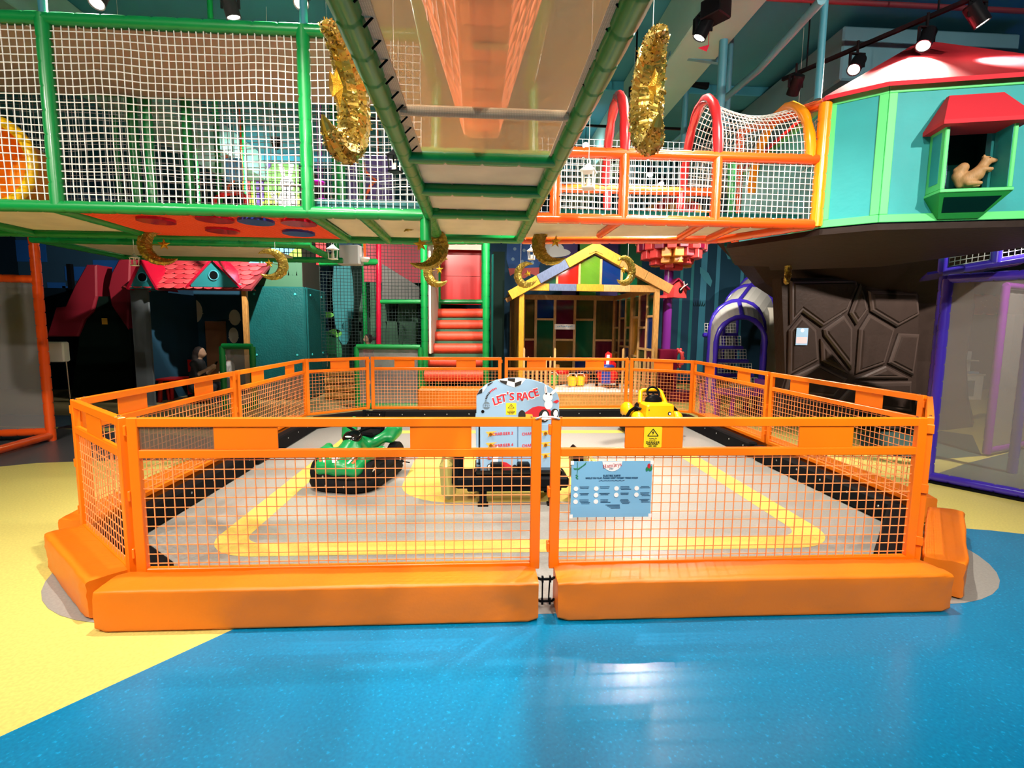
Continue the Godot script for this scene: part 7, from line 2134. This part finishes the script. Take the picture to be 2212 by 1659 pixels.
func moon(label, at, r, turn, tilt, top, thick = 0.22, star = true):
	var o = thing("gold_moon", label, "hanging moon", at, 0.0, "gold tinsel moons")
	var m = "tinsel"
	var mc = "tinsel_leaf"
	var b = Basis(Vector3.UP, turn) * Basis(Vector3.BACK, tilt)
	var c = part(o, "crescent", crescent(r, r * thick, int(at.x * 100 + 500)), mc)
	c.basis = b
	if star:
		var s = part(o, "star", star_shape(r * 0.3), m)
		s.transform = Transform3D(b, b * Vector3(-r * 0.18, r * 0.05, 0))
		part(o, "star_wire", kit().tube([b * Vector3(-r * 0.18, r * 0.05, 0), b * Vector3(r * 0.5, 0, 0)], 0.003, 5), m)
	part(o, "thread", kit().tube([b * Vector3(r * 0.25, r * 0.85, 0), Vector3((b * Vector3(r * 0.25, 0, 0)).x, top - at.y, (b * Vector3(r * 0.25, 0, 0)).z)], 0.002, 5), "net_white")

func moons():
	moon("large gold tinsel moon hanging left of the bridge, open to the left", Vector3(-0.716, 2.854, -2.75), 0.315, 1.5, -0.05, 5.395, 0.26)
	moon("large gold tinsel moon hanging right of the bridge, seen from its rounded back", Vector3(0.885, 2.922, -2.75), 0.295, 1.42, 0.0, 5.395, 0.3)
	moon("gold tinsel moon in front of the dark hut at the left, open to the right", Vector3(-3.271, 2.503, -5.5), 0.2, PI + 0.25, 0.0, 2.6)
	moon("gold tinsel moon in front of the painted column", Vector3(-2.56, 2.448, -6.5), 0.19, 0.6, 0.05, 5.395, 0.16)
	moon("gold tinsel moon above the roller stair at the left, open to the left", Vector3(-0.564, 2.509, -5.2), 0.24, 0.35, 0.18, 2.6)
	moon("gold tinsel moon in front of the red sheet, open to the right", Vector3(-0.602, 2.459, -7), 0.22, PI - 0.5, 0.0, 5.395, 0.16)
	moon("gold tinsel moon above the left roof slope, open to the right", Vector3(0.701, 2.562, -5.2), 0.225, PI - 0.6, 0.12, 2.6)
	moon("smaller gold moon at the left eave of the timber house, open to the right", Vector3(0.631, 2.465, -7.4), 0.185, PI - 0.45, -0.25, 5.395, 0.16)
	moon("gold tinsel moon at the right roof slope, open to the left", Vector3(1.961, 2.502, -7), 0.205, 0.55, 0.0, 5.395, 0.16)
	moon("gold tinsel moon seen edge-on before the brown tree trunk", Vector3(3.895, 2.48, -6.4), 0.185, 0.93, 0.0, 5.395, 0.2, false)

# ---------- lanterns ----------
func lantern(label, at, s, m, top):
	var o = thing("lantern", label, "lantern", at, 0.4, "small hanging lanterns")
	var k = kit()
	k.lathe([Vector2(0, -0.5), Vector2(0.34, -0.5), Vector2(0.36, -0.46), Vector2(0.3, -0.42), Vector2(0.0, -0.42)].map(func(q): return q * s), 4)
	part(o, "base", k, m)
	for i in 4:
		var a = TAU * i / 4
		part(o, "bar", kit().bar(Vector3(cos(a) * 0.28, -0.44, sin(a) * 0.28) * s, Vector3(cos(a) * 0.34, 0.2, sin(a) * 0.34) * s, 0.05 * s, 0.05 * s), m)
	part(o, "roof", kit().lathe([Vector2(0.0, 0.18), Vector2(0.44, 0.18), Vector2(0.44, 0.22), Vector2(0.16, 0.42), Vector2(0.12, 0.5), Vector2(0.0, 0.52)].map(func(q): return q * s), 4), m)
	part(o, "candle", kit().tube([Vector3(0, -0.42, 0) * s, Vector3(0, -0.1, 0) * s], 0.1 * s, 8), "off_white")
	part(o, "ring", kit().tube(oval(0, 0.6 * s, 0.09 * s, 0.09 * s, 12).map(func(q): return Vector3(q.x, q.y, 0)), 0.015 * s, 5, true), m)
	part(o, "thread", kit().tube([Vector3(0, 0.68 * s, 0), Vector3(0, top - at.y, 0)], 0.002, 5), "net_white")

func lanterns():
	lantern("white lantern hanging in front of the play house at the left", Vector3(-3.851, 2.41, -6), 0.125, "white", 5.395)
	lantern("white lantern hanging left of the white box", Vector3(-1.688, 2.537, -6), 0.16, "white", 5.395)
	lantern("black lantern hanging before the left net, beside the bridge", Vector3(-0.649, 2.933, -4), 0.165, "black", 5.395)
	lantern("white lantern hanging before the orange walkway", Vector3(0.791, 2.831, -3.9), 0.18, "white", 5.395)
	lantern("white lantern hanging before the painted balloon", Vector3(0.573, 2.564, -6), 0.14, "white", 5.395)
	var b = Vector3(1.862, 4.984, -9.5)
	var o = thing("pendant_bulb", "small lit bulb hanging behind the orange walkway", "light bulb", b)
	part(o, "bulb", kit().ball(Vector3.ZERO, Vector3(0.06, 0.07, 0.06), 12), "lamp_soft")
	part(o, "cable", kit().tube([Vector3(0, 0.06, 0), Vector3(0, 5.395 - b.y, 0)], 0.006, 5), "black")
	var l = OmniLight3D.new()
	l.name = "light"
	l.light_energy = 0.5
	l.omni_range = 20.0
	l.light_size = 0.05
	l.shadow_enabled = true
	l.position = Vector3(0, -0.09, 0.0)
	o.add_child(l)
	for q in [["lit spotlight behind the orange walkway, the larger of two", Vector3(3.104, 4.598, -9.6), Vector3(1.6, 0, -6.0), 14.0], ["lit spotlight behind the orange walkway, the smaller of two", Vector3(3.588, 4.666, -10.4), Vector3(2.6, 0, -6.5), 10.0]]:
		track_lamp(q[0], q[1], q[2], q[3], 45.0, 5.395 - q[1].y)

# ---------- small things ----------
func small_things():
	# white wall box and blue board at the left
	var p = Vector3(-6.825, 1.25, -8.6)
	var o = thing("paper_box", "white plastic box on a thin stand behind the orange frame", "box", Vector3(p.x, 0, -8.6))
	part(o, "box", kit().box(Vector3(0, p.y, 0), Vector3(0.28, 0.32, 0.2), Basis(Vector3.UP, 0.25), 0.02), "white")
	part(o, "stand", kit().tube([Vector3(0.1, p.y - 0.16, -0.05), Vector3(0.12, 0.0, -0.05)], 0.012, 8).box(Vector3(0.08, 0.012, -0.05), Vector3(0.24, 0.024, 0.2)), "steel")
	# white loudspeaker box and lamp cone on the netted room
	p = Vector3(-2.363, 2.973, -9.5)
	o = thing("loudspeaker", "white box loudspeaker hanging in front of the netted room", "speaker", p)
	part(o, "cabinet", kit().box(Vector3.ZERO, Vector3(0.4, 0.34, 0.26), Basis(Vector3.UP, -0.12), 0.015), "grey_light")
	part(o, "cable", kit().tube([Vector3(0.05, 0.17, 0), Vector3(0.06, 0.24, 0), Vector3(0.06, 5.395 - p.y, 0)], 0.008, 6), "black")
	p = Vector3(-2.11, 2.913, -9.5)
	o = thing("pipe_lamp", "white cup shaped fitting on a bent orange pipe, right of the white loudspeaker", "fitting", p)
	part(o, "cup", kit().lathe([Vector2(0.0, -0.05), Vector2(0.06, -0.05), Vector2(0.09, 0.0), Vector2(0.09, 0.03), Vector2(0, 0.04)], 16), "white")
	part(o, "pipe", kit().tube([Vector3(0, 0.03, 0), Vector3(0, 0.28, 0), Vector3(0.03, 0.32, 0), Vector3(0.26, 0.38, 0), Vector3(0.26, 5.395 - p.y, 0)], 0.022, 8), "orange_pipe")
	p = Vector3(-4.349, 2.891, -9.4)
	o = thing("pipe_lamp", "white cup shaped fitting on a bent orange pipe, left of the painted column", "fitting", p)
	part(o, "cup", kit().lathe([Vector2(0.0, -0.05), Vector2(0.06, -0.05), Vector2(0.09, 0.0), Vector2(0.09, 0.03), Vector2(0, 0.04)], 16), "white")
	part(o, "pipe", kit().tube([Vector3(0, 0.03, 0), Vector3(0, 0.3, 0), Vector3(0.06, 0.36, 0), Vector3(0.2, 0.4, 0), Vector3(0.2, 5.395 - p.y, 0)], 0.022, 8), "orange_pipe")
	# red children's table and chairs
	var tb = Vector3(-6.742, 0, -11.754)
	o = thing("play_table", "small red children's table in front of the play house", "table", tb)
	part(o, "top", kit().box(Vector3(0, 0.5, 0), Vector3(0.75, 0.05, 0.55), Basis.IDENTITY, 0.02), "seat_red")
	for x in [-0.3, 0.3]:
		for z in [-0.2, 0.2]: part(o, "leg", kit().tube([Vector3(x, 0.48, z), Vector3(x * 1.1, 0.0, z * 1.1)], 0.045, 8), "seat_red")
	for c in [["red children's chair left of the small red table", Vector3(-7.279, 0, -11.747), 1.2], ["red children's chair behind the small red table", Vector3(-7.088, 0, -12.366) + Vector3(0, 0, -0.3), 0.0]]:
		var ch = thing("play_chair", c[0], "chair", c[1], c[2], "red play chairs")
		part(ch, "seat", kit().box(Vector3(0, 0.3, 0), Vector3(0.36, 0.05, 0.36), Basis.IDENTITY, 0.018), "seat_red")
		part(ch, "backrest", kit().prism(rounded(-0.2, 0.56, 0.2, 0.86, 0.05, 4), -0.2, -0.16), "seat_red")
		for x in [-0.12, 0.0, 0.12]: part(ch, "back_slat", kit().box(Vector3(x, 0.45, -0.17), Vector3(0.05, 0.28, 0.03)), "seat_red")
		for x in [-0.15, 0.15]:
			for z in [-0.15, 0.15]: part(ch, "leg", kit().tube([Vector3(x, 0.29, z), Vector3(x * 1.12, 0.0, z * 1.12)], 0.03, 8), "seat_red")
	# toys in the sand box
	var y = 0.29
	var tp = Vector3(2.061, 0.668, -12.6)
	o = thing("toy_truck", "brown and red toy truck on the sand", "toy", Vector3(tp.x, 0.31, -12.9))
	part(o, "bed", kit().box(Vector3(0, 0.13, 0), Vector3(0.5, 0.2, 0.26), Basis.IDENTITY, 0.03), "carved")
	part(o, "cab", kit().ball(Vector3(0.0, 0.29, 0), Vector3(0.2, 0.1, 0.13), 12), "toy_red")
	part(o, "roof_block", kit().box(Vector3(-0.12, 0.44, 0), Vector3(0.1, 0.1, 0.1), Basis.IDENTITY, 0.02), "block_amber")
	for x in [-0.17, 0.17]: wheel(o, Vector3(x, 0.06, 0.14), 0.06, 0.05, "toy_yellow")
	var bucket = [Vector2(0, 0.0), Vector2(0.1, 0.0), Vector2(0.13, 0.22), Vector2(0.11, 0.22), Vector2(0.09, 0.02), Vector2(0, 0.02)]
	for q in [["yellow toy bucket beside the brown toy truck", Vector3(2.237, 0.628, -12.4).x, -12.4, "toy_yellow"], ["yellow toy bucket farther right on the sand", Vector3(2.464, 0.621, -12.5).x, -12.5, "toy_yellow"], ["green toy bucket at the left end of the sand", Vector3(1.819, 0.6, -12.7).x, -12.7, "toy_green"], ["orange toy crate on the sand behind the yellow buckets", Vector3(2.699, 0.622, -13.2).x, -13.2, "p_orange"]]:
		var bk = thing("toy_bucket", q[0], "toy", Vector3(q[1], 0.31, q[2]), 0.0, "toys on the sand")
		part(bk, "cup", kit().lathe(bucket, 16), q[3])
		part(bk, "handle", kit().tube([Vector3(-0.12, 0.2, 0), Vector3(-0.07, 0.29, 0), Vector3(0.07, 0.29, 0), Vector3(0.12, 0.2, 0)], 0.01, 6), "p_white")
	var rp = Vector3(3.096, 0.527, -12.3)
	o = thing("ride_on_toy", "red and blue ride-on toy at the right of the sand box", "toy", Vector3(rp.x, 0.31, -12.3), -0.3)
	part(o, "body", kit().box(Vector3(0, 0.25, 0), Vector3(0.5, 0.32, 0.36), Basis.IDENTITY, 0.08), "toy_red")
	part(o, "seat", kit().box(Vector3(0.02, 0.52, -0.02), Vector3(0.36, 0.24, 0.3), Basis.IDENTITY, 0.08), "toy_red")
	part(o, "hood", kit().ball(Vector3(-0.08, 0.46, 0.06), Vector3(0.26, 0.1, 0.2), 14, Basis(Vector3.BACK, 0.15)), "toy_blue")
	part(o, "mask", kit().prism([Vector2(-0.08, 0.5), Vector2(0.08, 0.5), Vector2(0.1, 0.8), Vector2(0.0, 0.86), Vector2(-0.06, 0.8)], 0.1, 0.16), "toy_red")
	part(o, "stripe", kit().prism([Vector2(-0.035, 0.52), Vector2(0.035, 0.52), Vector2(0.05, 0.78), Vector2(-0.02, 0.78)], 0.16, 0.168), "p_white")
	part(o, "panel", kit().box(Vector3(-0.02, 0.22, 0.19), Vector3(0.22, 0.3, 0.02), Basis.IDENTITY, 0.008), "toy_blue")
	for s in [-1, 1]: wheel(o, Vector3(s * 0.25, 0.1, 0.12), 0.1, 0.07, "p_white")
	# play panels seen through the upper left nets
	var zz = -6.3
	o = thing("activity_panel", "orange and red bent pipe rack behind the upper left net", "play panel", Vector3(-2.868, 3.034, -6.3))
	var ob = Vector3(-2.868, 3.034, -6.3)
	part(o, "arch_pipe", kit().tube([Vector3(-3.118, 3.054, -6.3) - ob, Vector3(-3.081, 3.159, -6.3) - ob, Vector3(-2.99, 3.224, -6.3) - ob, Vector3(-2.806, 3.239, -6.3) - ob, Vector3(-2.747, 3.157, -6.3) - ob, Vector3(-2.752, 3.052, -6.3) - ob], 0.035, 8), "toy_red")
	part(o, "zigzag_pipe", kit().tube([Vector3(-2.942, 3.654, -6.3) - ob, Vector3(-2.943, 3.422, -6.3) - ob, Vector3(-2.825, 3.399, -6.3) - ob, Vector3(-2.938, 3.308, -6.3) - ob, Vector3(-2.943, 3.225, -6.3) - ob], 0.014, 8), "p_orange")
	part(o, "panel", kit().box(Vector3(-2.867, 3.491, -6.3) - ob, Vector3(0.19, 0.26, 0.03), Basis.IDENTITY, 0.01), "m_sky")
	part(o, "post", kit().padded(Vector3(-3.045, 3.045, -6.3) - ob, Vector3(Vector3(-3.045, 3.045, -6.3).x, 5.395, -6.3) - ob, 0.03), "green")
	o = thing("activity_panel", "dark violet panel with an orange zigzag pipe behind the net beside the bridge", "play panel", Vector3(-1.275, 3.049, -6.2))
	ob = Vector3(-1.275, 3.049, -6.2)
	part(o, "board", kit().box(Vector3(-1.306, 3.374, -6.25) - ob, Vector3(0.5, 0.62, 0.03), Basis.IDENTITY, 0.01), "m_violet")
	part(o, "zigzag_pipe", kit().tube([Vector3(-1.37, 3.581, -6.2) - ob, Vector3(-1.346, 3.478, -6.2) - ob, Vector3(-1.231, 3.389, -6.2) - ob, Vector3(-1.296, 3.325, -6.2) - ob, Vector3(-1.363, 3.177, -6.2) - ob, Vector3(-1.3, 3.137, -6.2) - ob], 0.018, 8), "p_orange")
	part(o, "post", kit().padded(Vector3(-1.408, 3.062, -6.2) - ob, Vector3(Vector3(-1.408, 3.062, -6.2).x, 5.395, -6.2) - ob, 0.03), "green")
	for q in [Vector3(-2.128, 3.558, -7), Vector3(-2.164, 3.407, -7.3)]:
		single("disc_light", "magenta disc behind the net, the " + ("upper" if q.y > 3.5 else "lower") + " of two", "disc", kit().ball(Vector3.ZERO, Vector3(0.09, 0.025, 0.09), 12).tube([Vector3(0, 0, 0), Vector3(0, 5.395 - q.y, 0)], 0.004, 5), "magenta", q, 0.0, "magenta discs")

# ---------- people ----------
func people():
	var skin = Color(0.50, 0.30, 0.20)
	var hair = Color(0.02, 0.015, 0.012)
	var blackc = Color(0.018, 0.018, 0.022)
	var dark = Color(0.03, 0.03, 0.04)
	# woman sitting on a low stool, facing right, phone in hand
	var at = Vector3(-6.117, 0, -11.336)
	var b = [
		[Vector3(-0.05, 0.36, 0), Vector3(-0.02, 0.62, 0), 0.16, 0.14, blackc], [Vector3(-0.02, 0.62, 0), Vector3(0.02, 0.86, 0), 0.14, 0.13, blackc],
		[Vector3(0.0, 0.88, -0.14), Vector3(0.0, 0.88, 0.14), 0.075, 0.075, blackc], [Vector3(0.03, 0.92, 0), Vector3(0.06, 1.02, 0), 0.055, 0.05, skin],
		[Vector3(0.08, 1.10, 0), Vector3(0.09, 1.13, 0), 0.085, 0.08, skin], [Vector3(0.13, 1.06, 0), Vector3(0.14, 1.07, 0), 0.045, 0.045, skin], [Vector3(0.17, 1.10, 0), Vector3(0.185, 1.085, 0), 0.014, 0.012, skin],
		[Vector3(0.04, 1.15, 0), Vector3(0.03, 1.12, 0), 0.095, 0.10, hair], [Vector3(0.0, 1.08, 0), Vector3(-0.06, 0.84, 0), 0.09, 0.07, hair], [Vector3(-0.02, 1.02, 0.06), Vector3(-0.02, 0.86, 0.08), 0.05, 0.04, hair],
		[Vector3(0.0, 0.86, 0.17), Vector3(0.08, 0.66, 0.20), 0.06, 0.05, blackc], [Vector3(0.08, 0.65, 0.20), Vector3(0.30, 0.78, 0.14), 0.042, 0.03, skin], [Vector3(0.30, 0.78, 0.14), Vector3(0.37, 0.82, 0.12), 0.032, 0.026, skin],
		[Vector3(0.0, 0.86, -0.17), Vector3(0.1, 0.66, -0.18), 0.06, 0.05, blackc], [Vector3(0.1, 0.65, -0.18), Vector3(0.32, 0.78, -0.06), 0.042, 0.03, skin],
		[Vector3(-0.02, 0.36, 0.1), Vector3(0.36, 0.40, 0.12), 0.10, 0.075, dark], [Vector3(-0.02, 0.36, -0.1), Vector3(0.36, 0.40, -0.12), 0.10, 0.075, dark],
		[Vector3(0.37, 0.38, 0.12), Vector3(0.34, 0.08, 0.12), 0.065, 0.045, dark], [Vector3(0.37, 0.38, -0.12), Vector3(0.34, 0.08, -0.12), 0.065, 0.045, dark],
		[Vector3(0.34, 0.045, 0.12), Vector3(0.46, 0.035, 0.12), 0.04, 0.032, dark], [Vector3(0.34, 0.045, -0.12), Vector3(0.46, 0.035, -0.12), 0.04, 0.032, dark]]
	for i in 4: b.append([Vector3(0.37, 0.815 + i * 0.017 - 0.02, 0.125), Vector3(0.415, 0.83 + i * 0.017 - 0.02, 0.10), 0.010, 0.009, skin])
	b.append([Vector3(0.35, 0.83, 0.11), Vector3(0.39, 0.87, 0.09), 0.011, 0.009, skin])
	var o = single("person", "seated woman with long dark hair in black, looking at a phone", "person", figure(b, 0.035, 0.013), "person", at)
	part(o, "eye", kit().ball(Vector3(0.155, 1.12, 0.035), Vector3(0.008, 0.006, 0.008), 6), "black")
	single("phone", "dark phone held by the seated woman", "phone", kit().box(Vector3.ZERO, Vector3(0.012, 0.15, 0.075), Basis(Vector3.BACK, -0.5), 0.004), "black_gloss", at + Vector3(0.41, 0.86, 0.08))
	single("stool", "low dark stool under the seated woman", "stool", kit().lathe([Vector2(0, 0.2), Vector2(0.17, 0.2), Vector2(0.17, 0.16), Vector2(0.03, 0.15), Vector2(0.03, 0.02), Vector2(0.14, 0.02), Vector2(0.14, 0.0), Vector2(0, 0)], 16), "black", at + Vector3(-0.05, 0, 0))
	# small child facing her
	at = Vector3(-5.829, 0, -11.765) + Vector3(0.05, 0, -0.25)
	var white = Color(0.7, 0.72, 0.74)
	b = [[Vector3(0, 0.48, 0), Vector3(0, 0.78, 0), 0.11, 0.105, white], [Vector3(0, 0.78, -0.1), Vector3(0, 0.78, 0.1), 0.05, 0.05, white], [Vector3(0, 0.82, 0), Vector3(0, 0.90, 0), 0.04, 0.04, skin],
		[Vector3(-0.02, 1.0, 0), Vector3(-0.02, 1.02, 0), 0.085, 0.085, skin], [Vector3(0.01, 1.05, 0), Vector3(0.02, 1.0, 0), 0.095, 0.09, hair], [Vector3(-0.105, 1.0, 0), Vector3(-0.11, 0.995, 0), 0.012, 0.01, skin],
		[Vector3(0, 0.76, 0.12), Vector3(-0.03, 0.58, 0.15), 0.042, 0.036, white], [Vector3(-0.03, 0.57, 0.15), Vector3(-0.15, 0.62, 0.12), 0.03, 0.024, skin], [Vector3(0, 0.76, -0.12), Vector3(-0.03, 0.55, -0.15), 0.042, 0.03, skin],
		[Vector3(0, 0.46, 0.06), Vector3(0.0, 0.10, 0.07), 0.075, 0.05, dark], [Vector3(0, 0.46, -0.06), Vector3(0.0, 0.10, -0.07), 0.075, 0.05, dark],
		[Vector3(0.01, 0.035, 0.07), Vector3(-0.09, 0.032, 0.07), 0.035, 0.03, white], [Vector3(0.01, 0.035, -0.07), Vector3(-0.09, 0.032, -0.07), 0.035, 0.03, white]]
	for i in 3: b.append([Vector3(-0.15, 0.61 + i * 0.014, 0.12), Vector3(-0.18, 0.615 + i * 0.014, 0.11), 0.008, 0.007, skin])
	o = single("person", "small child in a white shirt standing before the seated woman", "person", figure(b, 0.03, 0.013), "person", at)
	# woman in red behind the green gate
	at = Vector3(Vector3(-2.707, 1.327, -12.4).x, 0, -12.4)
	var redc = Color(0.35, 0.03, 0.05)
	var hh = Vector3(-2.747, 1.525, -12.4).y - 1.56
	standing_person("woman in a red top with tied dark hair behind the green gate", at, 1.56 + hh, skin, hair, redc, dark, -1.3, true)
	# person in pale trousers beside the teal pillar
	standing_person("person in pale trousers standing half hidden behind the teal pillar", Vector3(Vector3(-4.354, 0.161, -13.8).x, 0, -13.8), 1.55, skin, hair, dark, Color(0.55, 0.45, 0.34), 0.4, false)

func standing_person(label, at, h, skin, hair, top, legs, turn, bun):
	var s = h / 1.6
	var V = func(x, y, z): return Vector3(x, y, z) * s
	var b = [
		[V.call(0, 0.9, 0), V.call(0, 1.2, 0), 0.13 * s, 0.13 * s, top], [V.call(-0.15, 1.27, 0), V.call(0.15, 1.27, 0), 0.07 * s, 0.07 * s, top],
		[V.call(0, 1.33, 0), V.call(0, 1.40, 0.01), 0.05 * s, 0.048 * s, skin], [V.call(0, 1.47, 0.02), V.call(0, 1.51, 0.02), 0.078 * s, 0.082 * s, skin], [V.call(0, 1.43, 0.06), V.call(0, 1.44, 0.065), 0.04 * s, 0.04 * s, skin], [V.call(0, 1.48, 0.10), V.call(0, 1.465, 0.115), 0.012 * s, 0.012 * s, skin],
		[V.call(0, 1.53, -0.01), V.call(0, 1.48, -0.03), 0.085 * s, 0.085 * s, hair]]
	if bun: b.append([V.call(0, 1.5, -0.14), V.call(0, 1.48, -0.15), 0.045 * s, 0.04 * s, hair])
	for e in [-1, 1]:
		b.append([V.call(e * 0.18, 1.25, 0), V.call(e * 0.22, 0.98, 0.0), 0.055 * s, 0.045 * s, top])
		b.append([V.call(e * 0.22, 0.97, 0), V.call(e * 0.22, 0.76, 0.06), 0.04 * s, 0.03 * s, skin])
		b.append([V.call(e * 0.22, 0.74, 0.07), V.call(e * 0.22, 0.68, 0.08), 0.034 * s, 0.03 * s, skin])
		for i in 4: b.append([V.call(e * 0.22, 0.67, 0.055 + i * 0.017), V.call(e * 0.215, 0.615, 0.06 + i * 0.018), 0.009 * s, 0.008 * s, skin])
		b.append([V.call(e * 0.215, 0.72, 0.1), V.call(e * 0.2, 0.67, 0.125), 0.01 * s, 0.009 * s, skin])
		b.append([V.call(e * 0.08, 0.86, 0), V.call(e * 0.1, 0.46, 0.01), 0.10 * s, 0.07 * s, legs])
		b.append([V.call(e * 0.1, 0.46, 0.01), V.call(e * 0.1, 0.08, 0), 0.068 * s, 0.05 * s, legs])
		b.append([V.call(e * 0.1, 0.04, -0.02), V.call(e * 0.11, 0.035, 0.14), 0.04 * s, 0.034 * s, Color(0.6, 0.56, 0.52)])
	var o = single("person", label, "person", figure(b, 0.035, 0.014), "person", at, turn)
	for e in [-1, 1]: part(o, "eye", kit().ball(V.call(e * 0.03, 1.50, 0.092), Vector3(0.008, 0.006, 0.006), 6), "black")
